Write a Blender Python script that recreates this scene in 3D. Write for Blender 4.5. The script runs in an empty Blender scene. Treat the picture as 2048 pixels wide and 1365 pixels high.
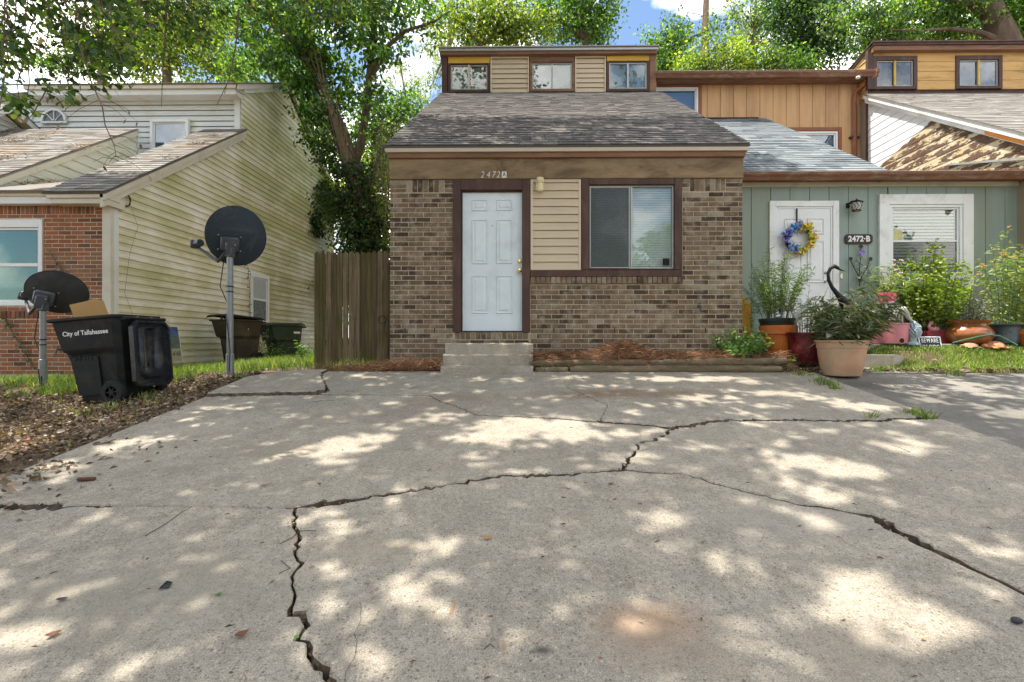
import bpy, bmesh, math, random
import numpy as np
from mathutils import Vector, Matrix, noise

R = random.Random(7)
NR = np.random.default_rng(7)
sc = bpy.context.scene
col = sc.collection
rad = math.radians

# ------------------------------------------------------------------ camera, sky, sun, exposure
F, CX, CY, H, TH = 978.0, 1040.0, 685.0, 1.395, 0.0126      # focal length and optical centre in photo pixels, eye height (m), yaw
cd = bpy.data.cameras.new('camera'); cam = bpy.data.objects.new('camera', cd); col.objects.link(cam)
cd.sensor_width = 36.0; cd.lens = F / 2048 * 36.0; cd.shift_x = -(CX - 1024) / 2048; cd.shift_y = (CY - 682.5) / 2048
cd.clip_start = 0.05; cd.clip_end = 900
cam.location = (0, 0, H); cam.rotation_euler = (rad(90), 0, TH)
sc.camera = cam
SUN = Vector((0.36, -0.012, -0.933)).normalized()            # the way the light travels
sl = bpy.data.lights.new('sun', 'SUN'); so = bpy.data.objects.new('sun', sl); col.objects.link(so)
sl.energy = 3.7; sl.angle = rad(0.5); sl.color = (1.0, 0.965, 0.90)
so.rotation_euler = SUN.to_track_quat('-Z', 'Y').to_euler(); so.location = (-8, 0, 22)
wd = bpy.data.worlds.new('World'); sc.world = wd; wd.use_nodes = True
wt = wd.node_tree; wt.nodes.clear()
def wn(t, **k):
    n = wt.nodes.new(t)
    for a, b in k.items(): setattr(n, a, b)
    return n
bg = wn('ShaderNodeBackground'); wo = wn('ShaderNodeOutputWorld'); sky = wn('ShaderNodeTexSky')
sky.sky_type = 'NISHITA'; sky.sun_disc = False
sky.sun_elevation = math.asin(-SUN.z); sky.sun_rotation = math.atan2(-SUN.x, -SUN.y)
sky.air_density = 1.0; sky.dust_density = 0.25; sky.ozone_density = 2.6; sky.altitude = 50
bg.inputs['Strength'].default_value = 0.15
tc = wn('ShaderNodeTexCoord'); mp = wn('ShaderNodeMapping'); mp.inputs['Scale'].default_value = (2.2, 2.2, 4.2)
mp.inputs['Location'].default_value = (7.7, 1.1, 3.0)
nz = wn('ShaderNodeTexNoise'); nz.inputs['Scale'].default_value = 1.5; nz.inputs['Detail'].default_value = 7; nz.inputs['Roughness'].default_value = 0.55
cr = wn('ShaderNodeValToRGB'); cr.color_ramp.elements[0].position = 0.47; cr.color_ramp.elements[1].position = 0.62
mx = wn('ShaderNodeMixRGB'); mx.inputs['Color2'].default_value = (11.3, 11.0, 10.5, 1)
L = wt.links.new
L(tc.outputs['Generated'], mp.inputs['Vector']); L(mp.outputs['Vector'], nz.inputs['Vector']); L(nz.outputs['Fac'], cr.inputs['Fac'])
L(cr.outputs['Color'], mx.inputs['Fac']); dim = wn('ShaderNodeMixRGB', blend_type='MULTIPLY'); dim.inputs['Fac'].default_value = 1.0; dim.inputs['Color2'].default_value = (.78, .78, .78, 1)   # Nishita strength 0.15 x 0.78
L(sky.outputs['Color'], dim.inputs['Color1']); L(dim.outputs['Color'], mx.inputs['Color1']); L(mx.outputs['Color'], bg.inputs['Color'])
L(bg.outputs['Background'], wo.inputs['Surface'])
sc.view_settings.view_transform = 'Standard'; sc.view_settings.look = 'None'
sc.view_settings.exposure = 1.24; sc.view_settings.gamma = 1.0; sc.view_settings.use_curve_mapping = False
sc.view_settings.use_white_balance = True; sc.view_settings.white_balance_temperature = 6750; sc.view_settings.white_balance_tint = 9.0
sc.render.engine = 'CYCLES'
sc.cycles.max_bounces = 8; sc.cycles.transparent_max_bounces = 12; sc.cycles.use_denoising = True

# ------------------------------------------------------------------ measuring the photo: pixel + known plane -> metres
def ray(px, py):
    u = (px - CX) / F; v = (CY - py) / F
    k = math.cos(TH) + u * math.sin(TH)
    return (-math.sin(TH) + u * math.cos(TH)) / k, v / k
def P(px, py, y):                                            # on the plane Y = y
    a, b = ray(px, py); return a * y, H + b * y
def XX(px, y): return P(px, 685, y)[0]
def ZZ(py, y, px=1052): return P(px, py, y)[1]
def PX(px, py, x):                                           # on the plane X = x  -> (Y, Z)
    a, b = ray(px, py); y = x / a; return y, H + b * y
def G(px, py):                                               # on the sloping ground
    a, b = ray(px, py); y = H / (0.15 - b); return a * y, y

def sstep(a, b, x):
    t = np.clip((x - a) / (b - a), 0, 1); return t * t * (3 - 2 * t)
def zg(x, y):                                                # height of the ground
    x = np.asarray(x, float); y = np.asarray(y, float)
    z = 0.15 * np.clip(y, -8, 6.7) + 0.022 * np.clip(y - 6.7, 0, 60)
    z = z - np.clip((-3.6 - x) * 0.07, 0, 0.22) * sstep(-1, 3, y)
    z = z + 0.285 * sstep(6.75, 7.4, y) * sstep(4.75, 5.35, x)
    return z

# ------------------------------------------------------------------ materials
MATS = {}
class NT:
    def __init__(s, name):
        s.m = bpy.data.materials.new(name); s.m.use_nodes = True; s.t = s.m.node_tree; s.t.nodes.clear()
        s.out = s.n('ShaderNodeOutputMaterial'); s.geo = s.n('ShaderNodeNewGeometry'); s.b = None
    def n(s, t, **k):
        n = s.t.nodes.new(t)
        for a, b in k.items(): setattr(n, a, b)
        return n
    def l(s, a, b): s.t.links.new(a, b)
    def pos(s, scale=(1, 1, 1), rot=(0, 0, 0)):
        m = s.n('ShaderNodeMapping'); m.inputs['Scale'].default_value = scale; m.inputs['Rotation'].default_value = rot
        s.l(s.geo.outputs['Position'], m.inputs['Vector']); return m.outputs['Vector']
    def noise(s, scale, detail=4, rough=0.55, vec=None, dist=0.0):
        n = s.n('ShaderNodeTexNoise'); n.inputs['Scale'].default_value = scale; n.inputs['Detail'].default_value = detail
        n.inputs['Roughness'].default_value = rough; n.inputs['Distortion'].default_value = dist
        s.l(vec if vec is not None else s.geo.outputs['Position'], n.inputs['Vector']); return n.outputs['Fac']
    def vor(s, scale, vec=None, feature='F1', out='Distance'):
        n = s.n('ShaderNodeTexVoronoi'); n.feature = feature; n.inputs['Scale'].default_value = scale
        s.l(vec if vec is not None else s.geo.outputs['Position'], n.inputs['Vector']); return n.outputs[out]
    def ramp(s, fac, stops, interp='LINEAR'):
        r = s.n('ShaderNodeValToRGB'); e = r.color_ramp; e.interpolation = interp
        while len(e.elements) < len(stops): e.elements.new(0.5)
        for el, (p, c) in zip(e.elements, stops):
            el.position = p; el.color = (c, c, c, 1) if isinstance(c, (int, float)) else (*c, 1)
        s.l(fac, r.inputs['Fac']); return r.outputs['Color']
    def mix(s, fac, a, b, mode='MIX'):
        m = s.n('ShaderNodeMixRGB', blend_type=mode)
        for sock, v in ((m.inputs['Fac'], fac), (m.inputs['Color1'], a), (m.inputs['Color2'], b)):
            if isinstance(v, (int, float)): sock.default_value = v if sock.type == 'VALUE' else (v, v, v, 1)
            elif isinstance(v, tuple): sock.default_value = (*v, 1)
            else: s.l(v, sock)
        return m.outputs['Color']
    def math(s, op, a, b=0.0, c=None):
        m = s.n('ShaderNodeMath', operation=op)
        for i, v in enumerate((a, b) if c is None else (a, b, c)):
            if isinstance(v, (int, float)): m.inputs[i].default_value = v
            else: s.l(v, m.inputs[i])
        return m.outputs[0]
    def rnd(s, extra=0.0):                                   # one random number per piece, joined or single
        o = s.n('ShaderNodeObjectInfo')
        a = s.math('ADD', o.outputs['Random'], s.geo.outputs['Random Per Island'])
        return s.math('FRACT', s.math('ADD', a, extra))
    def axis(s, i):
        x = s.n('ShaderNodeSeparateXYZ'); s.l(s.geo.outputs['Position'], x.inputs[0]); return x.outputs[i]
    def bump(s, h, strength=0.3, dist=0.01):
        b = s.n('ShaderNodeBump'); b.inputs['Strength'].default_value = strength; b.inputs['Distance'].default_value = dist
        s.l(h, b.inputs['Height']); return b.outputs['Normal']
    def pbr(s, c, rough=0.7, normal=None, metal=0.0, spec=0.35):
        p = s.n('ShaderNodeBsdfPrincipled')
        for k, v in (('Base Color', c), ('Roughness', rough), ('Metallic', metal), ('Specular IOR Level', spec)):
            if isinstance(v, (int, float)): p.inputs[k].default_value = v
            elif isinstance(v, tuple): p.inputs[k].default_value = (*v, 1)
            else: s.l(v, p.inputs[k])
        if normal is not None: s.l(normal, p.inputs['Normal'])
        s.l(p.outputs[0], s.out.inputs['Surface']); return s.m

def plain(name, c, rough=0.6, var=0.18, scale=6, bump=0.15, bscale=60, metal=0.0, spec=0.35, dirt=None, dirtscale=1.6, stretch=(1, 1, 1)):
    if name in MATS: return MATS[name]
    t = NT(name)
    v = t.pos(stretch)
    a = t.noise(scale, 5, 0.6, v)
    lo = tuple(x * (1 - var) for x in c); hi = tuple(min(1, x * (1 + var)) for x in c)
    cc = t.ramp(a, [(0.3, lo), (0.7, hi)])
    if dirt:
        d = t.noise(dirtscale, 6, 0.68, v, 0.6)
        cc = t.mix(t.ramp(d, [(0.5, 0.0), (0.68, 0.85)]), cc, dirt)
    n = t.bump(t.noise(bscale, 3, 0.6, v), bump, 0.006) if bump else None
    rr = t.ramp(a, [(0.2, max(0, rough - 0.1)), (0.8, min(1, rough + 0.1))])
    MATS[name] = t.pbr(cc, rr, n, metal, spec); return MATS[name]

def pieces(name, stops, rough=0.85, grain=0.35, gscale=70, bump=0.4, stretch=(1, 1, 1), interp='LINEAR', stain=None, stainscale=0.9, spec=0.25):
    if name in MATS: return MATS[name]
    t = NT(name)
    c = t.ramp(t.rnd(), stops, interp)
    v = t.pos(stretch)
    g = t.noise(gscale, 5, 0.65, v)
    c = t.mix(grain, c, t.ramp(g, [(0.25, 0.15), (0.75, 1.0)]), 'MULTIPLY')
    c = t.mix(0.5, c, t.ramp(t.noise(gscale * 0.22, 4, 0.6, v), [(0.3, 0.55), (0.7, 1.0)]), 'MULTIPLY')
    if stain:
        s_ = t.noise(stainscale, 5, 0.6)
        c = t.mix(t.ramp(s_, [(0.48, 0.0), (0.72, 0.7)]), c, stain)
    MATS[name] = t.pbr(c, rough, t.bump(g, bump, 0.004), 0, spec); return MATS[name]

def leafmat(name, stops, trans=0.48, rough=0.45):
    if name in MATS: return MATS[name]
    t = NT(name)
    r = t.rnd(); c = t.ramp(r, stops)
    big = t.noise(0.9, 2, 0.5)
    c = t.mix(0.55, c, t.ramp(big, [(0.34, 0.38), (0.66, 1.2)]), 'MULTIPLY')  # broad noise darkens whole clumps, painting deep inner shade into the leaf colour
    d = t.n('ShaderNodeBsdfDiffuse'); tr = t.n('ShaderNodeBsdfTranslucent'); gl = t.n('ShaderNodeBsdfGlossy')
    gl.inputs['Roughness'].default_value = rough; gl.inputs['Color'].default_value = (0.9, 0.95, 1, 1)
    m1 = t.n('ShaderNodeMixShader'); m1.inputs[0].default_value = trans
    m2 = t.n('ShaderNodeMixShader'); m2.inputs[0].default_value = 0.035
    t.l(c, d.inputs['Color'])
    tc_ = t.mix(1.0, c, (1.38, 1.5, 0.5), 'MULTIPLY'); t.l(tc_, tr.inputs['Color'])
    t.l(d.outputs[0], m1.inputs[1]); t.l(tr.outputs[0], m1.inputs[2]); t.l(m1.outputs[0], m2.inputs[1]); t.l(gl.outputs[0], m2.inputs[2])
    t.l(m2.outputs[0], t.out.inputs['Surface']); MATS[name] = t.m; return t.m

def concrete(name, base, dark, stainlist=(), speck=1.0, blotch=0.4):
    t = NT(name)
    a = t.noise(1.1, 6, 0.62); b = t.noise(5.5, 5, 0.65)
    c = t.mix(t.ramp(a, [(0.36, 0.0), (0.64, 1.0)]), tuple(x * (1 - blotch * 0.45) for x in base), base)
    c = t.mix(t.ramp(b, [(0.42, 0.0), (0.72, 0.65)]), c, dark)
    c = t.mix(t.ramp(t.noise(2.3, 7, 0.7, None, 0.8), [(0.50, 0.0), (0.70, 0.55)]), c, tuple(x * 0.62 for x in base))
    c = t.mix(t.ramp(t.noise(13, 5, 0.7), [(0.56, 0.0), (0.72, 0.4)]), c, tuple(min(1, x * 1.25) for x in base))
    v1 = t.vor(62, None, 'F1', 'Color'); dd = t.vor(62)
    sel = t.n('ShaderNodeSeparateColor'); t.l(v1, sel.inputs[0])
    stone = t.math('MULTIPLY', t.math('LESS_THAN', dd, 0.36), t.math('GREATER_THAN', sel.outputs[0], 0.52))
    c = t.mix(t.math('MULTIPLY', stone, 0.62 * speck), c, t.ramp(sel.outputs[1], [(0.0, (0.13, 0.105, 0.08)), (0.6, (0.24, 0.20, 0.155)), (0.95, (0.58, 0.54, 0.49))]))
    fine = t.noise(190, 3, 0.7)
    c = t.mix(0.75 * speck, c, t.ramp(fine, [(0.36, 0.38), (0.62, 1.18)]), 'MULTIPLY')
    mid = t.noise(34, 4, 0.7)
    c = t.mix(0.5 * speck, c, t.ramp(mid, [(0.32, 0.55), (0.6, 1.05)]), 'MULTIPLY')
    for (x, y, rx, ry, colr, amt) in stainlist:
        m = t.n('ShaderNodeMapping'); m.inputs['Location'].default_value = (-x / rx, -y / ry, 0); m.inputs['Scale'].default_value = (1 / rx, 1 / ry, 0)
        t.l(t.geo.outputs['Position'], m.inputs['Vector'])
        ln = t.n('ShaderNodeVectorMath', operation='LENGTH'); t.l(m.outputs['Vector'], ln.inputs[0])
        f = t.math('ADD', ln.outputs['Value'], t.math('MULTIPLY', t.math('SUBTRACT', t.noise(2.5, 5, 0.6), 0.5), 1.5))
        c = t.mix(t.ramp(f, [(0.25, amt), (1.0, 0.0)]), c, colr)
    h = t.math('ADD', t.math('MULTIPLY', fine, 0.6), t.math('ADD', mid, t.math('MULTIPLY', stone, -0.35)))
    MATS[name] = t.pbr(c, 0.9, t.bump(h, 0.55, 0.006), 0, 0.2); return MATS[name]

def glassmat(name, tint=(0.75, 0.85, 0.85), gloss=0.22, rough=0.02):
    if name in MATS: return MATS[name]
    t = NT(name)
    tr = t.n('ShaderNodeBsdfTransparent'); tr.inputs['Color'].default_value = (*tint, 1)
    gl = t.n('ShaderNodeBsdfGlossy'); gl.inputs['Roughness'].default_value = rough
    ly = t.n('ShaderNodeLayerWeight'); ly.inputs['Blend'].default_value = 0.25
    f = t.math('ADD', t.math('MULTIPLY', ly.outputs['Fresnel'], 0.5), gloss)
    mm = t.n('ShaderNodeMixShader'); t.l(f, mm.inputs[0]); t.l(tr.outputs[0], mm.inputs[1]); t.l(gl.outputs[0], mm.inputs[2])
    t.l(t.bump(t.noise(3.0, 2, 0.5), 0.05, 0.02), gl.inputs['Normal'])
    t.l(mm.outputs[0], t.out.inputs['Surface']); MATS[name] = t.m; return t.m

# ------------------------------------------------------------------ mesh and object helpers
W = {}
def link(name, data, parent=None, loc=(0, 0, 0)):
    o = bpy.data.objects.new(name, data); col.objects.link(o); loc = Vector(loc)
    if parent is not None:
        o.parent = parent; o.location = loc - W[parent.name]
    else: o.location = loc
    W[o.name] = loc.copy(); return o
def tag(o, label=None, cat=None, group=None, kind=None):
    for k, v in (('label', label), ('category', cat), ('group', group), ('kind', kind)):
        if v: o[k] = v
    return o
def thing(name, label, cat, loc=(0, 0, 0), group=None, rz=0.0, local=False):   # local: parts are given in the thing's own space
    o = link(name, None, None, loc); o.empty_display_size = 0.2; o.rotation_euler.z = rz
    if local: W[o.name] = Vector((0, 0, 0))
    return tag(o, label, cat, group)
def dup(root, loc, rz=0.0, label=None, scale=1.0):
    r = root.copy(); col.objects.link(r); r.location = loc; r.rotation_euler.z = rz; r.scale = (scale,) * 3
    if label: r['label'] = label
    for ch in list(root.children):
        c = ch.copy(); col.objects.link(c); c.parent = r
        for g in list(ch.children):
            d = g.copy(); col.objects.link(d); d.parent = c
    return r
def npmesh(name, verts, faces, mat=None, smooth=False):
    me = bpy.data.meshes.new(name)
    verts = np.asarray(verts, np.float32).reshape(-1, 3); faces = np.asarray(faces, np.int32); k = faces.shape[1]; n = len(faces)
    me.vertices.add(len(verts)); me.vertices.foreach_set('co', verts.ravel())
    me.loops.add(n * k); me.loops.foreach_set('vertex_index', faces.ravel())
    me.polygons.add(n); me.polygons.foreach_set('loop_start', np.arange(0, n * k, k, dtype=np.int32))
    if smooth: me.polygons.foreach_set('use_smooth', np.ones(n, bool))
    me.update(calc_edges=True)
    if mat: me.materials.append(mat)
    return me
class MB:
    def __init__(s): s.v = []; s.f = []
    def add(s, vs, fs):
        o = len(s.v); s.v.extend(tuple(map(float, p)) for p in vs); s.f.extend(tuple(i + o for i in f) for f in fs); return s
    def box(s, x0, x1, y0, y1, z0, z1, c=0.0):
        x0, x1 = min(x0, x1), max(x0, x1); y0, y1 = min(y0, y1), max(y0, y1); z0, z1 = min(z0, z1), max(z0, z1)
        if not c:
            return s.add([(x0, y0, z0), (x1, y0, z0), (x1, y1, z0), (x0, y1, z0), (x0, y0, z1), (x1, y0, z1), (x1, y1, z1), (x0, y1, z1)],
                         [(0, 3, 2, 1), (4, 5, 6, 7), (0, 1, 5, 4), (1, 2, 6, 5), (2, 3, 7, 6), (3, 0, 4, 7)])
        c = min(c, (x1 - x0) * .45, (y1 - y0) * .45, (z1 - z0) * .45)   # every edge chamfered
        bm = bmesh.new(); bmesh.ops.create_cube(bm, size=1)
        for v in bm.verts: v.co = Vector(((x0 + x1) / 2 + v.co.x * (x1 - x0), (y0 + y1) / 2 + v.co.y * (y1 - y0), (z0 + z1) / 2 + v.co.z * (z1 - z0)))
        bmesh.ops.bevel(bm, geom=bm.edges[:], offset=c, segments=1, affect='EDGES')
        bm.verts.index_update()
        s.add([v.co[:] for v in bm.verts], [tuple(v.index for v in f.verts) for f in bm.faces]); bm.free(); return s
    def prism(s, poly, axis, a, b):
        """poly: 2-D outline; axis 0: (Y,Z) outline pushed along X, 1: (X,Z) along Y, 2: (X,Y) along Z"""
        def p3(p, t): return (t, p[0], p[1]) if axis == 0 else (p[0], t, p[1]) if axis == 1 else (p[0], p[1], t)
        n = len(poly)
        return s.add([p3(p, a) for p in poly] + [p3(p, b) for p in poly],
                     [tuple(range(n)), tuple(range(2 * n - 1, n - 1, -1))] + [(i, (i + 1) % n, n + (i + 1) % n, n + i) for i in range(n)])
    def slab(s, q, th):                                      # quad q (four points) thickened downwards along its normal
        q = [Vector(p) for p in q]; n = (q[1] - q[0]).cross(q[3] - q[0]).normalized() * th
        return s.add([p[:] for p in q] + [(p - n)[:] for p in q], [(0, 1, 2, 3), (7, 6, 5, 4), (0, 4, 5, 1), (1, 5, 6, 2), (2, 6, 7, 3), (3, 7, 4, 0)])
    def tube(s, pts, r, n=6, cap=True):
        pts = [Vector(p) for p in pts]; rr = r if isinstance(r, (list, tuple)) else [r] * len(pts); rings = []
        up = Vector((0.13, 0.97, 0.2)); o = len(s.v)
        for i, p in enumerate(pts):
            d = (pts[min(i + 1, len(pts) - 1)] - pts[max(i - 1, 0)])
            d = d.normalized() if d.length > 1e-9 else Vector((0, 0, 1))
            a = d.cross(up)
            if a.length < 0.1: a = d.cross(Vector((1, 0, 0)))
            a.normalize(); b = d.cross(a)
            for k in range(n):
                t = 2 * math.pi * k / n; q = p + (a * math.cos(t) + b * math.sin(t)) * rr[i]; s.v.append((q.x, q.y, q.z))
        for i in range(len(pts) - 1):
            for k in range(n):
                k2 = (k + 1) % n; s.f.append((o + i * n + k, o + i * n + k2, o + (i + 1) * n + k2, o + (i + 1) * n + k))
        if cap:
            s.f.append(tuple(o + k for k in range(n - 1, -1, -1))); s.f.append(tuple(o + (len(pts) - 1) * n + k for k in range(n)))
        return s
    def lathe(s, prof, n=24, c=(0, 0, 0), sx=1.0, sy=1.0):
        o = len(s.v)
        for (r, z) in prof:
            for k in range(n):
                t = 2 * math.pi * k / n; s.v.append((c[0] + r * sx * math.cos(t), c[1] + r * sy * math.sin(t), c[2] + z))
        for i in range(len(prof) - 1):
            for k in range(n):
                k2 = (k + 1) % n; s.f.append((o + i * n + k, o + i * n + k2, o + (i + 1) * n + k2, o + (i + 1) * n + k))
        return s
    def ball(s, c, r, n=12, m=8):
        r = r if isinstance(r, (tuple, list)) else (r, r, r); o = len(s.v)
        for i in range(m + 1):
            th = math.pi * i / m
            for k in range(n):
                t = 2 * math.pi * k / n
                s.v.append((c[0] + r[0] * math.sin(th) * math.cos(t), c[1] + r[1] * math.sin(th) * math.sin(t), c[2] - r[2] * math.cos(th)))
        for i in range(m):
            for k in range(n):
                k2 = (k + 1) % n; s.f.append((o + i * n + k, o + i * n + k2, o + (i + 1) * n + k2, o + (i + 1) * n + k))
        return s
    def disc(s, c, r, axis='y', n=16, th=0.01):
        o = len(s.v)
        for t_ in (0, th):
            for k in range(n):
                t = 2 * math.pi * k / n; a, b = r * math.cos(t), r * math.sin(t)
                s.v.append((c[0] + a, c[1] - t_, c[2] + b) if axis == 'y' else (c[0] + t_, c[1] + a, c[2] + b) if axis == 'x' else (c[0] + a, c[1] + b, c[2] + t_))
        s.f.append(tuple(range(o, o + n))); s.f.append(tuple(range(o + 2 * n - 1, o + n - 1, -1)))
        for k in range(n): s.f.append((o + k, o + (k + 1) % n, o + n + (k + 1) % n, o + n + k))
        return s
    def xf(s, M):
        s.v = [tuple(M @ Vector(p)) for p in s.v]; return s
    def mesh(s, name, mat, smooth=False):
        me = bpy.data.meshes.new(name); me.from_pydata(s.v, [], s.f); me.update()
        bm = bmesh.new(); bm.from_mesh(me); bmesh.ops.recalc_face_normals(bm, faces=bm.faces[:]); bm.to_mesh(me); bm.free()
        if smooth:
            me.polygons.foreach_set('use_smooth', np.ones(len(me.polygons), bool))
            try: me.set_sharp_from_angle(angle=rad(38))
            except Exception: pass
        me.materials.append(mat); return me
    def build(s, name, mat, parent=None, smooth=False, loc=None):
        me = s.mesh(name, mat, smooth)
        if parent is None: return link(name, me)
        return link(name, me, parent, loc if loc is not None else (0, 0, 0))
def clip(poly, i, v, keep_less):
    out = []
    for k in range(len(poly)):
        a, b = poly[k], poly[(k + 1) % len(poly)]
        ia = a[i] <= v if keep_less else a[i] >= v; ib = b[i] <= v if keep_less else b[i] >= v
        if ia: out.append(a)
        if ia != ib:
            t = (v - a[i]) / (b[i] - a[i]); out.append((a[0] + t * (b[0] - a[0]), a[1] + t * (b[1] - a[1])))
    return out
def lap(poly, axis, base, sgn, pitch, mat, parent, name='siding_plank', lift=0.022, z0=None, gap=.009):
    """lapped planks over a 2-D wall outline; each plank a part. axis 0: wall at X=base, 1: wall at Y=base; sgn: way the wall faces"""
    zs = [p[1] for p in poly]; z = min(zs) if z0 is None else z0; hold = []
    while z < max(zs) - 0.01:
        q = clip(clip(poly, 1, z, False), 1, z + pitch - gap, True)
        if len(q) >= 3:
            pr = lambda p: base + sgn * (0.004 + lift * (1 - (p[1] - z) / pitch))
            n = len(q)
            if axis == 0: vs = [(pr(p), p[0], p[1]) for p in q] + [(base, p[0], p[1]) for p in q]
            else: vs = [(p[0], pr(p), p[1]) for p in q] + [(p[0], base, p[1]) for p in q]
            m = MB().add(vs, [tuple(range(n))] + [(i, (i + 1) % n, n + (i + 1) % n, n + i) for i in range(n)])
            hold.append(m.build(name, mat, parent))
        z += pitch
    return hold
def text(name, s, size, mat, parent, loc, rot=(rad(90), 0, 0), ext=0.002, off=0.0, shear=0.0, align='CENTER', sx=1.0, space=1.0):
    cu = bpy.data.curves.new(name, 'FONT'); cu.body = s; cu.size = size; cu.extrude = ext; cu.offset = off; cu.shear = shear
    cu.align_x = align; cu.align_y = 'CENTER'; cu.space_character = space; cu.resolution_u = 3
    tmp = bpy.data.objects.new(name, cu); col.objects.link(tmp); bpy.context.view_layer.update()
    me = bpy.data.meshes.new_from_object(tmp.evaluated_get(bpy.context.evaluated_depsgraph_get())); bpy.data.objects.remove(tmp)
    me.materials.clear(); me.materials.append(mat)
    o = link(name, me, parent, loc); o.rotation_euler = rot; o.scale = (sx, 1, 1); return o
# leaf outlines: (t along, w across, lift), faces
LEAF = {
 'rhomb': ([(0, 0, 0), (.45, 1, .10), (1, 0, -.05), (.45, -1, .10)], [(0, 1, 2), (0, 2, 3)]),
 'oval': ([(0, 0, 0), (.3, .85, .08), (.65, .8, .06), (1, 0, -.10), (.65, -.8, .06), (.3, -.85, .08)], [(0, 1, 2), (0, 2, 3), (0, 3, 4), (0, 4, 5)]),
 'obov': ([(0, 0, 0), (.25, .16, .02), (.6, .62, .06), (.85, 1.0, .07), (1.0, .45, -.02), (1.0, -.45, -.02), (.85, -1.0, .07), (.6, -.62, .06), (.25, -.16, .02)],
          [(0, 1, 8), (1, 2, 7), (1, 7, 8), (2, 3, 6), (2, 6, 7), (3, 4, 5), (3, 5, 6)]),
 'strap': ([(0, .35, 0), (0, -.35, 0), (.5, -1, .06), (.5, 1, .06), (1, 0, -.22)], [(0, 1, 2), (0, 2, 3), (3, 2, 4)]),
 'blade': ([(0, 1, 0), (0, -1, 0), (.55, .65, .0), (.55, -.65, .0), (1, 0, -.18)], [(0, 1, 3), (0, 3, 2), (2, 3, 4)]),
}
def unit(a): return a / np.maximum(np.linalg.norm(a, axis=1, keepdims=True), 1e-9)
def leaves(name, p, u, ln, wd_, mat, parent=None, shape='rhomb', loc=None, kind=None):
    """p base points, u directions, ln lengths, wd_ half widths"""
    p = np.asarray(p, float); u = unit(np.asarray(u, float)); n = len(p)
    ln = np.broadcast_to(ln, n)[:, None]; wd_ = np.broadcast_to(wd_, n)[:, None]
    r = NR.normal(size=(n, 3)); v = unit(np.cross(u, r)); nn = np.cross(u, v); nn *= np.where(nn[:, 2:] < 0, -1, 1)
    tv, tf = LEAF[shape]
    vs = np.stack([p + u * ln * t + v * wd_ * w + nn * ln * b for (t, w, b) in tv], 1).reshape(-1, 3)
    fs = (np.array(tf)[None] + (np.arange(n) * len(tv))[:, None, None]).reshape(-1, 3)
    o = link(name, npmesh(name, vs, fs, mat), parent, loc if loc is not None else (0, 0, 0))
    if kind: o['kind'] = kind
    return o

# ================================================================== THE SETTING
M_soil = plain('soil', (0.10, 0.065, 0.04), 0.95, 0.4, 3, 0.6, 40, dirt=(0.16, 0.11, 0.07), dirtscale=4)
def axis_lines(lo, hi, fine0, fine1, step):
    a = list(np.arange(fine0, fine1 + 1e-6, step)); d = step; x = fine0
    while x > lo: d *= 1.35; x -= d; a.insert(0, x)
    d = step; x = a[-1]
    while x < hi: d *= 1.35; x += d; a.append(x)
    return np.array(a)
gx = axis_lines(-220, 220, -9, 9.6, 0.15); gy = axis_lines(-200, 300, -3, 9.0, 0.15)
GXX, GYY = np.meshgrid(gx, gy)
GZ = zg(GXX, GYY)
ins = (GXX > -3.42) & (GXX < 9.2) & (GYY < 6.55) & (GYY > -3.4)
GZ = np.where(ins, GZ - 0.17, GZ)
rough_ = np.vectorize(lambda x, y: noise.noise((x * 2.1, y * 2.1, 0)) * 0.025 + noise.noise((x * .5, y * .5, 3)) * 0.03)(GXX, GYY)
GZ = np.where(ins, GZ, GZ + np.where(np.abs(GXX) < 12, rough_, rough_ * 3) - 0.015)
gv = np.stack([GXX, GYY, GZ], -1).reshape(-1, 3); nx_ = len(gx); ny_ = len(gy)
ii = np.arange((ny_ - 1) * nx_).reshape(ny_ - 1, nx_)[:, :-1].ravel()
gf = np.stack([ii, ii + 1, ii + nx_ + 1, ii + nx_], 1)
tag(link('ground', npmesh('ground', gv, gf, M_soil, True)), kind='structure')

# ---- the cracked driveway: six slabs with real gaps between them
XL, XR, YN, YFAR = -3.52, 3.82, -3.2, 6.62
rustA, rustB = (0.20, 0.12, 0.07), (0.17, 0.13, 0.095)
def gst(px, py, rx, ry, c, a): x, y = G(px, py); return (x, y, rx, ry, c, a)
M_conc = concrete('driveway_concrete', (0.48, 0.42, 0.34), (0.27, 0.235, 0.185),
    [gst(1290, 1245, .34, .16, (.33, .20, .12), .6), gst(1330, 1300, .36, .16, (.30, .23, .17), .5), gst(1300, 788, 1.1, .28, rustA, .45), gst(1180, 790, .8, .3, rustA, .35), gst(900, 800, .9, .35, rustA, .25), gst(780, 830, 1.0, .4, rustB, .25), gst(905, 1218, .012, .06, (.30, .16, .07), .7), gst(1008, 1292, .012, .05, (.28, .15, .07), .7), gst(1190, 1150, .015, .05, (.30, .18, .09), .5), gst(300, 1180, .9, .45, (.27, .24, .19), .5), gst(560, 900, .5, .3, (.24, .20, .15), .4), gst(1550, 1040, .6, .25, (.30, .27, .23), .45), gst(1085, 1300, .05, .03, (.06, .055, .05), .8), gst(1280, 1008, .025, .02, (.05, .045, .045), .9), gst(1500, 900, .05, .04, (.10, .09, .08), .6), gst(760, 1100, .35, .2, (.34, .28, .2), .4), gst(1700, 1300, .3, .2, (.30, .25, .19), .4)])
M_conc2 = concrete('neighbour_concrete', (0.36, 0.33, 0.285), (0.15, 0.135, 0.115), [gst(1850, 800, 1.2, .8, (0.13, 0.12, 0.105), .6), gst(1960, 850, .9, .5, (0.13, 0.12, 0.105), .5), gst(1720, 770, .5, .3, (0.09, 0.08, 0.07), .6)], 0.9, 0.8)
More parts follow.
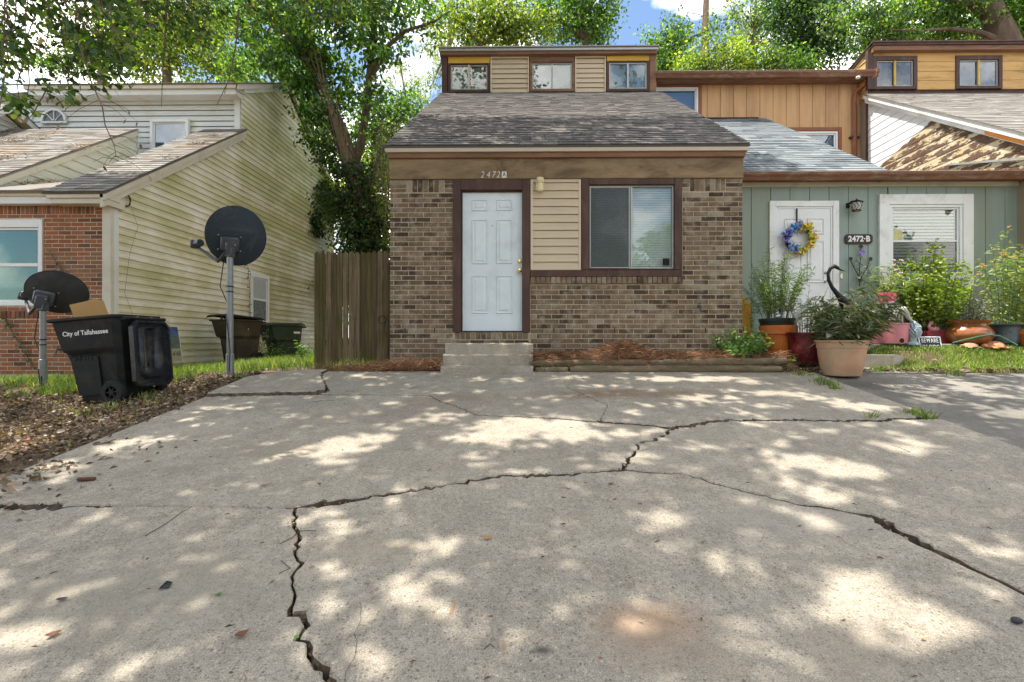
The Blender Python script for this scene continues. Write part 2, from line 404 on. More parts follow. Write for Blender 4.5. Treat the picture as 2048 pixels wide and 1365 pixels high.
M_step = concrete('step_concrete', (0.50, 0.44, 0.36), (0.34, 0.28, 0.2), (), 0.55, 0.5)
M_screen = None
M_dark = plain('crack_soil', (0.035, 0.025, 0.018), 0.95, 0.5, 8, 0.5, 60)

def cline(pts, raw=False, amp=0.014):
    """pts: (px, py, gap width m); returns jittered (x, y, half width)"""
    q = [(*(G(p[0], p[1]) if not raw else (p[0], p[1])), p[2]) for p in pts]; out = [q[0]]
    for a, b in zip(q, q[1:]):
        d = math.hypot(b[0] - a[0], b[1] - a[1]); n = max(1, int(d / 0.03)); nx, ny = -(b[1] - a[1]) / d, (b[0] - a[0]) / d
        for i in range(1, n + 1):
            t = i / n; w = a[2] + (b[2] - a[2]) * t
            j = R.gauss(0, min(amp, 0.25 * w + 0.004)) if i < n else 0
            out.append((a[0] + (b[0] - a[0]) * t + nx * j, a[1] + (b[1] - a[1]) * t + ny * j, w * R.uniform(.65, 1.35)))
    return out
xl1 = (XL, G(0, 1012)[1])
def raw(*p): return cline([(a, b, 0.0) for a, b in p], True, 0.0)
J1, J2, J3 = (590, 1016), (1245, 940), (1345, 858)
c1 = cline([(xl1[0], xl1[1], .06), (*G(0, 1012), .06), (*G(110, 1013), .05), (*G(150, 1012), .012), (*G(215, 1012), .02), (*G(240, 1013), .006), (*G(480, 1015), .006), (*G(*J1), .02)], True)
c2 = cline([(*J1, .02), (640, 1007, .06), (700, 1000, .04), (800, 985, .022), (900, 968, .018), (950, 961, .028), (1010, 951, .022), (1090, 953, .028), (1170, 945, .02), (*J2, .025)])
e3 = (690, 1382)
c3 = cline([(*J1, .025), (587, 1040, .02), (600, 1072, .026), (590, 1108, .012), (605, 1124, .018), (586, 1160, .012), (590, 1192, .014), (580, 1216, .02), (610, 1240, .026), (604, 1262, .016), (620, 1292, .026), (630, 1322, .03), (652, 1352, .036), (*e3, .03)])
e3b = c3[-1]; c3 += cline([(e3b[0], e3b[1], .03), (-0.35, 0.6, .03), (-0.2, -0.8, .02), (-0.3, YN, .02)], True)[1:]
c2 = [(a, b, w * 1.35) for a, b, w in c2]; c3 = [(a, b, w * .9) for a, b, w in c3]; c1 = [(a, b, w * (1.3 if w > .015 else 1)) for a, b, w in c1]
c4 = cline([(*J2, .03), (1262, 914, .03), (1277, 897, .02), (1271, 888, .03), (1312, 879, .045), (*J3, .03)])
c5 = cline([(955, 831, .005), (1060, 835, .008), (1120, 838, .012), (1200, 845, .014), (1300, 852, .014), (*J3, .02)])
c5 = [(a, b, w * 1.3) for a, b, w in c5]; c4 = [(a, b, w * .95) for a, b, w in c4]
c6 = cline([(*J2, .012), (1320, 946, .008), (1370, 948, .006), (1440, 970, .008), (1500, 985, .007), (1600, 1010, .01), (1650, 1015, .014), (1700, 1025, .008), (1745, 1033, .03), (1790, 1062, .045), (1850, 1091, .04), (1900, 1116, .03), (1980, 1155, .014), (2060, 1195, .012)])
e6 = c6[-1]; c6 = [(a, b, w * 1.35) for a, b, w in c6]; c6 += cline([(e6[0], e6[1], .012), (XR, e6[1] - 0.5, .012)], True)[1:]
c7 = cline([(*J3, .04), (1385, 851, .055), (1430, 844, .05), (1470, 842, .035), (1560, 842, .035), (1650, 843, .03), (1740, 843, .035), (1815, 840, .04)])
e7 = c7[-1]; c7 = [(a, b, w * 1.1) for a, b, w in c7]; c7 += cline([(e7[0], e7[1], .04), (XR, G(1828, 838)[1], .05)], True)[1:]
lipL = G(424, 793)
clip_ = cline([(XL, lipL[1], .02), (*lipL, .02), (*G(520, 791), .02), (*G(636, 789), .03)], True)
jnt = cline([(636, 789, .012), (700, 790, .006), (860, 792, .006)])
c9 = cline([(860, 792, .004), (880, 803, .008), (930, 820, .006), (955, 831, .005)])
c8 = cline([(641, 751, .03), (650, 770, .022), (656, 783, .04), (636, 789, .04)])
c10 = cline([(1005, 749, .006), (1135, 776, .006), (1215, 812, .004), (1200, 845, .006)])
farY = YFAR
def ends(l): return (l[0][0], l[0][1]), (l[-1][0], l[-1][1])
k5 = min(range(len(c5)), key=lambda i: (c5[i][0] - c10[-1][0]) ** 2 + (c5[i][1] - c10[-1][1]) ** 2)
fc8 = (c8[0][0], farY); fc10 = (c10[0][0], farY)
c8 = [(fc8[0], fc8[1], .03)] + c8; c10 = [(fc10[0], fc10[1], .006)] + c10
rv = lambda l: l[::-1]
slabs = {
 'near_left': c1 + c3[1:] + raw((-0.3, YN), (XL, YN), xl1),
 'near_centre': c3[::-1] + c2[1:] + c6[1:] + raw((XR, c6[-1][1]), (XR, YN), (-0.3, YN)),
 'right': rv(c6) + c4[1:] + c7[1:] + raw((XR, c7[-1][1]), (XR, c6[-1][1])),
 'middle': rv(c4) + rv(c2)[1:] + rv(c1)[1:] + raw(xl1, (XL, clip_[0][1])) + clip_[1:] + jnt[1:] + c9[1:] + c5[1:],
 'far_left': rv(c5[:k5 + 1]) + rv(c9)[1:] + rv(jnt)[1:] + rv(c8)[1:] + raw(fc8, fc10) + c10[1:],
 'far_right': rv(c7) + rv(c5[k5:])[1:] + rv(c10)[1:] + raw(fc10, (1.6, farY - .02), (3.2, farY - .03), (XR, farY - .1), (XR, c7[-1][1])),
 'raised': rv(clip_) + raw((XL, clip_[0][1]), (-3.55, 6.15), (-3.3, 6.45), (-2.95, farY - .02), fc8) + c8[1:],
}
drive = thing('driveway', None, None, (0, 0, 0)); tag(drive, kind='structure')
def slab_mesh(pts, z_off=0.0, th=0.11):
    q = []
    for p in pts:
        if not q or math.hypot(p[0] - q[-1][0], p[1] - q[-1][1]) > 0.004: q.append(p)
    if math.hypot(q[0][0] - q[-1][0], q[0][1] - q[-1][1]) < 0.004: q.pop()
    ar = sum(a[0] * b[1] - b[0] * a[1] for a, b in zip(q, q[1:] + q[:1]))
    if ar < 0: q = q[::-1]
    n = len(q)
    def off(extra):
        o = []
        for i in range(n):
            a, b, c = q[i - 1], q[i], q[(i + 1) % n]
            d1 = Vector((b[0] - a[0], b[1] - a[1])).normalized(); d2 = Vector((c[0] - b[0], c[1] - b[1])).normalized(); d = d1 + d2
            d = d.normalized() if d.length > .2 else d2
            h = b[2] / 2 + extra; o.append((b[0] - d.y * h, b[1] + d.x * h))
        return o
    def zz(p): return 0.15 * p[1] + z_off + 0.006 * noise.noise((p[0] * .7, p[1] * .7, 1))
    r0, r1 = off(0.0), off(0.007); m = MB()
    vs = [(p[0], p[1], zz(p)) for p in r1] + [(p[0], p[1], zz(p) - 0.008) for p in r0] + [(p[0], p[1], zz(p) - th) for p in r0]
    fs = [tuple(range(n))]
    for i in range(n):
        j = (i + 1) % n; fs += [(i, n + i, n + j, j), (n + i, 2 * n + i, 2 * n + j, n + j)]
    m.add(vs, fs); m.nside = n; return m
M_edge = plain('crack_wall', (.11, .08, .055), .95, .5, 14, .6, 60, dirt=(.22, .18, .13), dirtscale=9)
for nm, pts in slabs.items():
    lo = {'raised': 0.035, 'far_left': 0.008, 'far_right': 0.012, 'right': 0.006}.get(nm, 0.0)
    o = slab_mesh(pts, lo).build('slab', M_conc, drive)
    o.data.materials.append(M_edge)
    for p in o.data.polygons:
        if abs(p.normal.z) < .55: p.material_index = 1
o = MB().slab([(XL, YN, .15 * YN - .05), (XR, YN, .15 * YN - .05), (XR, 6.6, .15 * 6.6 - .05), (XL, 6.6, .15 * 6.6 - .05)], 0.05).build('crack_soil', M_dark, drive); o['kind'] = 'stuff'
def hairline(pts, w):
    q = cline([(a, b, w) for a, b in pts], False, .006); m = MB()
    for a, b in zip(q, q[1:]):
        d = Vector((b[0] - a[0], b[1] - a[1])).normalized(); nx, ny = -d.y * w / 2, d.x * w / 2
        m.add([(p[0] + s * nx, p[1] + s * ny, .15 * p[1] + .006 * noise.noise((p[0] * .7, p[1] * .7, 1)) + .0035) for p in (a, b) for s in (-1, 1)], [(0, 1, 3, 2)])
    return m
h = MB()
for pts in ([(718, 1205), (722, 1240), (708, 1270), (712, 1300), (698, 1335), (690, 1365)], [(1030, 832), (1060, 812), (1120, 805)]):
    k = hairline(pts, .0016); h.add(k.v, k.f)
o = h.build('hairline_crack', M_dark, drive); o['kind'] = 'stuff'

nd = thing('neighbour_driveway', None, None, (0, 0, 0)); tag(nd, kind='structure')
slab_mesh(raw((XR + .035, 1.0), (9.2, 1.0), (9.2, 6.6), (6.1, 6.62), (XR + .035, 6.5)), -0.012).build('slab', M_conc2, nd)
slab_mesh(raw((XR + .03, 6.53), (5.75, 6.66), (5.35, 7.02), (4.55, 7.1), (XR + .1, 6.95)), 0.0).build('slab', M_conc2, nd)
pth = MB()
pl = [(4.2, 6.98), (5.15, 6.92), (5.35, 7.0), (5.2, 7.6), (4.2, 7.6)]
pth.prism(pl, 2, 1.0, 1.215)
tag(pth.build('path', M_step), kind='structure')
tag(MB().box(3.18, 8.05, 7.5, 8.2, 1.0, 1.37, .01).build('porch_slab', M_step), kind='structure')
tag(MB().box(-9.5, -5.9, 4.75, 5.5, .40, .585, .01).build('path', M_conc), kind='structure') if False else None

# ================================================================== SHARED BUILDING BITS
BK = {}
def brickmesh(l, h, mat, d=0.045):
    k = (round(l, 3), round(h, 3), mat.name)
    if k not in BK:
        a, b, c = l / 2, h / 2, .004
        vs = [(-a, d, -b), (a, d, -b), (a, d, b), (-a, d, b), (-a, .004, -b), (a, .004, -b), (a, .004, b), (-a, .004, b), (-a + c, 0, -b + c), (a - c, 0, -b + c), (a - c, 0, b - c), (-a + c, 0, b - c)]
        fs = [(8, 9, 10, 11)] + [(4 + i, 4 + (i + 1) % 4, 8 + (i + 1) % 4, 8 + i) for i in range(4)] + [(i, (i + 1) % 4, 4 + (i + 1) % 4, 4 + i) for i in range(4)]
        BK[k] = MB().add(vs, fs).mesh('brick', mat)
    return BK[k]
def courses(x0, x1, z0, z1, px=.2165, pz=.0708, j=.0115, zb=0.0, ph=0.0):
    out = []; i = math.floor((z0 - zb) / pz + 1e-6)
    while zb + i * pz < z1 - .015:
        za, zt = max(zb + i * pz, z0), min(zb + (i + 1) * pz - j, z1)
        x = x0 - ((x0 - ph - (i % 2) * px / 2) % px)
        while x < x1 - .012:
            a, b = max(x, x0), min(x + px - j, x1)
            if b - a > .02 and zt - za > .02: out.append((a, b, za, zt))
            x += px
        i += 1
    return out
def rowlock(x0, x1, z0, z1, p=.0745, j=.0095):
    n = max(1, round((x1 - x0) / p)); p = (x1 - x0) / n
    return [(x0 + i * p, x0 + (i + 1) * p - j, z0, z1) for i in range(n)]
def lay_bricks(parent, lst, Y, mat, limit=300):
    rest = MB()
    for n, b in enumerate(lst):
        a0, a1, z0, z1, *pr = b; y = Y - (pr[0] if pr else 0) + R.uniform(-.0015, .0015)
        me = brickmesh(round(a1 - a0, 3), round(z1 - z0, 3), mat); c = ((a0 + a1) / 2, y, (z0 + z1) / 2)
        if n < limit:
            o = link('brick', me, parent, c); o.rotation_euler = (R.gauss(0, .004), R.gauss(0, .003), R.gauss(0, .004))
        else: rest.add([(v.co.x + c[0], v.co.y + c[1], v.co.z + c[2]) for v in me.vertices], [tuple(p.vertices) for p in me.polygons])
    if rest.v:
        o = rest.build('brickwork', mat, parent); o['kind'] = 'stuff'
def shingle(parent, x0, x1, Y0, Z0, Y1, Z1, mat, exp_=.137, tw=.21, limit=300, x0t=None, x1t=None):
    """courses of tabs up a roof plane; the lowest `limit` are parts, the rest one part. parent is the roof part"""
    S = math.hypot(Y1 - Y0, Z1 - Z0); dy, dz = (Y1 - Y0) / S, (Z1 - Z0) / S; n = int(S / exp_) + 1; cache = {}; cnt = 0; rest = MB()
    for r in range(n):
        s = r * exp_; ln = min(exp_ * 1.12, S - s)
        if ln < .02: break
        x = x0 - R.uniform(0, tw)
        while x < x1 - .01:
            w = tw * R.choice((.6, .8, 1.0, 1.0, 1.2)); a, b = max(x, x0), min(x + w, x1); x += w
            if b - a < .03: continue
            wq = round((b - a) / .02) * .02 if (b - a) < w - .001 else w
            key = (round(b - a, 2), round(ln, 3))
            if key not in cache:
                hw = (b - a) / 2 - .0025; t0, t1 = .014, .003
                def q(xx, ss, h): return (xx, dy * ss - dz * h, dz * ss + dy * h)
                cache[key] = MB().add([q(-hw, 0, 0), q(hw, 0, 0), q(hw, 0, t0), q(-hw, 0, t0), q(hw, ln, 0), q(-hw, ln, 0), q(hw, ln, t1), q(-hw, ln, t1)],
                                      [(0, 1, 2, 3), (3, 2, 6, 7), (1, 4, 6, 2), (5, 0, 3, 7)]).mesh('shingle', mat)
            me = cache[key]; h = R.uniform(0, .004)
            c = ((a + b) / 2, Y0 + dy * (s - R.uniform(0, .006)) - dz * h, Z0 + dz * s + dy * h)
            if cnt < limit: link('shingle', me, parent, c); cnt += 1
            else: rest.add([(v.co.x + c[0], v.co.y + c[1], v.co.z + c[2]) for v in me.vertices], [tuple(p.vertices) for p in me.polygons])
    if rest.v:
        o = rest.build('shingle_courses', mat, parent); o['kind'] = 'stuff'
def ring(x0, x1, z0, z1, t, y0, y1, c=.003, tb=None, tt=None):
    tb = t if tb is None else tb; tt = t if tt is None else tt
    m = MB(); m.box(x0, x0 + t, y0, y1, z0, z1, c); m.box(x1 - t, x1, y0, y1, z0, z1, c)
    if tb: m.box(x0 + t, x1 - t, y0 + .001, y1, z0, z0 + tb, c)
    if tt: m.box(x0 + t, x1 - t, y0 + .001, y1, z1 - tt, z1, c)
    return m
def blind(x0, x1, z0, z1, y, pitch=.026, cover=1.0):
    m = MB(); z = z0
    while z < z1 - pitch * .5:
        zt = min(z + pitch * cover, z1); m.add([(x0, y - .008, z), (x1, y - .008, z), (x1, y + .006, zt), (x0, y + .006, zt)], [(0, 1, 2, 3)]); z += pitch
    return m
M_room = plain('room_dark', (0.03, 0.035, 0.035), 0.9, .3, 2, 0)  # near-black colour paints the unlit interior's darkness behind the panes
M_blind = plain('blind_white', (0.70, 0.73, 0.71), 0.55, .05, 3, 0)
M_blindg = plain('blind_grey', (0.46, 0.49, 0.48), 0.6, .1, 3, 0)
M_blindb = plain('blind_blue', (0.26, 0.37, 0.58), 0.6, .05, 3, 0)
M_alu = plain('aluminium', (0.42, 0.42, 0.40), 0.45, .12, 9, .05, metal=.4)
M_white = plain('white_paint', (0.80, 0.80, 0.78), 0.5, .05, 3, .08, dirt=(0.55, 0.53, 0.47), dirtscale=2.2)
M_vinylw = plain('white_vinyl', (0.78, 0.79, 0.78), 0.42, .04, 3, .03)
G_win = glassmat('window_glass', (.95, .98, .97), .065); G_dark = glassmat('screened_glass', (.66, .70, .70), .05, .10); G_sky = glassmat('clerestory_glass', (.84, .90, .92), .09)
G_green = glassmat('green_glass', (.45, .66, .58), .10)
_t = NT('insect_screen'); _a = _t.n('ShaderNodeBsdfTransparent'); _d = _t.n('ShaderNodeBsdfDiffuse'); _d.inputs['Color'].default_value = (.10, .11, .115, 1); _m = _t.n('ShaderNodeMixShader'); _m.inputs[0].default_value = .42
_t.l(_a.outputs[0], _m.inputs[1]); _t.l(_d.outputs[0], _m.inputs[2]); _t.l(_m.outputs[0], _t.out.inputs['Surface']); M_screen = _t.m
def window(parent, x0, x1, z0, z1, y, fmat, t=.05, depth=.09, sash=None, split='v', glass=(None, None), blinds=(None, None), st=.022, tb=None, tt=None, label=None, mull=None, proud=.012, bp=.026, k=1.0):
    """frame (part) > sash, panes, blinds, sheet painted dark for the unlit room (sub-parts); y: the wall face"""
    fr = ring(x0, x1, z0, z1, t, y - proud, y + depth, .004, tb, tt).build('window', fmat, parent)
    if label: fr['label'] = label
    tb = t if tb is None else tb; tt = t if tt is None else tt
    a0, a1, b0, b1 = x0 + t + .001, x1 - t - .001, z0 + tb + .001, z1 - tt - .001
    sash = sash or M_alu; s = ring(a0, a1, b0, b1, st, y + .012 * k, y + .055 * k, .002); mm = (a0 + a1) / 2; mb = (b0 + b1) / 2; cells = []
    if split == 'v':
        s.box(mm - st * .7, mm + st * .7, y + .008 * k, y + .053 * k, b0 + st, b1 - st, .002); cells = [(a0 + st, mm - st * .7, b0 + st, b1 - st), (mm + st * .7, a1 - st, b0 + st, b1 - st)]
    elif split == 'h':
        s.box(a0 + st, a1 - st, y + .008 * k, y + .053 * k, mb - st * .7, mb + st * .7, .002); cells = [(a0 + st, a1 - st, mb + st * .7, b1 - st), (a0 + st, a1 - st, b0 + st, mb - st * .7)]
    else: cells = [(a0 + st, a1 - st, b0 + st, b1 - st)]
    s.build('sash', sash, fr)
    if mull: MB().box(mm - .022, mm + .022, y - .006, y + .006, b0 + .004, b1 - .004, .002).build('mullion', mull, fr)
    for i, c in enumerate(cells):
        g = glass[i % len(glass)] or G_win
        MB().box(c[0], c[1], y + .032 * k, y + .036 * k, c[2], c[3]).build('pane', g, fr)
        if blinds[i % len(blinds)]: blind(c[0], c[1], c[2], c[3], y + .07 * k, bp).build('blind', blinds[i % len(blinds)], fr)
    MB().box(a0, a1, y + depth - .004, y + depth + .004, b0, b1).build('room_backing', M_room, fr)
    return fr

# ================================================================== HOUSE A: the brick end house
YA = 7.12
M_brickA = pieces('brown_brick', [(0, (.095, .062, .042)), (.18, (.135, .09, .06)), (.26, (.205, .14, .088)), (.5, (.26, .18, .112)), (.72, (.30, .215, .138)), (.84, (.26, .165, .10)), (.93, (.37, .295, .20)), (1, (.47, .40, .30))], .9, .62, 34, .5, (.75, .55, 1.2), stain=(.36, .31, .24), stainscale=7)
M_mortar = plain('mortar', (.43, .35, .25), .95, .2, 14, .5, 120, dirt=(.26, .21, .16), dirtscale=1.3)
M_brown = plain('brown_trim', (.075, .036, .026), .6, .3, 5, .3, 40, stretch=(1, 1, .25), dirt=(.13, .075, .055), dirtscale=6)
M_beam = plain('weathered_beam', (.25, .175, .10), .85, .28, 3.5, .35, 30, stretch=(.6, 1, 1.6), dirt=(.09, .055, .03), dirtscale=1.9)
M_tanmetal = plain('tan_fascia', (.56, .48, .37), .45, .06, 2, .05, 20)
M_redwood = plain('red_brown_board', (.22, .115, .065), .7, .3, 3, .3, 30, stretch=(.3, 1, 2), dirt=(.10, .045, .03), dirtscale=5)
M_tan = plain('tan_vinyl', (.58, .465, .325), .5, .05, 2, .05, 60)
M_tantrim = plain('tan_vinyl_trim', (.62, .51, .37), .5, .05, 2, .05)
M_door = plain('door_paint', (.70, .765, .80), .38, .04, 2, .05, 30, dirt=(.56, .60, .61), dirtscale=1.4)
M_brass = plain('brass', (.75, .56, .22), .25, .1, 12, 0, metal=1.0)
M_shinA = pieces('grey_shingle', [(0, (.115, .105, .10)), (.3, (.16, .145, .14)), (.6, (.20, .185, .175)), (.85, (.25, .225, .21)), (1, (.30, .27, .25))], .92, .5, 140, .6, stain=(.12, .105, .10), stainscale=.8)
M_yellow = plain('yellow_board', (.62, .36, .055), .65, .15, 4, .2, 40, stretch=(.3, 1, 2))
M_darkwall = plain('house_side', (.42, .34, .25), .8, .1, 2, .2)
M_seam = plain('weep', (.02, .016, .013), .9, 0, 2, 0)
hA = thing('brick_townhouse', 'brown brick townhouse with the white door, number 2472 A, and a wide dappled shingle roof', 'house', (0.58, YA, 1.12))
xa0, xa1 = XX(780, YA), XX(1485, YA); zb = ZZ(724, YA) - .01; ztop = ZZ(357, YA)
xd0, xd1 = XX(906, YA), XX(1061, YA); xw0, xw1 = XX(1163, YA), XX(1364, YA)
zsoldT, zsoldB = ZZ(358, YA), ZZ(384, YA)
MB().prism([(YA + .30, .8), (YA + .30, 4.05), (11.72, 7.2), (11.72, 8.16), (17.6, 6.6), (17.6, .8)], 0, xa0 + .02, xa1 - .02).build('wall', M_darkwall, hA)
mo = MB()
for a, b, z0, z1 in ((xa0, xd0 + .02, zb - .3, ztop), (xw1 - .01, xa1, zb - .3, ztop), (xd1 - .02, xw1 - .01, zb - .3, ZZ(556, YA)), (xd0 + .02, xd1 - .02, zb - .3, ZZ(666, YA))):
    mo.box(a, b, YA + .0045, YA + .3, z0, z1)
mo.build('mortar_bed', M_mortar, hA)
bl = []
zsill0, zsill1 = ZZ(568, YA), ZZ(555, YA)
bl += rowlock(xd1 + .005, xw1 + .01, zsill0, zsill1); bl = [(*b, .032) for b in bl]
bl += rowlock(xd0 + .03, xd1 - .03, ZZ(679, YA), ZZ(664.5, YA))
for (a, b) in ((xa0, xd0), (xw1, xa1)):
    s0, s1 = (a + .25, b - .12) if a == xa0 else (a + .12, b - .24)
    bl += rowlock(s0, s1, zsoldB, zsoldT - .004)
    for (p, q) in ((a, s0 - .0095), (s1, b)):
        for k in range(3):
            h3 = (zsoldT - zsoldB) / 3; bl.append((p, q, zsoldB + k * h3, zsoldB + (k + 1) * h3 - .0095))
nbase = courses(xd1 + .005, xa1, zb, zsill0 - .008, zb=zb, ph=.05)
wr = courses(xw1 + .012, xa1, zsill0 - .008, zsoldB - .008, zb=zb, ph=.05)
wl = courses(xa0, xd0 - .004, zb, zsoldB - .008, zb=zb, ph=.02)
wu = courses(xd0, xd1 + .004, zb, ZZ(681, YA), zb=zb, ph=.05)
body = nbase + wr + wl + wu
R.shuffle(body); body.sort(key=lambda b: -round(b[1] - b[0], 2))
lay_bricks(hA, bl + body, YA, M_brickA, 300)
wp = MB()
for px, py in ((1108, 661), (1229, 661), (1411, 661), (810, 661), (869, 661), (1080, 703)):
    x, z = P(px, py, YA); wp.box(x - .006, x + .006, YA - .003, YA + .005, z - .036, z + .036)
wp.build('weep_holes', M_seam, hA)
# beam, fascia, roof
b0, b1 = P(779, 358, 7.09)
MB().box(XX(779, 7.09), XX(1487, 7.09), 7.09, 7.4, ZZ(358, 7.09) + .003, ZZ(313, 7.09), .006).build('header_beam', M_beam, hA)
MB().box(XX(776, 7.06), XX(1491, 7.06), 7.05, 7.3, ZZ(315, 7.05), ZZ(302.5, 7.05), .004).build('fascia_board', M_redwood, hA)
ye = 7.02; ze = ZZ(291.5, ye)
MB().box(XX(770.5, ye), XX(1498, ye), ye, 7.3, ZZ(303, ye), ze - .006, .003).build('eave_trim', M_tanmetal, hA)
ytA = 11.66; ztA = ZZ(185.5, ytA); rxa, rxb = XX(769, ye), XX(1500, ye)
rf = MB().slab([(rxa, ye - .02, ze - .004), (rxb, ye - .02, ze - .004), (rxb, ytA, ztA - .004), (rxa, ytA, ztA - .004)], .03).build('roof', M_shinA, hA)
shingle(rf, rxa, rxb, ye - .02, ze, ytA, ztA, M_shinA)
# clerestory
yc = 11.62
cx = lambda p: XX(p, yc)
cz = lambda p: ZZ(p, yc)
MB().box(cx(882), cx(1312), yc + .1, yc + .22, cz(188), cz(114)).build('clerestory_wall', M_room, hA)
MB().box(cx(884), cx(1310), yc - .03, yc + .12, cz(114.2), cz(104), .004).build('clerestory_beam', M_beam, hA)
yt = 11.52
MB().box(XX(881, yt), XX(1314, yt), yt, 11.6, ZZ(108.5, yt), ZZ(101, yt), .004).build('fascia_board', M_redwood, hA)
MB().box(XX(878.5, yt - .03), XX(1316.5, yt - .03), yt - .03, 11.6, ZZ(101, yt - .03) + .002, ZZ(93.5, yt - .03), .003).build('eave_trim', M_alu, hA)
ztt = ZZ(92.5, yt - .04); xx0, xx1 = XX(877.5, yt), XX(1317.5, yt)
MB().slab([(xx0, yt - .05, ztt), (xx1, yt - .05, ztt), (xx1, 17.8, ztt - 1.9), (xx0, 17.8, ztt - 1.9)], .03).build('upper_roof', M_shinA, hA)
for a, b in ((884, 895), (1299, 1311)):
    MB().box(cx(a), cx(b), yc - .035, yc + .1, cz(186), cz(114), .004).build('corner_post', M_brown if a == 884 else M_redwood, hA)
for a, b in ((981, 1058), (1150, 1211.5)):
    z0, z1 = cz(185.5), cz(114.5)
    ring(cx(a), cx(b), z0, z1, .03, yc - .022, yc + .05, .002, 0, .03).build('siding_trim', M_tantrim, hA)
    lap([(cx(a) + .03, z0), (cx(b) - .03, z0), (cx(b) - .03, z1 - .03), (cx(a) + .03, z1 - .03)], 1, yc + .02, -1, .115, M_tan, hA)
for i, (a, b, fm, mull, gz, bz) in enumerate(((896, 980, M_brown, M_tanmetal, G_win, M_blindg), (1059.5, 1149, M_redwood, None, G_sky, M_blindg), (1213, 1299, M_brown, None, G_sky, M_blind))):
    zt = cz(127 if i == 0 else 124.5); x0, x1 = cx(a), cx(b)
    window(hA, x0, x1, cz(184.5), zt, yc, fm, .062, .1, M_alu, 'v', (gz, gz), (bz, bz), .03, tb=.06, tt=.022, mull=mull, proud=.02)
    MB().box(x0 + .004, x1 - .004, yc - .022, yc + .06, zt + .003, cz(114.5), .004).build('header_board', M_yellow if i != 1 else M_redwood, hA)
# door
fr = ring(xd0, xd1 - .006, ZZ(665, YA), ZZ(359, YA), XX(921.5, YA) - xd0, YA - .022, YA + .14, .006, 0, ZZ(359, YA) - ZZ(380.5, YA)).build('door_frame', M_brown, hA)
s0, s1 = XX(921.5, YA) + .002, XX(1047, YA) - .004
ring(s0, s1, ZZ(664, YA), ZZ(380, YA) - .003, .018, YA + .03, YA + .12, .003, 0).build('door_stop', M_brown, fr)
dx0, dx1 = XX(924.5, YA + .06), XX(1044.5, YA + .06); dz0, dz1 = ZZ(662.5, YA + .06), ZZ(383.5, YA + .06)
dr = MB().box(dx0, dx1, YA + .06, YA + .105, dz0, dz1, .003).build('door', M_door, hA)
def panel(parent, x0, x1, z0, z1, y, mat):
    m = MB(); e = [(0, 0), (.010, .010), (.024, -.008), (.034, -.008), (.058, .009)]; rings = []
    for d, h in e: rings.append([(x0 + d, y - h, z0 + d), (x1 - d, y - h, z0 + d), (x1 - d, y - h, z1 - d), (x0 + d, y - h, z1 - d)])
    vs = [p for r in rings for p in r]; fs = [(i * 4 + k, i * 4 + (k + 1) % 4, i * 4 + 4 + (k + 1) % 4, i * 4 + 4 + k) for i in range(4) for k in range(4)] + [(16, 17, 18, 19)]
    return m.add(vs, fs).build('door_panel', mat, parent)
for (a, b, c, d) in ((943.8, 976, 399.5, 422.5), (992.5, 1024, 399.5, 422), (943.8, 976, 439.5, 528.5), (992.5, 1024, 439.5, 528), (943.8, 976, 552, 628), (992.5, 1024.5, 552, 628)):
    panel(dr, XX(a, YA + .06), XX(b, YA + .06), ZZ(d, YA + .06), ZZ(c, YA + .06), YA + .0556, M_door)
kx, kz = P(1038.6, 541, YA); MB().lathe([(0.0, 0), (.034, 0), (.034, .008), (.014, .014), (.013, .035), (.028, .046), (.031, .06), (.024, .072), (0, .076)], 20).xf(Matrix.Translation((kx, YA + .06, kz)) @ Matrix.Rotation(rad(90), 4, 'X')).build('door_knob', M_brass, dr, True)
kx, kz = P(1038.6, 522, YA); MB().lathe([(0, 0), (.031, 0), (.031, .01), (.026, .02), (.012, .024), (0, .022)], 20).xf(Matrix.Translation((kx, YA + .06, kz)) @ Matrix.Rotation(rad(90), 4, 'X')).build('deadbolt', M_brass, dr, True)
kx, kz = P(984, 450, YA); MB().disc((kx, YA + .06, kz), .008, 'y', 10, .004).build('peephole', M_seam, dr)
MB().box(dx0 - .02, dx1 + .02, YA + .005, YA + .14, dz0 - .022, dz0 - .004, .003).build('threshold', M_seam, fr)
# siding panel, window, sill board
sx0, sx1 = XX(1061, YA), XX(1162, YA); sz0, sz1 = ZZ(541, YA), ZZ(359.5, YA)
ring(sx0, sx1, sz0, sz1, .038, YA - .014, YA + .05, .003, .006, .012).build('siding_trim', M_tantrim, hA)
lap([(sx0 + .038, sz0 + .006), (sx1 - .038, sz0 + .006), (sx1 - .038, sz1 - .012), (sx0 + .038, sz1 - .012)], 1, YA + .012, -1, .1155, M_tan, hA, gap=.004)
MB().box(sx0, sx1, YA + .05, YA + .2, sz0, sz1).build('siding_backing', M_darkwall, hA)
MB().box(sx0, xw1, YA - .026, YA + .1, ZZ(554.5, YA), ZZ(541.5, YA), .005).build('sill_board', M_brown, hA)
ww0, ww1, wz0, wz1 = xw0 + .002, xw1 - .003, ZZ(541, YA), ZZ(359, YA)
wA = ring(ww0, ww1, wz0, wz1, XX(1178, YA) - xw0, YA - .024, YA + .17, .006, .02, ZZ(359, YA) - ZZ(371, YA)).build('window', M_brown, hA)
ix0, ix1, iz0, iz1 = XX(1178.5, YA) + .001, XX(1348, YA), wz0 + .022, ZZ(371, YA) - .002
ix1 = min(ix1, ww1 - (XX(1178, YA) - xw0) - .002)
xm = XX(1264, YA)
s = ring(ix0, ix1, iz0, iz1, .018, YA + .02, YA + .09, .002); s.box(xm - .016, xm + .012, YA + .025, YA + .09, iz0 + .018, iz1 - .018, .002); s.build('sash', M_alu, wA)
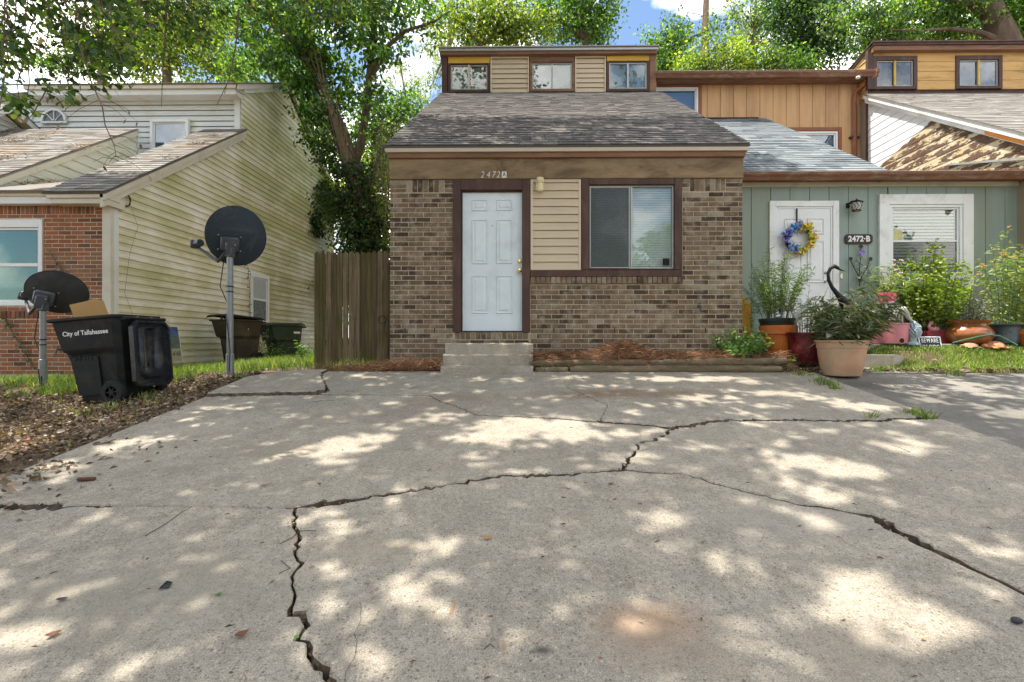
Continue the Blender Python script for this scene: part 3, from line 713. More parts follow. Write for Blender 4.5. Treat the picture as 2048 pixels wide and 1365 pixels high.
# the loose screen hangs a little crooked in the left half
sc_ = ring(XX(1179.5, YA), XX(1259.5, YA), ZZ(537, YA), ZZ(374.5, YA), .014, -.008, .008, .002); 
sc_.xf(Matrix.Translation((0, YA + .004, 0))).build('screen_frame', M_alu, wA)
MB().box(XX(1181, YA), XX(1258.5, YA), YA + .003, YA + .005, ZZ(535.5, YA), ZZ(376, YA)).build('screen', M_screen, wA)
MB().box(ix0 + .018, xm - .016, YA + .052, YA + .056, iz0 + .018, iz1 - .018).build('pane', G_win, wA)
MB().box(xm + .012, ix1 - .018, YA + .052, YA + .056, iz0 + .018, iz1 - .018).build('pane', G_win, wA)
blind(ix0 + .02, xm - .02, iz0 + .02, iz1 - .02, YA + .085, .0255).build('blind', M_blind, wA)
blind(xm + .02, ix1 - .02, iz0 + .02, iz1 - .02, YA + .085, .0255).build('blind', M_blind, wA)
MB().box(ix0, ix1, YA + .15, YA + .165, iz0, iz1).build('room_backing', M_room, wA)
kx, kz = P(1334, 523, YA)
st = MB().box(kx - .047, kx + .047, YA + .046, YA + .05, kz - .05, kz + .05).build('security_sticker', M_seam, wA)
# numbers, lamp, tap, meter
M_num = plain('number_white', (.72, .70, .62), .5, .12, 20, .1)
for ch, px in (('2', 964.5), ('4', 976), ('7', 986.5), ('2', 996)):
    x, z = P(px, 350.5, 7.09); text('digit', ch, .135, M_num, hA, (x, 7.086, z), ext=.004, off=-.001, shear=.25, sx=.78)
x, z = P(1008.5, 350, 7.09)
pl = MB().box(x - .035, x + .035, 7.082, 7.089, z - .047, z + .047, .002).build('letter_plate', M_num, hA)
text('letter', 'A', .088, M_seam, pl, (x, 7.0805, z), ext=.0005, off=.001, sx=.72)
M_cream = plain('cream_plastic', (.72, .60, .33), .4, .1, 8, .1); M_jar = plain('frosted_jar', (.78, .66, .40), .3, .05, 8, 0)
x, z = P(1080, 373, YA)
pl = MB().box(x - .048, x + .048, YA - .012, YA + .01, z - .03, z + .098, .004).build('porch_light', M_cream, hA)
MB().lathe([(0, .1), (.05, .098), (.056, .085), (.056, .03), (.05, .022), (.0, .022)], 20, (x, YA - .07, z)).build('lamp_cap', M_cream, pl, True)
for sgn in (-1, 1): MB().box(x + sgn * .053 - .006, x + sgn * .053 + .006, YA - .085, YA - .055, z - .085, z + .03, .003).build('lamp_arm', M_cream, pl)
MB().lathe([(0, -.098), (.03, -.096), (.044, -.08), (.045, .02), (0, .021)], 20, (x, YA - .07, z)).build('lamp_jar', M_jar, pl, True)
M_tap = plain('tap_metal', (.10, .12, .13), .4, .3, 30, .2, metal=.6)
def hose_tap(px, py, y, parent):
    x, z = P(px, py, y); m = MB().disc((x, y - .005, z), .022, 'y', 12, .01)
    m.tube([(x, y, z), (x, y - .06, z), (x + .005, y - .085, z - .03), (x + .005, y - .09, z - .065)], [.013, .014, .014, .012], 8)
    m.tube([(x, y - .055, z), (x, y - .055, z + .045)], .006, 6); m.disc((x, y - .055, z + .045), .03, 'z', 12, .01)
    return m.build('hose_tap', M_tap, parent, True)
hose_tap(1397.5, 614, YA, hA)
M_meter = plain('meter_grey', (.45, .47, .46), .5, .1, 8, .1); M_mlabel = plain('meter_label', (.75, .6, .06), .5, .05, 8, 0)
x = xa0 - .03
mb_ = MB().box(x - .10, x + .02, 7.62, 7.92, ZZ(575, 7.7), ZZ(525, 7.7), .008).build('meter_box', M_meter, hA)
MB().lathe([(0, -.16), (.08, -.155), (.092, -.12), (.095, 0), (.095, .02)], 20).xf(Matrix.Translation((x - .1, 7.77, ZZ(549, 7.7))) @ Matrix.Rotation(rad(90), 4, 'Y')).build('meter_dial', M_meter, mb_, True)
MB().box(x - .2, x - .12, 7.668, 7.674, ZZ(552, 7.67), ZZ(545, 7.67)).build('meter_label', M_mlabel, mb_)

# front steps: three cast concrete steps
stp = thing('front_steps', 'three worn concrete steps leading up to the white door', 'steps', (0.62 * 0 + XX(975, 6.7), 6.7, .98))
def rough_box(x0, x1, y0, y1, z0, z1, amp=.006):
    m = MB(); n = 22; vs = []; rows = [(y0, z0, 0), (y0 + .004, z1 - .02, 1), (y0 + .018, z1, 1), (y1, z1, 0), (y1, z0, 0)]
    for i in range(n + 1):
        x = x0 + (x1 - x0) * i / n
        for (y, z, k) in rows: vs.append((x, y + k * R.gauss(0, amp), z + k * R.gauss(0, amp * .6)))
    fs = [(i * 5 + k, i * 5 + 5 + k, i * 5 + 6 + k, i * 5 + 1 + k) for i in range(n) for k in range(4)] + [(4, 3, 2, 1, 0), tuple(n * 5 + k for k in range(5))]
    return m.add(vs, fs)
for a, b, y0, y1, pt, pb in ((890.5, 1066.5, 6.87, 7.11, 686.5, 713), (886, 1065.5, 6.69, 7.1, 709.5, 736), (881, 1066.5, 6.50, 7.09, 733, 752)):
    rough_box(XX(a, y0), XX(b, y0), y0, y1, ZZ(pb, y0) - .02, ZZ(pt, y0)).build('step', M_step, stp)

# ================================================================== HOUSE B: the middle unit, set back
YB = 8.12
M_sage = plain('sage_board', (.285, .345, .305), .75, .1, 3, .3, 50, stretch=(2, 1, .2), dirt=(.26, .29, .20), dirtscale=.8)
M_creamtrim = plain('cream_trim', (.62, .59, .47), .6, .06, 2, .1, dirt=(.45, .42, .32), dirtscale=1.5)
M_gutter = plain('brown_gutter', (.17, .075, .04), .4, .2, 3, .08, 20, stretch=(.4, 1, 1), dirt=(.30, .22, .16), dirtscale=9)
M_t111 = plain('tan_board', (.60, .35, .175), .75, .14, 2.2, .3, 40, stretch=(3, 1, .3), dirt=(.40, .22, .11), dirtscale=.9)
M_redtrim = plain('russet_trim', (.28, .10, .05), .65, .15, 3, .2)
M_shinB = pieces('blue_grey_shingle', [(0, (.14, .16, .175)), (.35, (.21, .235, .25)), (.7, (.28, .31, .325)), (1, (.37, .395, .40))], .92, .45, 140, .6, stain=(.2, .22, .23))
M_sagegap = plain('board_gap', (.05, .07, .07), .9, .1, 3, 0)
M_tangap = plain('tan_gap', (.16, .075, .03), .9, .1, 3, 0)
M_grout = plain('house_body', (.35, .27, .19), .85, .1, 2, .1)
xb0, xb1 = xa1 + .012, XX(2043, YB)
hB = thing('green_townhouse', 'middle townhouse with sage green boards below, tan boards above and a blue grey shingle roof', 'house', (5.6, YB, 1.3))
yu = 11.93
MB().prism([(YB + .1, .8), (YB + .1, 4.0), (yu + .13, 4.9), (yu + .13, 7.6), (14, 8.7), (17.8, 6.8), (17.8, .8)], 0, xb0, xb1 - .02).build('wall', M_grout, hB)
gp = .3185; g0 = XX(1502.5, YB)
def boards(parent, xs, y, z0, z1, mat, holes, backing, bname='board'):
    def pieces_(a, b):
        out = [(a, b, z0, z1)]
        for (h0, h1, k0, k1) in holes:
            nx = []
            for (p, q, r, t) in out:
                if q <= h0 or p >= h1 or t <= k0 or r >= k1: nx.append((p, q, r, t)); continue
                if p < h0 - .01: nx.append((p, h0, r, t))
                if q > h1 + .01: nx.append((h1, q, r, t))
                m0, m1 = max(p, h0), min(q, h1)
                if r < k0 - .01: nx.append((m0, m1, r, k0))
                if t > k1 + .01: nx.append((m0, m1, k1, t))
            out = nx
        return out
    for a, b in zip(xs, xs[1:]):
        for (p, q, r, t) in pieces_(a + .004, b - .004):
            if q - p > .02: MB().box(p, q, y, y + .016, r, t, .003).build(bname, mat, parent)
    m = MB()
    for (p, q, r, t) in pieces_(xs[0], xs[-1]): m.box(p, q, y + .017, y + .055, r, t)
    m.build('board_backing', backing, parent)
xs = [xb0] + [g0 + i * gp for i in range(20) if xb0 + .05 < g0 + i * gp < xb1 - .1] + [xb1 - .06]
boards(hB, xs, YB, 1.32, ZZ(374, YB), M_sage, [(XX(1777, YB), XX(1922, YB), ZZ(556, YB), ZZ(414, YB))], M_sagegap)
MB().box(xb0, xb1 + .02, YB - .035, YB + .05, ZZ(376.5, YB), ZZ(360.5, YB) + .03, .004).build('frieze_board', M_creamtrim, hB)
MB().box(xb0, xb1, 8.0, YB + .05, ZZ(360, 8.0) + .02, ZZ(358, 8.0) + .05).build('soffit', M_creamtrim, hB)
px0, px1 = XX(2034, YB), XX(2044.5, YB)
MB().box(px0, px1, YB - .05, YB + .04, 1.34, ZZ(376.5, YB) - .003, .004).build('corner_post', M_white, hB)
def gutter(parent, x0, x1, y, zt, h, d, mat):                # a formed K-shaped trough
    pr = [(0, 0), (-d * .55, 0), (-d * .7, h * .35), (-d * .95, h * .62), (-d, h * .92), (-d * .9, h), (-d * .86, h * .9), (-d * .55, h * .12), (-.006, h * .12), (0, h)]
    return MB().prism([(y + p[0], zt - h + p[1]) for p in pr], 0, x0, x1).build('gutter', mat, parent)
yg = 7.97
zg1, zg0 = ZZ(345, yg - .1), ZZ(361, yg - .1)
gutter(hB, xb0 + .06, XX(2075, yg), yg, zg1, zg1 - zg0, .11, M_gutter)
MB().box(xb0, XX(2060, yg), yg, yg + .03, zg0 - .01, zg1 - .012).build('fascia_board', M_gutter, hB)
zr0 = zg1 + .01; xr1 = XX(1776, yg - .03); ztB = ZZ(241, yu)
rB = MB().slab([(xb0 - .02, yg - .04, zr0 - .004), (xr1, yg - .04, zr0 - .004), (xr1, yu, ztB - .004), (xb0 - .02, yu, ztB - .004)], .03).build('roof', M_shinB, hB)
shingle(rB, xb0 - .02, xr1, yg - .04, zr0, yu, ztB, M_shinB, .145, .3)
MB().prism([(yg + .05, zr0 - .05), (yu, ztB - .03), (yu, 4.6), (yg + .05, 4.0)], 0, xr1 - .06, xr1 - .02).build('roof_side', M_t111, hB)
MB().slab([(xr1 - .05, yg - .03, zg1 - .002), (8.02, yg - .03, zg1 - .002), (8.02, yu, zg1 + .9), (xr1 - .05, yu, zg1 + .9)], .03).build('low_roof', M_shinB, hB)
MB().box(xb0 + .02, xr1 - .2, yu - .03, yu, ztB - .02, ztB + .03).build('flashing', M_seam, hB)
# upper wall
ux = lambda p: XX(p, yu)
uz = lambda p: ZZ(p, yu)
x0u, x1u = ux(1312), ux(1738)
xs = [x0u] + [ux(1388 + 26.35 * i) for i in range(14) if 1388 + 26.35 * i < 1735] + [x1u]
boards(hB, xs, yu, 4.5, uz(163.5), M_t111, [(ux(1303), ux(1393), uz(297), uz(181)), (ux(1563), ux(1672), uz(387), uz(270))], M_tangap)
MB().box(x0u, x1u, yu - .01, yu + .05, uz(163.5) + .003, uz(150), .003).build('frieze_board', M_t111, hB)
yg2 = 11.6
gutter(hB, XX(1311, yg2), XX(1756, yg2), yg2 + .06, ZZ(146, yg2), ZZ(146, yg2) - ZZ(158, yg2), .12, M_gutter)
MB().box(XX(1311, yg2), XX(1750, yg2), yg2 + .062, yu - .012, ZZ(159, yg2), ZZ(150, yg2)).build('soffit', M_redwood, hB)
MB().slab([(xb0, yg2, ZZ(145, yg2)), (xb1, yg2, ZZ(145, yg2)), (xb1, 14.0, ZZ(145, yg2) + 1.12), (xb0, 14.0, ZZ(145, yg2) + 1.12)], .03).build('upper_roof', M_shinB, hB)
MB().slab([(xb1, 17.9, ZZ(145, yg2) - .8), (xb0, 17.9, ZZ(145, yg2) - .8), (xb0, 14.0, ZZ(145, yg2) + 1.12), (xb1, 14.0, ZZ(145, yg2) + 1.12)], -.03).build('rear_roof', M_shinB, hB)
window(hB, ux(1300), ux(1395.5), uz(300), uz(178), yu - .02, M_vinylw, .045, .1, M_vinylw, 'h', (G_sky, G_dark), (M_blindb, None), .03)
ring(ux(1294), ux(1403), uz(306), uz(169.5), .088, yu - .03, yu + .02, .003).build('window_trim', M_redtrim, hB)
window(hB, ux(1560), ux(1674), uz(390), uz(267.5), yu - .02, M_vinylw, .045, .1, M_vinylw, None, (G_sky,), (M_blindb,), .03)
ring(ux(1552), ux(1682.5), uz(396), uz(259), .088, yu - .03, yu + .02, .003).build('window_trim', M_redtrim, hB)
MB().box(ux(1590), ux(1655), yu - .004, yu, uz(223), uz(221.5)).build('board_joint', M_tangap, hB) if False else None
# downspout
ds = [(ux(1731), 11.56, uz(160)), (ux(1729), 11.6, uz(172)), (ux(1708), 11.86, uz(192)), (ux(1706), 11.87, uz(205)), (ux(1706.5), 11.87, uz(330))]
M_spout = plain('copper_spout', (.30, .115, .06), .45, .2, 4, .1)
m = MB()
m.tube(ds, .052, 4); m.build('downspout', M_spout, hB)
MB().box(ux(1697), ux(1716), 11.85, 11.94, uz(282), uz(278.5), .004).build('downspout_strap', M_brown, hB)
x, z = P(1716, 153, 11.5); MB().ball((x, 11.5, z - .03), (.05, .05, .035), 10, 6).build('soffit_light', M_vinylw, hB, True)
# front door of B
bx = lambda p: XX(p, YB)
bz = lambda p: ZZ(p, YB)
frB = ring(bx(1537.5), bx(1676), 1.36, bz(405), .1, YB - .035, YB + .02, .004, 0, .095).build('door_frame', M_white, hB)
ring(bx(1537.5) + .102, bx(1676) - .102, 1.36, bz(405) - .097, .03, YB - .02, YB + .015, .003, 0).build('door_stop', M_vinylw, frB)
da, db = bx(1537.5) + .134, bx(1676) - .134; dt = bz(405) - .129
drB = MB().box(da, db, YB - .012, YB + .014, 1.375, dt, .002).build('door', M_vinylw, hB)
dw = db - da; dh = dt - 1.375
for (u0, u1) in ((.13, .46), (.56, .88)):
    for (v0, v1) in ((.07, .19), (.24, .55), (.66, .93)):
        panel(drB, da + u0 * dw, da + u1 * dw, dt - v1 * dh, dt - v0 * dh, YB - .0165, M_vinylw)
M_chrome = plain('nickel', (.55, .53, .48), .25, .1, 20, 0, metal=1.0)
for py, r in ((546, .026), (563, .03)):
    kx, kz = P(1649, py, YB); MB().lathe([(0, 0), (r, 0), (r, .01), (.012, .02), (.012, .035), (r * .85, .045), (r * .8, .065), (0, .07)], 16).xf(Matrix.Translation((kx, YB - .012, kz)) @ Matrix.Rotation(rad(90), 4, 'X')).build('door_knob' if py > 550 else 'deadbolt', M_chrome, drB, True)
kx, kz = P(1682.5, 553, YB); bb = MB().box(kx - .022, kx + .022, YB - .015, YB + .004, kz - .045, kz + .045, .004).build('doorbell', M_chrome, hB)
# front window of B
wB = ring(bx(1755.5), bx(1943), bz(577), bz(393), XX(1776, YB) - bx(1755.5), YB - .045, YB + .02, .004).build('window', M_white, hB)
t_ = XX(1776, YB) - bx(1755.5)
ring(bx(1755.5) + t_ + .002, bx(1943) - t_ - .002, bz(577) + t_ + .002, bz(393) - t_ - .002, .045, YB - .03, YB + .05, .003).build('jamb', M_vinylw, wB)
i0, i1, j0, j1 = bx(1755.5) + t_ + .05, bx(1943) - t_ - .05, bz(577) + t_ + .05, bz(393) - t_ - .05
jm = bz(485); s = ring(i0, i1, j0, j1, .028, YB - .012, YB + .03, .002); s.box(i0 + .028, i1 - .028, YB - .014, YB + .03, jm - .016, jm + .016, .002); s.build('sash', M_vinylw, wB)
MB().box(i0 + .028, i1 - .028, YB + .004, YB + .008, jm + .016, j1 - .028).build('pane', G_win, wB); MB().box(i0 + .028, i1 - .028, YB + .004, YB + .008, j0 + .028, jm - .016).build('pane', G_dark, wB)
blind(i0 + .03, i1 - .03, j0 + .03, j1 - .03, YB + .04, .052, .70).build('blind', M_blindg, wB)
MB().box(i0, i1, YB + .085, YB + .09, j0, j1).build('room_backing', M_room, wB)
x, z = P(1795, 471, YB); o = MB().disc((x, YB + .003, z), .095, 'y', 8, .002).build('security_sticker', plain('sticker_yellow', (.55, .50, .22), .5, .2, 20, 0), wB)
# wall lantern, number plaque
M_blk = plain('black_iron', (.018, .016, .015), .45, .2, 20, .15, metal=.3)
M_lg = plain('lantern_glass', (.55, .55, .48), .25, .1, 12, 0)
x, z = P(1699, 413, YB)
ln_ = MB().lathe([(.0, .09), (.012, .085), (.012, .07), (.03, .062), (.085, .035), (.095, .022), (.0, .022)], 16, (x + .03, YB - .13, z)).build('wall_lantern', M_blk, hB, True)
MB().box(x - .06, x - .01, YB - .03, YB + .004, z - .03, z + .05, .006).tube([(x - .035, YB - .02, z + .03), (x - .02, YB - .07, z + .06), (x + .03, YB - .12, z + .06)], .009, 6).build('lantern_bracket', M_blk, ln_)
MB().lathe([(.0, -.105), (.05, -.105), (.056, -.095), (.072, .02), (.0, .021)], 16, (x + .03, YB - .13, z)).build('lantern_glass', M_lg, ln_, True)
cg = MB()
for k in range(8):
    a = k * math.pi / 4; c_, s_ = math.cos(a), math.sin(a); a2 = a + math.pi / 4; c2_, s2_ = math.cos(a2), math.sin(a2)
    cg.tube([(x + .03 + .06 * c_, YB - .13 + .06 * s_, z - .1), (x + .03 + .068 * c2_, YB - .13 + .068 * s2_, z - .045), (x + .03 + .076 * c_, YB - .13 + .076 * s_, z + .022)], .005, 4)
cg.lathe([(.052, -.115), (.064, -.112), (.064, -.1), (.052, -.1)], 16, (x + .03, YB - .13, z)); cg.build('lantern_cage', M_blk, ln_)
M_plq = plain('plaque_brown', (.045, .022, .017), .5, .2, 10, .1)
px0_, pz0_ = P(1688.5, 488.5, YB); px1_, pz1_ = P(1743, 469.5, YB); c_ = .03
pq = MB().prism([(px0_ + c_, pz0_), (px1_ - c_, pz0_), (px1_, pz0_ + c_), (px1_, pz1_ - c_), (px1_ - c_, pz1_), (px0_ + c_, pz1_), (px0_, pz1_ - c_), (px0_, pz0_ + c_)], 1, YB - .03, YB - .006).build('number_plaque', M_plq, hB)
text('plaque_number', '2472·B', .128, M_white, pq, ((px0_ + px1_) / 2, YB - .0315, (pz0_ + pz1_) / 2 - .003), ext=.002, off=.0045, sx=.93, space=1.06)

# ================================================================== HOUSE C: far right unit, its left flank half repainted
xc = XX(1735.5, 11.6) + .02
hC = thing('timber_townhouse', 'right hand townhouse with yellow boards up high and a flank of peeling and white planks', 'house', (9.5, 8.0, 1.2))
t = NT('peeling_planks')
y_ = t.axis(1); z_ = t.axis(2); x_ = t.axis(0)
bd = t.math('ADD', t.math('SUBTRACT', y_, 9.55), t.math('MULTIPLY', t.math('SUBTRACT', z_, 5.72), 3.7))
v = t.pos((1, .55, 1.6))
bd = t.math('ADD', bd, t.math('MULTIPLY', t.math('SUBTRACT', t.noise(5, 5, .65), .5), .5))
white = t.ramp(bd, [(.45, 0.0), (.52, 1.0)])
fr_ = t.math('FRACT', t.math('DIVIDE', t.math('SUBTRACT', z_, 4.0), .17))
fl = t.math('ADD', t.math('MULTIPLY', fr_, .20), t.math('ADD', t.math('MULTIPLY', t.noise(4.2, 8, .75, v), 1.5), t.math('MULTIPLY', t.noise(22, 4, .7, v), .25)))
cream = t.ramp(fl, [(.99, 0.0), (1.0, 1.0)])
cc = t.mix(cream, t.ramp(t.noise(9, 5, .6, v), [(.3, (.085, .045, .03)), (.7, (.17, .10, .065))]), t.ramp(t.noise(3, 4, .6), [(.35, (.52, .38, .20)), (.6, (.60, .52, .36))]))
cc = t.mix(white, cc, (.80, .80, .79))
M_peel = t.pbr(cc, .75, t.bump(t.math('ADD', cream, white), .6, .006))
M_yplank = plain('yellow_plank', (.60, .36, .13), .7, .13, 2.5, .25, 35, stretch=(.3, 1, 2), dirt=(.30, .16, .06), dirtscale=3)
M_shinC = pieces('pale_shingle', [(0, (.30, .27, .24)), (.5, (.38, .345, .31)), (1, (.47, .43, .39))], .92, .35, 140, .5)
yC0 = 6.85; zC0 = ZZ(0, 1) * 0 + H + 2.63; zC1 = H + (685 - 193) / F * 11.62
ysl = (zC1 - zC0) / (11.62 - yC0)
MB().prism([(7.15, .8), (7.15, zC0 + .1), (11.7, zC1 - .1), (11.7, 8.05), (17.6, 6.5), (17.6, .8)], 0, xc + .03, xc + 5.0).build('wall', M_grout, hC)
lap([(7.15, 4.0), (11.62, 4.0), (11.62, zC1 - .16), (7.15, zC0 + (7.15 - yC0) * ysl - .16)], 0, xc, -1, .17, M_peel, hC, lift=.007, gap=.007)
MB().box(xc - .005, xc + .03, 7.13, 11.65, .8, 4.0).build('lower_wall', M_grout, hC)
MB().box(xc - .03, xc + .02, 11.6, 11.66, 4.4, zC1, .004).build('corner_trim', M_brown, hC)
def rake(parent, x0, x1, ya, za, yb_, zb_, d0, d1, mat, name='rake_board'):
    return MB().prism([(ya, za - d0), (yb_, zb_ - d0), (yb_, zb_ - d1), (ya, za - d1)], 0, x0, x1).build(name, mat, parent)
M_orange = plain('orange_board', (.72, .26, .06), .65, .12, 3, .2)
yo = PX(1978, 330, xc)[0]
zat = lambda y: zC0 + (y - yC0) * ysl
rake(hC, xc - .115, xc - .085, yC0, zC0, 11.62, zC1, .015, .115, M_white)
rake(hC, xc - .08, xc - .05, yo, zat(yo), 11.62, zC1, .10, .20, M_white)
rake(hC, xc - .08, xc - .05, yC0, zC0, yo - .004, zat(yo - .004), .10, .20, M_orange)
rake(hC, xc - .05, xc - .02, yC0, zC0, 11.62, zC1, .02, .22, M_white)
rC = MB().slab([(xc - .13, yC0, zC0), (xc + 5, yC0, zC0), (xc + 5, 11.62, zC1), (xc - .13, 11.62, zC1)], .02).build('roof', M_shinC, hC)
shingle(rC, xc - .13, xc + 3.2, yC0, zC0 + .004, 11.62, zC1 + .004, M_shinC, .135, .3, 0)
# clerestory of C
MB().box(xc + .02, xc + 5, 11.66, 11.8, zC1 - .1, ZZ(108, 11.62)).build('clerestory_backing', M_brown, hC)
dx = lambda p: XX(p, 11.62)
dz = lambda p: ZZ(p, 11.62)
pl_edges = [184.5, 166.5, 148.5, 129.5, 106]
for a, b in ((1834, 1911), (2004, 2120)):
    for k, (e0, e1) in enumerate(zip(pl_edges, pl_edges[1:])):
        MB().box(dx(a), dx(b), 11.625, 11.665, dz(e0) + .003, dz(e1) - .003, .004).build('siding_plank', M_yplank, hC)
for a, b in ((1746, 1834), (1911, 2004)):
    MB().box(dx(a), dx(b), 11.625, 11.665, dz(118) , dz(106), .004).build('siding_plank', M_yplank, hC)
    window(hC, dx(a), dx(b), dz(184), dz(118) - .004, 11.62, M_brown, .085, .1, M_alu, 'v', (G_sky, G_sky), (M_blind, M_blind), .025, tb=.07, tt=.1, mull=M_yellow, proud=.02)
MB().box(xc - .02, dx(1746), 11.60, 11.68, dz(184), dz(106), .004).build('corner_post', M_brown, hC)
yf = 11.5
fz0, fz1, fzm = ZZ(106, yf), ZZ(91, yf), ZZ(97, yf)
MB().box(XX(1748, yf), xc + 5, yf, 11.62, fz0, fzm, .004).build('fascia_board', M_redwood, hC)
MB().box(XX(1746, yf - .03), xc + 5, yf - .03, 11.6, fzm + .002, fz1, .003).build('eave_trim', M_brown, hC)
xcl = XX(1746, yf - .03)
MB().slab([(xcl - .02, yf - .05, fz1 + .012), (xc + 5, yf - .05, fz1 + .012), (xc + 5, 17.8, fz1 - 1.2), (xcl - .02, 17.8, fz1 - 1.2)], .025).build('upper_roof', M_brown, hC)
rake(hC, xcl, xcl + .03, yf - .02, fz1 + .01, 17.8, fz1 - 1.2, .0, .09, M_brown)
rake(hC, xcl + .04, xcl + .07, yf + .02, fz1 + .01, 17.8, fz1 - 1.2, .09, .19, M_yplank)
lap([(11.66, zC1), (17.6, 5.0), (17.6, fz1 - 1.37), (11.66, fz1 - .26)], 0, xc + .02, -1, .17, M_yplank, hC, lift=.02)
MB().prism([(7.3, H + 2.74), (9.4, H + 3.36), (9.4, H + 3.39), (7.3, H + 2.79)], 0, xc - .05, xc - .004).build('step_flashing', M_alu, hC)

# ================================================================== HOUSE L: the pale house on the left
XLW = -6.96; YL = 8.08
hL = thing('pale_sided_house', 'pale house on the left with a mouldy lap sided flank and a red brick front', 'house', (-8.6, YL, .85))
t = NT('mouldy_vinyl')
v = t.pos((1, .55, 1.5)); n1 = t.noise(1.5, 7, .66, v, .5); n2 = t.noise(.55, 3, .5, t.pos((1, 1.2, .5)))
zf = t.axis(2)
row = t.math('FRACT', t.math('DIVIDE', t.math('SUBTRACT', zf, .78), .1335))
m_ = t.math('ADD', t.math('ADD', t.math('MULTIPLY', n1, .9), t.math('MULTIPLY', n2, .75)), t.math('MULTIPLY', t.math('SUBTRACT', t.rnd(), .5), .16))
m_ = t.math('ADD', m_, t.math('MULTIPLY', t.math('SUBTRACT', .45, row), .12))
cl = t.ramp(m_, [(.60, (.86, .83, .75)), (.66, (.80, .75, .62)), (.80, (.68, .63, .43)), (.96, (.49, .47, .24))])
cl = t.mix(t.ramp(t.noise(26, 4, .6, t.pos((1, .4, 1.6))), [(.66, 0.0), (.74, .55)]), cl, (.72, .70, .60))
green = t.math('MULTIPLY', t.ramp(t.axis(1), [(0, 0.0), (1, 0.0)]), 0)
gy_ = t.n('ShaderNodeMapRange'); gy_.inputs[1].default_value = 15.6; gy_.inputs[2].default_value = 17.2; t.l(t.axis(1), gy_.inputs[0])
gnz = t.math('MULTIPLY', gy_.outputs[0], t.ramp(t.noise(.9, 4, .6, t.pos((1, 1.4, .35))), [(.40, 0.0), (.6, .8)]))
cl = t.mix(gnz, cl, (.27, .29, .09))
M_mould = t.pbr(cl, .55, None, 0, .3)
M_lwhite = plain('pale_vinyl', (.74, .755, .73), .5, .05, 1.2, .04, dirt=(.62, .58, .48), dirtscale=.9)
M_ltrim = plain('pale_trim', (.64, .59, .48), .5, .06, 2, .05, dirt=(.52, .45, .34), dirtscale=1.2)
M_lstain = plain('stained_vinyl', (.66, .66, .56), .55, .1, 1.0, .04, 30, stretch=(1, .8, 2.5), dirt=(.42, .42, .24), dirtscale=1.4)
M_shinL = pieces('weathered_shingle', [(0, (.17, .15, .13)), (.3, (.25, .225, .20)), (.65, (.34, .315, .285)), (1, (.43, .405, .37))], .92, .45, 120, .6, stain=(.30, .20, .12), stainscale=1.6)
M_brickL = pieces('red_brick', [(0, (.16, .075, .05)), (.15, (.21, .10, .065)), (.22, (.36, .135, .065)), (.55, (.44, .165, .075)), (.8, (.40, .19, .105)), (1, (.30, .14, .085))], .9, .4, 40, .4, (.6, .6, 1.6), stain=(.28, .16, .10), stainscale=1.2)
M_mortarL = plain('pale_mortar', (.58, .49, .38), .95, .2, 14, .5, 120, dirt=(.25, .19, .13), dirtscale=1.2)
pf = lambda x, y: PX(x, y, XLW)
c_ft, c_cl, c_ct, c_rg, c_rm, c_re = pf(214, 398), pf(482, 268), pf(482, 179), pf(571, 176), pf(640, 333), pf(668, 402)
flank = [(YL, .82), (c_re[0], .95), c_re, c_rm, c_rg, c_ct, c_cl, (YL, c_ft[1])]
# wall mass in two convex pieces, then the lapped planks of the flank
MB().prism([(YL + .05, .6), (YL + .05, c_ft[1] - .02), (c_cl[0] + .03, c_cl[1] - .02), (c_cl[0] + .03, .6)], 0, XLW - .78, XLW - .01).build('wall', M_lstain, hL)
MB().prism([(c_cl[0] + .16, .6), (c_cl[0] + .16, c_ct[1]), c_rg, (c_re[0] - .02, c_re[1]), (c_re[0] - .02, .6)], 0, -13.5, XLW - .01).build('rear_wall', M_lstain, hL)
fl1 = [(YL, .84), (c_cl[0], .84), c_cl, (YL, c_ft[1])]
fl2 = [(c_cl[0] + .001, .84), (c_re[0], .84), c_re, c_rm, c_rg, c_ct]
pit = .1335; zz_ = .84
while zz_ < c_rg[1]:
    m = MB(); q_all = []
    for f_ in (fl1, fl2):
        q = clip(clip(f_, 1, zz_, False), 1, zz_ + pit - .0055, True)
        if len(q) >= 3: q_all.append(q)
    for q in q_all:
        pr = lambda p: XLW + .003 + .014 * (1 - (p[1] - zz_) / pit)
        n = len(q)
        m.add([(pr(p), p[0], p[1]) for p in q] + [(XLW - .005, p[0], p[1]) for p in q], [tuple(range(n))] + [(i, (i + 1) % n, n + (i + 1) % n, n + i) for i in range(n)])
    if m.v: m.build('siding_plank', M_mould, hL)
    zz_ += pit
MB().box(XLW - .2, XLW - .012, YL + .05, c_re[0], .4, .84).build('foundation', M_mortarL, hL)
# front: brick
zbL, ztL = ZZ(750, YL), ZZ(404, YL); xl_r = XX(204, YL); xl_l = -9.6
xl_l = -13.4
wxa, wxb, wza, wzb = -9.3, XX(86, YL), ZZ(611, YL), ZZ(436.5, YL)
mm0 = MB().box(wxb - .01, xl_r - .004, YL + .0045, YL + .3, .4, ztL).box(xl_l, wxb - .011, YL + .0045, YL + .3, .4, wza + .01).box(xl_l, wxb - .011, YL + .0045, YL + .3, wzb - .01, ztL).box(xl_l, wxa + .01, YL + .0045, YL + .3, wza + .011, wzb - .011); mm0.build('mortar_bed', M_mortarL, hL)
zs0 = ZZ(425.5, YL)
bl = rowlock(-8.9, xl_r - .13, zs0, ztL - .004, .0735)
for k in range(3):
    h3 = (ztL - zs0) / 3; bl.append((xl_r - .12, xl_r, zs0 + k * h3, zs0 + (k + 1) * h3 - .0095))
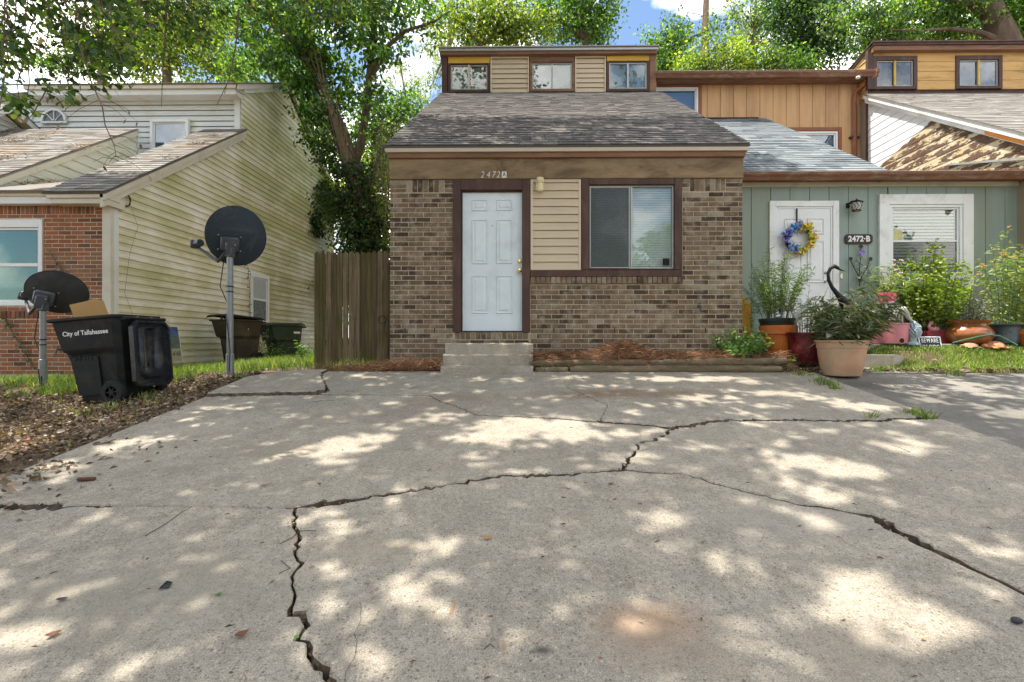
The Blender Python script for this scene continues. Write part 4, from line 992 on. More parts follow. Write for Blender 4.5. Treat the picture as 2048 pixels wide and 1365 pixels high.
bl += [(*b, .03) for b in rowlock(-8.9, XX(80, YL), ZZ(636, YL), ZZ(622, YL))]
MB().box(-13.4, XLW - .8, YL + .31, 11.6, .4, ztL + .1).build('front_room_wall', M_lstain, hL)
full = courses(-13.4, xl_r, zbL, zs0 - .008, .2165, .0708, .0095, zbL, .08)
keep = []
for b in full:
    if b[2] > wza - .03 and b[3] < wzb + .06 and b[0] < wxb:
        if b[1] > wxb + .03: keep.append((wxb + .005, b[1], b[2], b[3]))
        if b[0] < wxa - .03: keep.append((b[0], min(b[1], wxa - .005), b[2], b[3]))
    elif b[2] > ZZ(637, YL) - .02 and b[3] < ZZ(622, YL) + .03 and b[0] < XX(80, YL):
        if b[1] > XX(80, YL) + .03: keep.append((XX(80, YL) + .005, b[1], b[2], b[3]))
    else: keep.append(b)
R.shuffle(keep); keep.sort(key=lambda b: -b[1])
lay_bricks(hL, bl + keep, YL, M_brickL, 300)
MB().box(xl_r + .002, XLW + .024, YL - .004, YL + .06, .82, ztL - .004, .004).build('corner_trim', M_ltrim, hL)
MB().box(XLW - .002, XLW + .026, YL + .062, YL + .16, .82, c_ft[1] - .01, .004).build('corner_trim', M_lwhite, hL)
wl_ = window(hL, wxa, wxb, wza, wzb, YL, M_vinylw, .06, .1, M_vinylw, 'h', (G_green, G_green), (M_blindg, M_blindg), .04, tt=.13, proud=.02, bp=.03)
hose_tap(121, 700, YL, hL)
# eaves of the front
yE = 7.86
MB().box(XX(92, yE), XLW + .10, yE, YL + .1, ZZ(392.5, yE), ZZ(381.5, yE), .004).build('fascia_board', M_ltrim, hL)
MB().box(XX(100, yE), XLW + .07, yE + .03, YL + .1, ZZ(404, yE + .03), ZZ(393, yE + .03), .004).build('frieze_board', M_ltrim, hL)
MB().box(-12, XX(89, yE), yE + .06, YL + .1, ZZ(386, yE), ZZ(377, yE), .004).build('fascia_board', M_ltrim, hL)
MB().box(-12, XX(96, yE), yE + .09, YL + .1, ZZ(404, yE + .09), ZZ(386.5, yE + .09), .004).build('frieze_board', M_lwhite, hL)
MB().box(XLW + .03, XLW + .084, yE + .034, YL + .22, ZZ(412, YL), ZZ(392, YL), .004).build('eave_return', M_ltrim, hL)
# right strip of roof
zE = ZZ(380.5, yE - .03); yT = 11.88; zT = ZZ(255.5, yT)
xs0, xs1 = XX(86, yE), XLW + .13
rL = MB().slab([(xs0, yE - .03, zE - .004), (xs1, yE - .03, zE - .004), (xs1, yT, zT - .004), (xs0 + .06, yT, zT - .004)], .03).build('roof', M_shinL, hL)
shingle(rL, xs0, xs1, yE - .03, zE, yT, zT, M_shinL, .14, .3, 140)
MB().prism([(yE + .12, zE), (yT, zT - .03), (yT, 4.0), (yE + .12, 3.7)], 0, xs0 + .03, xs0 + .08).build('roof_side', M_lstain, hL)
rake(hL, XLW + .09, XLW + .12, yE - .01, zE, yT, zT, .012, .13, M_ltrim)
rake(hL, XLW + .03, XLW + .088, yE, zE, yT, zT, .02, .24, M_ltrim)
# left roof and its small stained side wall
xw = -9.2
q0, q1 = PX(274, 258, xw), PX(0, 352, xw)
sl_ = (q0[1] - q1[1]) / (q0[0] - q1[0]); yb0 = 7.8; zb0 = q1[1] - (q1[0] - yb0) * sl_
rL2 = MB().slab([(-13.5, yb0, zb0 - .004), (xw + .03, yb0, zb0 - .004), (xw + .03, q0[0], q0[1] - .004), (-13.5, q0[0], q0[1] - .004)], .03).build('left_roof', M_shinL, hL)
shingle(rL2, -12.6, xw + .03, yb0, zb0, q0[0], q0[1], M_shinL, .14, .3, 160)
MB().prism([(yb0 + .2, 3.3), (yb0 + .2, zb0 + .06), (q0[0], q0[1] - .05), (q0[0], 3.3)], 0, xw - .2, xw - .03).build('inner_wall', M_lstain, hL)
lap([(yb0 + .2, 3.5), (q0[0], 3.5), (q0[0], q0[1] - .12), (yb0 + .2, zb0 + .02)], 0, xw - .028, 1, .2, M_lstain, hL)
rake(hL, xw, xw + .028, yb0, zb0, q0[0], q0[1], .012, .16, M_ltrim)
ylow = yE + .02; zlow = ZZ(377, ylow)
MB().slab([(-13, ylow - .02, zlow), (xs0 + .03, ylow - .02, zlow), (xs0 + .03, yT, zlow + (yT - ylow) * .42), (-13, yT, zlow + (yT - ylow) * .42)], .03).build('low_roof', M_shinL, hL)
# clerestory wall
lx = lambda p: XX(p, 11.9)
lz = lambda p: ZZ(p, 11.9)
lap([(lx(66), 4.5), (lx(474), 4.5), (lx(474), lz(181)), (lx(66), lz(181))], 1, 11.92, -1, .1335, M_lwhite, hL, z0=lz(260), lift=.02, gap=.02)
lap([(lx(276), 4.3), (lx(474), 4.3), (lx(474), lz(260)), (lx(276), lz(260))], 1, 11.92, -1, .1335, M_lwhite, hL, z0=4.3, lift=.02, gap=.02)
MB().box(lx(470), lx(482), 11.87, 11.95, 4.9, lz(180), .004).build('corner_trim', M_vinylw, hL)
MB().box(lx(58), lx(66), 11.87, 11.95, 4.6, lz(182), .004).build('corner_trim', M_lwhite, hL)
yq = 11.55
MB().box(XX(46, yq), XLW + .05, yq, 11.9, ZZ(172, yq), ZZ(162.5, yq), .004).build('fascia_board', M_ltrim, hL)
MB().box(XX(52, yq), XLW + .02, yq + .05, 11.9, ZZ(183, yq), ZZ(172.5, yq), .004).build('frieze_board', M_lwhite, hL)
zq = ZZ(161.5, yq - .03); rg = (c_rg[0] + .12, zq + (c_rg[0] + .12 - yq + .03) * .53)
MB().slab([(-13.5, yq - .03, zq), (XLW + .14, yq - .03, zq), (XLW + .14, *rg), (-13.5, *rg)], .03).build('upper_roof', M_shinL, hL)
re_ = (c_re[0] + .5, c_re[1] - .2)
MB().slab([(XLW + .14, re_[0], re_[1] + .12), (-13.5, re_[0], re_[1] + .12), (-13.5, *rg), (XLW + .14, *rg)], -.03).build('rear_roof', M_shinL, hL)
rake(hL, XLW + .08, XLW + .12, yq, zq, rg[0] - .04, rg[1] - .02, .014, .15, M_ltrim)
rake(hL, XLW + .03, XLW + .078, yq + .3, zq + .16, rg[0] - .04, rg[1] - .02, .10, .25, M_lwhite)
rake(hL, XLW + .03, XLW + .12, re_[0] - .05, re_[1] + .14, rg[0], rg[1], .012, .19, M_ltrim)
window(hL, lx(306), lx(382), lz(318), lz(238), 11.82, M_vinylw, .07, .062, M_vinylw, None, (G_sky,), (M_blindb,), .03, proud=.03, k=.6)
# half-round louvre window
ax, az = P(109, 244, 11.88); rr = XX(134, 11.88) - XX(109, 11.88)
def arch(r0, r1, y0, y1, n=16):
    m = MB(); vs = []
    for i in range(n + 1):
        a = math.pi * i / n
        for r in (r0, r1):
            for y in (y0, y1): vs.append((ax + r * math.cos(a), y, az + r * math.sin(a)))
    fs = []
    for i in range(n):
        b = i * 4; fs += [(b, b + 2, b + 6, b + 4), (b + 1, b + 5, b + 7, b + 3), (b, b + 4, b + 5, b + 1), (b + 2, b + 3, b + 7, b + 6)]
    return m.add(vs, fs)
aw = arch(rr * .86, rr * 1.02, 11.84, 11.9).box(ax - rr * 1.02, ax + rr * 1.02, 11.84, 11.9, az - .045, az - .001, .003).build('arched_window', M_vinylw, hL)
m = MB()
for a in (45, 90, 135):
    c_, s_ = math.cos(rad(a)), math.sin(rad(a)); m.tube([(ax + .03 * c_, 11.862, az + .03 * s_), (ax + rr * .87 * c_, 11.862, az + rr * .87 * s_)], .016, 4)
m.build('muntin', M_vinylw, aw)
m = MB(); m.add([(ax, 11.875, az)] + [(ax + rr * .9 * math.cos(math.pi * i / 16), 11.875, az + rr * .9 * math.sin(math.pi * i / 16)) for i in range(17)], [(0, i + 1, i + 2) for i in range(16)])
m.build('pane', plain('dark_glass', (.10, .115, .13), .15, .2, 3, 0), aw)
# window low on the flank
wy0, wy1 = pf(498, 600)[0], pf(535, 600)[0]; wz0_, wz1_ = H + .44, H + 1.77
def flank_ring(y0, y1, z0, z1, t, xa, xb, c=.003):
    m = MB(); m.box(xa, xb, y0, y0 + t, z0, z1, c); m.box(xa, xb, y1 - t, y1, z0, z1, c); m.box(xa, xb - .001, y0 + t, y1 - t, z0, z0 + t, c); m.box(xa, xb - .001, y0 + t, y1 - t, z1 - t, z1, c); return m
wf = flank_ring(wy0, wy1, wz0_, wz1_, .1, XLW - .02, XLW + .055).build('window', M_vinylw, hL)
zmid = (wz0_ + wz1_) / 2
m = flank_ring(wy0 + .101, wy1 - .101, wz0_ + .101, wz1_ - .101, .035, XLW - .02, XLW + .035); m.box(XLW - .02, XLW + .036, wy0 + .136, wy1 - .136, zmid - .025, zmid + .025, .003); m.build('sash', M_vinylw, wf)
MB().box(XLW + .026, XLW + .029, wy0 + .136, wy1 - .136, zmid + .025, wz1_ - .136).build('pane', plain('frosted_pane', (.42, .47, .47), .3, .1, 40, .1), wf)
MB().box(XLW + .026, XLW + .029, wy0 + .136, wy1 - .136, wz0_ + .136, zmid - .025).build('pane', plain('dim_pane', (.15, .17, .17), .25, .15, 20, .1), wf)
# cable tied under the eave of the flank
M_cable = plain('black_cable', (.015, .014, .014), .5, .2, 20, 0)
m = MB(); cy_, cz_ = YL + .25, ZZ(392, 8.2)
pts = [(XLW + .05, cy_ + .13 * math.cos(i * .55) * (1 + .1 * math.sin(i)), cz_ + .12 * math.sin(i * .55)) for i in range(26)]
m.tube(pts, .008, 5); m.tube([(XLW + .05, cy_ + .1, cz_), (XLW + .04, cy_ + .3, cz_ - .4), (XLW + .04, cy_ + .12, cz_ - .9), (XLW + .035, cy_ + .02, cz_ - 1.6), (XLW + .035, cy_ + .25, cz_ - 2.1)], .002, 4)
m.build('cable', M_cable, hL)

# ================================================================== HOUSE M: the next unit behind the leaves, top left
hM = thing('pale_gabled_unit', 'pale lap sided unit behind the hanging oak leaves in the top left corner', 'house', (-13.5, 11.6, .9))
xm = XX(60, 11.9) - .02
mrg = (11.25, H + 5.50); mfr = (9.9, mrg[1] - 1.15); mre = (13.5, mrg[1] - 1.1)
MB().prism([(mfr[0] + .1, 3.0), (mfr[0] + .1, mfr[1] - .1), (mrg[0], mrg[1] - .1), (mre[0], mre[1]), (mre[0], 3.0)], 0, xm - 5, xm - .01).build('wall', M_lstain, hM)
lap([(mfr[0] + .1, 4.2), (mre[0], 4.2), (mre[0], mre[1]), (mrg[0], mrg[1] - .14), (mfr[0] + .1, mfr[1] - .1)], 0, xm, 1, .1335, M_lwhite, hM)
for (a, b, sg) in ((mfr, mrg, 1), (mrg, mre, 1)):
    MB().slab([(xm - 5, a[0], a[1] + .05), (xm + .32, a[0], a[1] + .05), (xm + .32, b[0], b[1] + .05), (xm - 5, b[0], b[1] + .05)], .03).build('roof', M_shinL, hM)
    rake(hM, xm + .28, xm + .31, a[0], a[1] + .05, b[0], b[1] + .05, .03, .17, M_lwhite)
    MB().slab([(xm - .0, a[0], a[1] - .05), (xm + .28, a[0], a[1] - .05), (xm + .28, b[0], b[1] - .05), (xm - .0, b[0], b[1] - .05)], .01).build('soffit', plain('cream_soffit', (.70, .63, .36), .6, .06, 2, 0), hM)

# ================================================================== picket gate between the two houses
M_fence = pieces('mossy_fence', [(0, (.13, .09, .052)), (.35, (.26, .185, .105)), (.6, (.17, .14, .055)), (.8, (.30, .215, .13)), (1, (.34, .25, .15))], .9, .95, 7, .5, (4.5, 4.5, .22), stain=(.06, .065, .014), stainscale=2.6)
fen = thing('picket_fence', 'tall weathered dog eared picket fence green with moss', 'fence', (-2.6, 7.35, 1.0))
yF = 7.33; xf0, xf1 = XX(628, yF), XX(777, yF); npk = 13; wpk = (xf1 - xf0) / npk
for i in range(npk):
    a = xf0 + i * wpk + R.uniform(.001, .004); b = xf0 + (i + 1) * wpk - R.uniform(.001, .006); zt = ZZ(501, yF) - R.uniform(0, .025); y = yF + R.uniform(-.008, .008); cc_ = .022
    zb_ = float(zg((a + b) / 2, yF)) - .06 + R.uniform(0, .05)
    o = MB().prism([(a, zb_), (b, zb_), (b, zt - cc_ * 1.5), (b - cc_, zt), (a + cc_, zt), (a, zt - cc_ * 1.5)], 1, y, y + .018).build('picket', M_fence, fen)
for z in (1.35, 1.95, 2.5): MB().box(xf0, xf1, yF + .032, yF + .07, z, z + .085, .004).build('rail', M_fence, fen)
MB().box(xf0 - .005, xf0 + .08, yF + .04, yF + .13, .8, 2.68, .006).build('post', M_fence, fen)
MB().box(xf1 - .02, xf1 + .03, yF + .0, yF + .1, .8, 2.6, .006).build('post', M_fence, fen)
cab = MB(); cx0, cz0 = P(765, 640, yF); pts = [(cx0 + .06 * math.cos(k * .5) * (1 + .1 * math.sin(k * 1.7)), yF - .015, cz0 + .06 * math.sin(k * .5)) for k in range(30)]
cab.tube(pts, .004, 4); cab.tube([(cx0 + .06, yF - .015, cz0), (cx0 + .02, yF - .02, cz0 - .15), (cx0 + .11, yF - .02, cz0 - .3), (cx0 + .14, yF - .02, cz0 - .5)], .004, 4)
tag(cab.build('cable_coil', M_cable), 'thin black cable looped on the fence beside the brick corner', 'cable')

# ================================================================== WHEELED BINS
M_binblk = plain('bin_black', (.011, .0125, .014), .5, .25, 4, .12, 90, spec=.22, dirt=(.035, .032, .028), dirtscale=3)
M_binbrn = plain('bin_brown', (.045, .036, .028), .55, .2, 4, .12, 90, dirt=(.09, .075, .055), dirtscale=3)
M_bingrn = plain('bin_green', (.022, .045, .030), .5, .2, 4, .12, 90, dirt=(.075, .085, .055), dirtscale=3)
M_lid = plain('bin_lid', (.012, .015, .021), .28, .3, 3, .1, 40, spec=.35, dirt=(.075, .07, .055), dirtscale=4)
M_tyre = plain('tyre', (.018, .017, .016), .8, .2, 20, .2); M_card = plain('cardboard', (.46, .27, .11), .85, .08, 5, .1, 40)
M_lett = plain('lettering_white', (.74, .75, .74), .6, .03, 5, 0)
def oct_(x0, x1, w, c): return [(x0 + c, -w), (x1 - c, -w), (x1, -w + c), (x1, w - c), (x1 - c, w), (x0 + c, w), (x0, w - c), (x0, -w + c)]
def loft(levels, close_top=True, close_bot=True):
    m = MB(); vs = []; n = 8
    for z, x0, x1, w, c in levels: vs += [(x, y, z) for x, y in oct_(x0, x1, w, c)]
    fs = [(i * n + k, i * n + (k + 1) % n, i * n + n + (k + 1) % n, i * n + n + k) for i in range(len(levels) - 1) for k in range(n)]
    if close_bot: fs.append(tuple(range(n - 1, -1, -1)))
    if close_top: fs.append(tuple(range((len(levels) - 1) * n, len(levels) * n)))
    return m.add(vs, fs)
def wheel_bin(label, loc, rz, body, lidmat, mode, group='wheeled bins by the pale house', scale=1.0):
    t = thing('wheeled_bin', label, 'wheeled bin', loc, group, rz, True); t.scale = (scale,) * 3
    lv = [(.02, -.25, .27, .225, .05), (.06, -.265, .285, .235, .05), (.55, -.325, .315, .275, .05), (.60, -.335, .32, .28, .05), (.625, -.40, .325, .30, .06), (.66, -.42, .33, .305, .06), (.98, -.50, .35, .325, .06), (1.0, -.505, .355, .33, .06)]
    if mode == 'open': lv += [(1.0, -.485, .335, .31, .05), (.66, -.39, .31, .285, .05), (.3, -.28, .28, .24, .04)]
    b = loft(lv, mode == 'open' or True).build('body', body, t, True)
    rim = loft([(.975, -.525, .37, .345, .07), (.985, -.54, .375, .355, .07), (1.01, -.54, .375, .355, .07), (1.012, -.505, .35, .325, .06), (.99, -.50, .35, .32, .06)], False, False).build('rim', body, t, True)
    # pressed panels on the two long sides, number block
    for s in (-1, 1):
        m = MB()
        m.add([(-.235, s * .259, .12), (.06, s * .262, .12), (.06, s * .290, .56), (-.285, s * .288, .56), (-.225, s * .252, .12), (.05, s * .25, .13), (.05, s * .283, .55), (-.275, s * .28, .55)], [(0, 1, 2, 3), (0, 1, 5, 4), (1, 2, 6, 5), (2, 3, 7, 6), (3, 0, 4, 7)]); m.build('side_panel', body, t)
    hb = MB().tube([(.43, -.29, .965), (.43, .29, .965)], .018, 8)
    for y in (-.26, -.1, .1, .26): hb.box(.34, .445, y - .016, y + .016, .945, .985, .004)
    hb.build('handle', body, t, True)
    for s in (-1, 1):
        w = MB().lathe([(.07, -.04), (.125, -.04), (.135, -.025), (.135, .025), (.125, .04), (.07, .04)], 22).xf(Matrix.Translation((.235, s * .30, .135)) @ Matrix.Rotation(rad(90), 4, 'X')).build('wheel', M_tyre, t, True)
        hm = MB()
        for k in range(6):
            a = k * math.pi / 3; hm.tube([(.235, s * .325, .135), (.235 + .1 * math.cos(a), s * .325, .135 + .1 * math.sin(a))], .012, 5)
        hm.disc((.235, s * .325 + (.015 if s > 0 else -.002), .135), .03, 'y', 12, .012).build('hub', M_binblk, w)
    MB().tube([(.235, -.3, .135), (.235, .3, .135)], .012, 6).build('axle', M_tyre, t)
    if mode == 'open':                                        # the lid hangs open down the handle side
        def rr(x0, y0, y1, z0, z1, c): return [(x0, y0 + c, z0), (x0, y1 - c, z0), (x0, y1, z0 + c), (x0, y1, z1 - c), (x0, y1 - c, z1), (x0, y0 + c, z1), (x0, y0, z1 - c), (x0, y0, z0 + c)]
        L_ = [rr(.44, -.27, .27, .17, .93, .07), rr(.50, -.275, .275, .165, .935, .07), rr(.505, -.25, .25, .19, .91, .06), rr(.475, -.24, .24, .2, .90, .055), rr(.468, -.17, .17, .25, .88, .05), rr(.492, -.145, .145, .28, .87, .04), rr(.485, -.10, .10, .34, .85, .03), rr(.45, -.07, .07, .38, .83, .03)]
        vs = [p for r in L_ for p in r]; fs = [(i * 8 + k, i * 8 + (k + 1) % 8, i * 8 + 8 + (k + 1) % 8, i * 8 + 8 + k) for i in range(len(L_) - 1) for k in range(8)] + [tuple(range(7, -1, -1)), tuple(range((len(L_) - 1) * 8, len(L_) * 8))]
        MB().add(vs, fs).build('lid', lidmat, t, True)
    else:
        a = {'ajar': .10, 'shut': .012}[mode]
        m = MB()
        def q(x, y, z): return (x, y, z + 1.018 + (.36 - x) * a)
        xs_ = [-.56, -.53, -.4, .3, .38]; zs_ = [-.03, .0, .03, .045, .01]
        vs = []
        for x, z in zip(xs_, zs_):
            for y, dz in ((-.37, -.03), (-.35, .0), (-.2, .012), (.2, .012), (.35, 0), (.37, -.03)): vs.append(q(x, y, z + dz))
        fs = [(i * 6 + k, i * 6 + k + 1, i * 6 + 7 + k, i * 6 + 6 + k) for i in range(4) for k in range(5)]
        m.add(vs, fs); m.add([(p[0], p[1], p[2] - .015) for p in vs], fs); m.build('lid', lidmat, t, True)
    return t
def stand(px, py, y): x, z = P(px, py, y); return (x, y, z)
bx1 = P(230, 700, 5.55)[0]
b1 = wheel_bin('black wheeled bin with its lid hanging open and City of Tallahassee printed on its side', (bx1, 5.6, .70), rad(-3), M_binblk, M_lid, 'open')
b1.rotation_euler = (0, rad(-4.5), rad(-3)); b1.scale = (.95, .95, .97)
tx = text('lettering', 'City of Tallahassee', .074, M_lett, b1, (-.045, -.3185, .83), (rad(93.5), 0, 0), .0006, .0012)
text('embossed_number', '10·325', .085, M_binblk, b1, (-.12, -.288, .545), (rad(86.4), 0, 0), .004, 0)
cb = MB().box(-.13, .13, -.1, .1, -.17, .17, .002); cb.xf(Matrix.Translation((bx1 - .42, 5.72, 1.70)) @ Matrix.Rotation(rad(22), 4, 'Z') @ Matrix.Rotation(rad(-17), 4, 'Y'))
tag(cb.build('cardboard_box', M_card), 'brown cardboard box sticking up out of the open black bin', 'box')
x2 = P(478, 700, 10.4)[0]
b2 = wheel_bin('dark brown wheeled bin with its lid propped ajar, behind the tall dish pole', (x2, 10.45, .93), rad(62), M_binbrn, M_binblk, 'ajar', scale=.93)
MB().box(-.62 + .6, -.01, -.3275, -.325, .78, .815).build('sticker', M_lett, b2)
x3 = P(565, 700, 11.3)[0]
b3 = wheel_bin('green wheeled bin with shut lid, nearest the fence', (x3, 11.35, .86), rad(52), M_bingrn, M_bingrn, 'shut', scale=.92)
for k, s_ in enumerate(('CITY OF', 'TALLAHASSEE')):
    o = text('lettering', s_, .065, M_lett, b3, (-.463 + k * .012, 0, .80 - .075 * k), (rad(90 + 13), 0, rad(-90)), .001, .002)
MB().box(.10, .26, -.331, -.327, .80, .85).build('sticker', M_lett, b3)
sl_m = MB()
for k in range(4): sl_m.slab([(0 + k * .05, .02 * k, 0), (.05 + k * .05, .02 * k, 0), (.03 + k * .06, .03 * k + .05, .34 - .05 * k), (-.02 + k * .06, .03 * k + .05, .30 - .05 * k)], .008)
sl_m.xf(Matrix.Translation((P(431, 650, 10.2)[0], 10.35, 1.66)))
tag(sl_m.build('cardboard_scraps', M_card), 'torn cardboard strips poking from the ajar brown bin', 'cardboard')

# ================================================================== SATELLITE DISHES
M_dishA = plain('dish_slate', (.03, .042, .054), .55, .1, 3, .05, 60, spec=.2, dirt=(.055, .068, .08), dirtscale=4); M_dishB = plain('dish_charcoal', (.028, .027, .025), .55, .1, 3, .05, 60, spec=.2, dirt=(.05, .048, .044), dirtscale=4)
M_galv = plain('galvanised', (.25, .26, .26), .45, .15, 12, .1, 60, metal=.5); M_brk = plain('bracket_grey', (.07, .078, .088), .4, .15, 10, .1, metal=.3)
def dish(label, loc, hz, rx, rz, az, el, roll, mat, pr, group):
    t = thing('satellite_dish', label, 'satellite dish', loc, group, 0, True)
    MB().tube([(0, 0, -.25), (0, 0, .32), (0, 0, .33), (0, 0, hz)], [pr * 1.25, pr * 1.25, pr, pr], 12).build('pole', M_galv, t, True)
    M = Matrix.Translation((0, 0, hz + .12)) @ Matrix.Rotation(az, 4, 'Z') @ Matrix.Rotation(el, 4, 'X') @ Matrix.Rotation(roll, 4, 'Y')
    m = MB(); n = 40; rings = 8; dp = .085
    for sgn in (0, 1):
        o = len(m.v)
        for i in range(1, rings + 1):
            r = i / rings
            for k in range(n):
                a = 2 * math.pi * k / n; m.v.append((.09 + rx * r * math.cos(a), .06 + dp * r * r + sgn * .007, rz * r * math.sin(a) + .10))
        m.v.append((.09, .06 + sgn * .007, .10)); c = len(m.v) - 1
        for k in range(n): m.f.append((c, o + k, o + (k + 1) % n))
        for i in range(rings - 1):
            for k in range(n): m.f.append((o + i * n + k, o + i * n + (k + 1) % n, o + (i + 1) * n + (k + 1) % n, o + (i + 1) * n + k))
    lip = [(.09 + rx * math.cos(2 * math.pi * k / n), .06 + dp + .003, rz * math.sin(2 * math.pi * k / n) + .10) for k in range(n + 1)]
    m.tube(lip, .007, 5, False)
    m.xf(M).build('reflector', mat, t, True)
    b = MB().box(-.11, .11, -.01, .075, -.10, .09, .02); b.box(-.06, .06, -.07, 0, -.14, .04, .012); b.xf(M).build('bracket', M_brk, t, True)
    bo = MB()
    for x_, z_ in ((-.13, .1), (.13, .1), (-.13, -.09), (.13, -.09), (-.05, .0), (.05, .0)): bo.ball((x_, .052 if abs(x_) > .1 else -.075, z_), .011, 6, 4)
    o = bo.xf(M).build('bolts', M_galv, t); o['kind'] = 'stuff'
    cl_ = MB().box(-.05, .05, -.045, .045, hz - .06, hz + .1, .01); cl_.build('clamp', M_brk, t, True)
    arm = MB().tube([(-.05, .02, -.12), (-.12, .10, -.26), (-.34, .55, -.14)], [.022, .022, .02], 8); arm.xf(M).build('feed_arm', M_brk, t, True)
    lb = MB().box(-.41, -.29, .50, .58, -.17, -.05, .015).tube([(-.35, .52, -.10), (-.30, .42, -.07)], [.045, .05], 10); lb.xf(M).build('feed_head', M_brk, t, True)
    q = M @ Vector((-.05, .14, -.25))
    MB().tube([q[:], (q.x - .05, q.y, q.z - .35), (q.x + .08, q.y - .02, q.z - .62), (-.02, -pr - .01, hz - .85), (.03, -pr - .006, hz - 1.3), (.02, -pr - .006, .1)], .007, 5).build('cable', M_cable, t, True)
    for z_ in (hz - .45, hz - .52, .2): MB().lathe([(pr * 1.02, -.008), (pr * 1.12, -.008), (pr * 1.12, .008), (pr * 1.02, .008)], 12, (0, 0, z_)).build('tie', M_cable, t)
    return t
x, z = P(460, 757, 6.5)
dish('round slate grey satellite dish high on a tall pole at the driveway corner', (x, 6.5, z), ZZ(505, 6.5) - z, .365, .40, rad(38), rad(16), 0, M_dishA, .040, 'satellite dishes on poles')
x, z = P(86, 767, 6.6)
dish('wide oval charcoal satellite dish on a short pole before the red brick wall', (x, 6.6, z), ZZ(613, 6.6) - z, .345, .29, rad(28), rad(9), rad(13), M_dishB, .036, 'satellite dishes on poles')

# estate agent's sign leaning on the flank
M_sblue = plain('sign_blue', (.07, .13, .27), .35, .4, 4, 0, dirt=(.30, .36, .42), dirtscale=3); M_sgreen = plain('sign_photo', (.10, .13, .12), .4, .5, 7, 0, dirt=(.3, .33, .32), dirtscale=5); M_sbeige = plain('sign_beige', (.40, .39, .27), .45, .04, 3, 0)
sg = thing('yard_sign', 'weathered house sale sign leaning on the mouldy flank behind the black bin', 'sign', (-6.72, 9.2, .90), None, 0, True)
sg.rotation_euler = (0, rad(-9), 0)
for (z0, z1, mm_, nm) in ((.62, .80, M_sblue, 'top_panel'), (.38, .619, M_sgreen, 'photo_panel'), (.14, .379, M_sbeige, 'number_panel')): MB().box(-.008, .008, -.32, .30, z0, z1).build(nm, mm_, sg)
MB().tube([(0, -.33, .82), (0, -.33, -.05), (0, .31, -.05), (0, .31, .82), (0, -.33, .82)], .009, 6).build('frame', M_white, sg)
text('sign_number', '-6160', .125, M_seam, sg, (.0095, .16, .275), (rad(90), 0, rad(90)), .0006, .001, sx=.8)

# ================================================================== LANDSCAPE TIMBERS
M_log = plain('mossy_timber', (.17, .135, .085), .9, .35, 3, .6, 25, stretch=(.3, 2, 2), dirt=(.085, .09, .03), dirtscale=2.5)
def timber(label, p0, p1, r):
    m = MB(); n = 26; pts = []; a, b = Vector(p0), Vector(p1)
    pts = [a.lerp(b, i / n) + Vector((0, R.gauss(0, .004), R.gauss(0, .003))) for i in range(n + 1)]
    m.tube(pts, [r * R.uniform(.9, 1.06) * (.8 if i in (0, n) else 1) for i in range(n + 1)], 10)
    return tag(m.build('landscape_timber', M_log, None, True), label, 'timber', 'timbers edging the straw bed')
timber('long lower timber lying on the driveway edge under the straw bed', (XX(1140, 6.6), 6.6, ZZ(739, 6.6)), (XX(1560, 6.6), 6.58, ZZ(738, 6.6)), .052)
timber('upper timber with a mossy right end stacked at the front of the straw bed', (XX(1300, 6.68), 6.67, ZZ(727, 6.68)), (XX(1571, 6.68), 6.66, ZZ(723, 6.68)), .055)
timber('rotten timber beside the steps at the left end of the straw bed', (XX(1066, 6.68), 6.7, ZZ(729, 6.68)), (XX(1298, 6.68), 6.69, ZZ(726, 6.68)), .05)
timber('short dark timber set low between the steps and the long timber', (XX(1070, 6.62), 6.62, ZZ(741, 6.62)), (XX(1136, 6.62), 6.6, ZZ(740, 6.62)), .045)

# ================================================================== POTS AND GARDEN THINGS BY THE GREEN HOUSE
M_terra = plain('terracotta', (.50, .295, .18), .8, .18, 4, .15, 50, dirt=(.38, .30, .19), dirtscale=3.4)
M_redglaze = plain('oxblood_glaze', (.11, .012, .018), .15, .4, 4, .08, 20, spec=.6, dirt=(.22, .05, .05), dirtscale=6)
M_orangepot = plain('orange_clay', (.52, .15, .03), .5, .15, 5, .1, dirt=(.35, .08, .03), dirtscale=4)
M_blackpl = plain('black_plastic', (.02, .022, .02), .45, .2, 6, .1); M_pink = plain('pink_ceramic', (.56, .20, .22), .4, .12, 4, .08, dirt=(.42, .12, .14), dirtscale=3)
M_brownglaze = plain('amber_glaze', (.30, .105, .035), .18, .35, 4, .08, 15, spec=.6, dirt=(.16, .05, .02), dirtscale=3)
M_blueglaze = plain('slate_blue_glaze', (.075, .11, .135), .25, .4, 5, .1, 15, spec=.5, dirt=(.22, .20, .17), dirtscale=4)
M_potsoil = plain('potting_soil', (.05, .035, .025), .95, .4, 20, .5, 60)
def pot(label, loc, prof, mat, zsoil, soilr, rim=None, cat='plant pot', sx=1, sy=1):
    t = thing('plant_pot', label, cat, loc, None, 0, True)
    MB().lathe(prof, 36, (0, 0, 0), sx, sy).build('body', mat, t, True)
    if rim: MB().lathe(rim, 36, (0, 0, 0), sx, sy).build('rim', mat, t, True)
    MB().lathe([(0, zsoil), (soilr, zsoil)], 24, (0, 0, 0), sx, sy).build('soil', M_potsoil, t)
    return t
def at(px, py, y): x, z = P(px, py, y); return (x, y, z)
pTx, pTy, pTz = at(1683, 757, 6.42); pTz = float(zg(pTx, pTy)) - .005; hT = ZZ(681, 6.42) - pTz; kT = .92
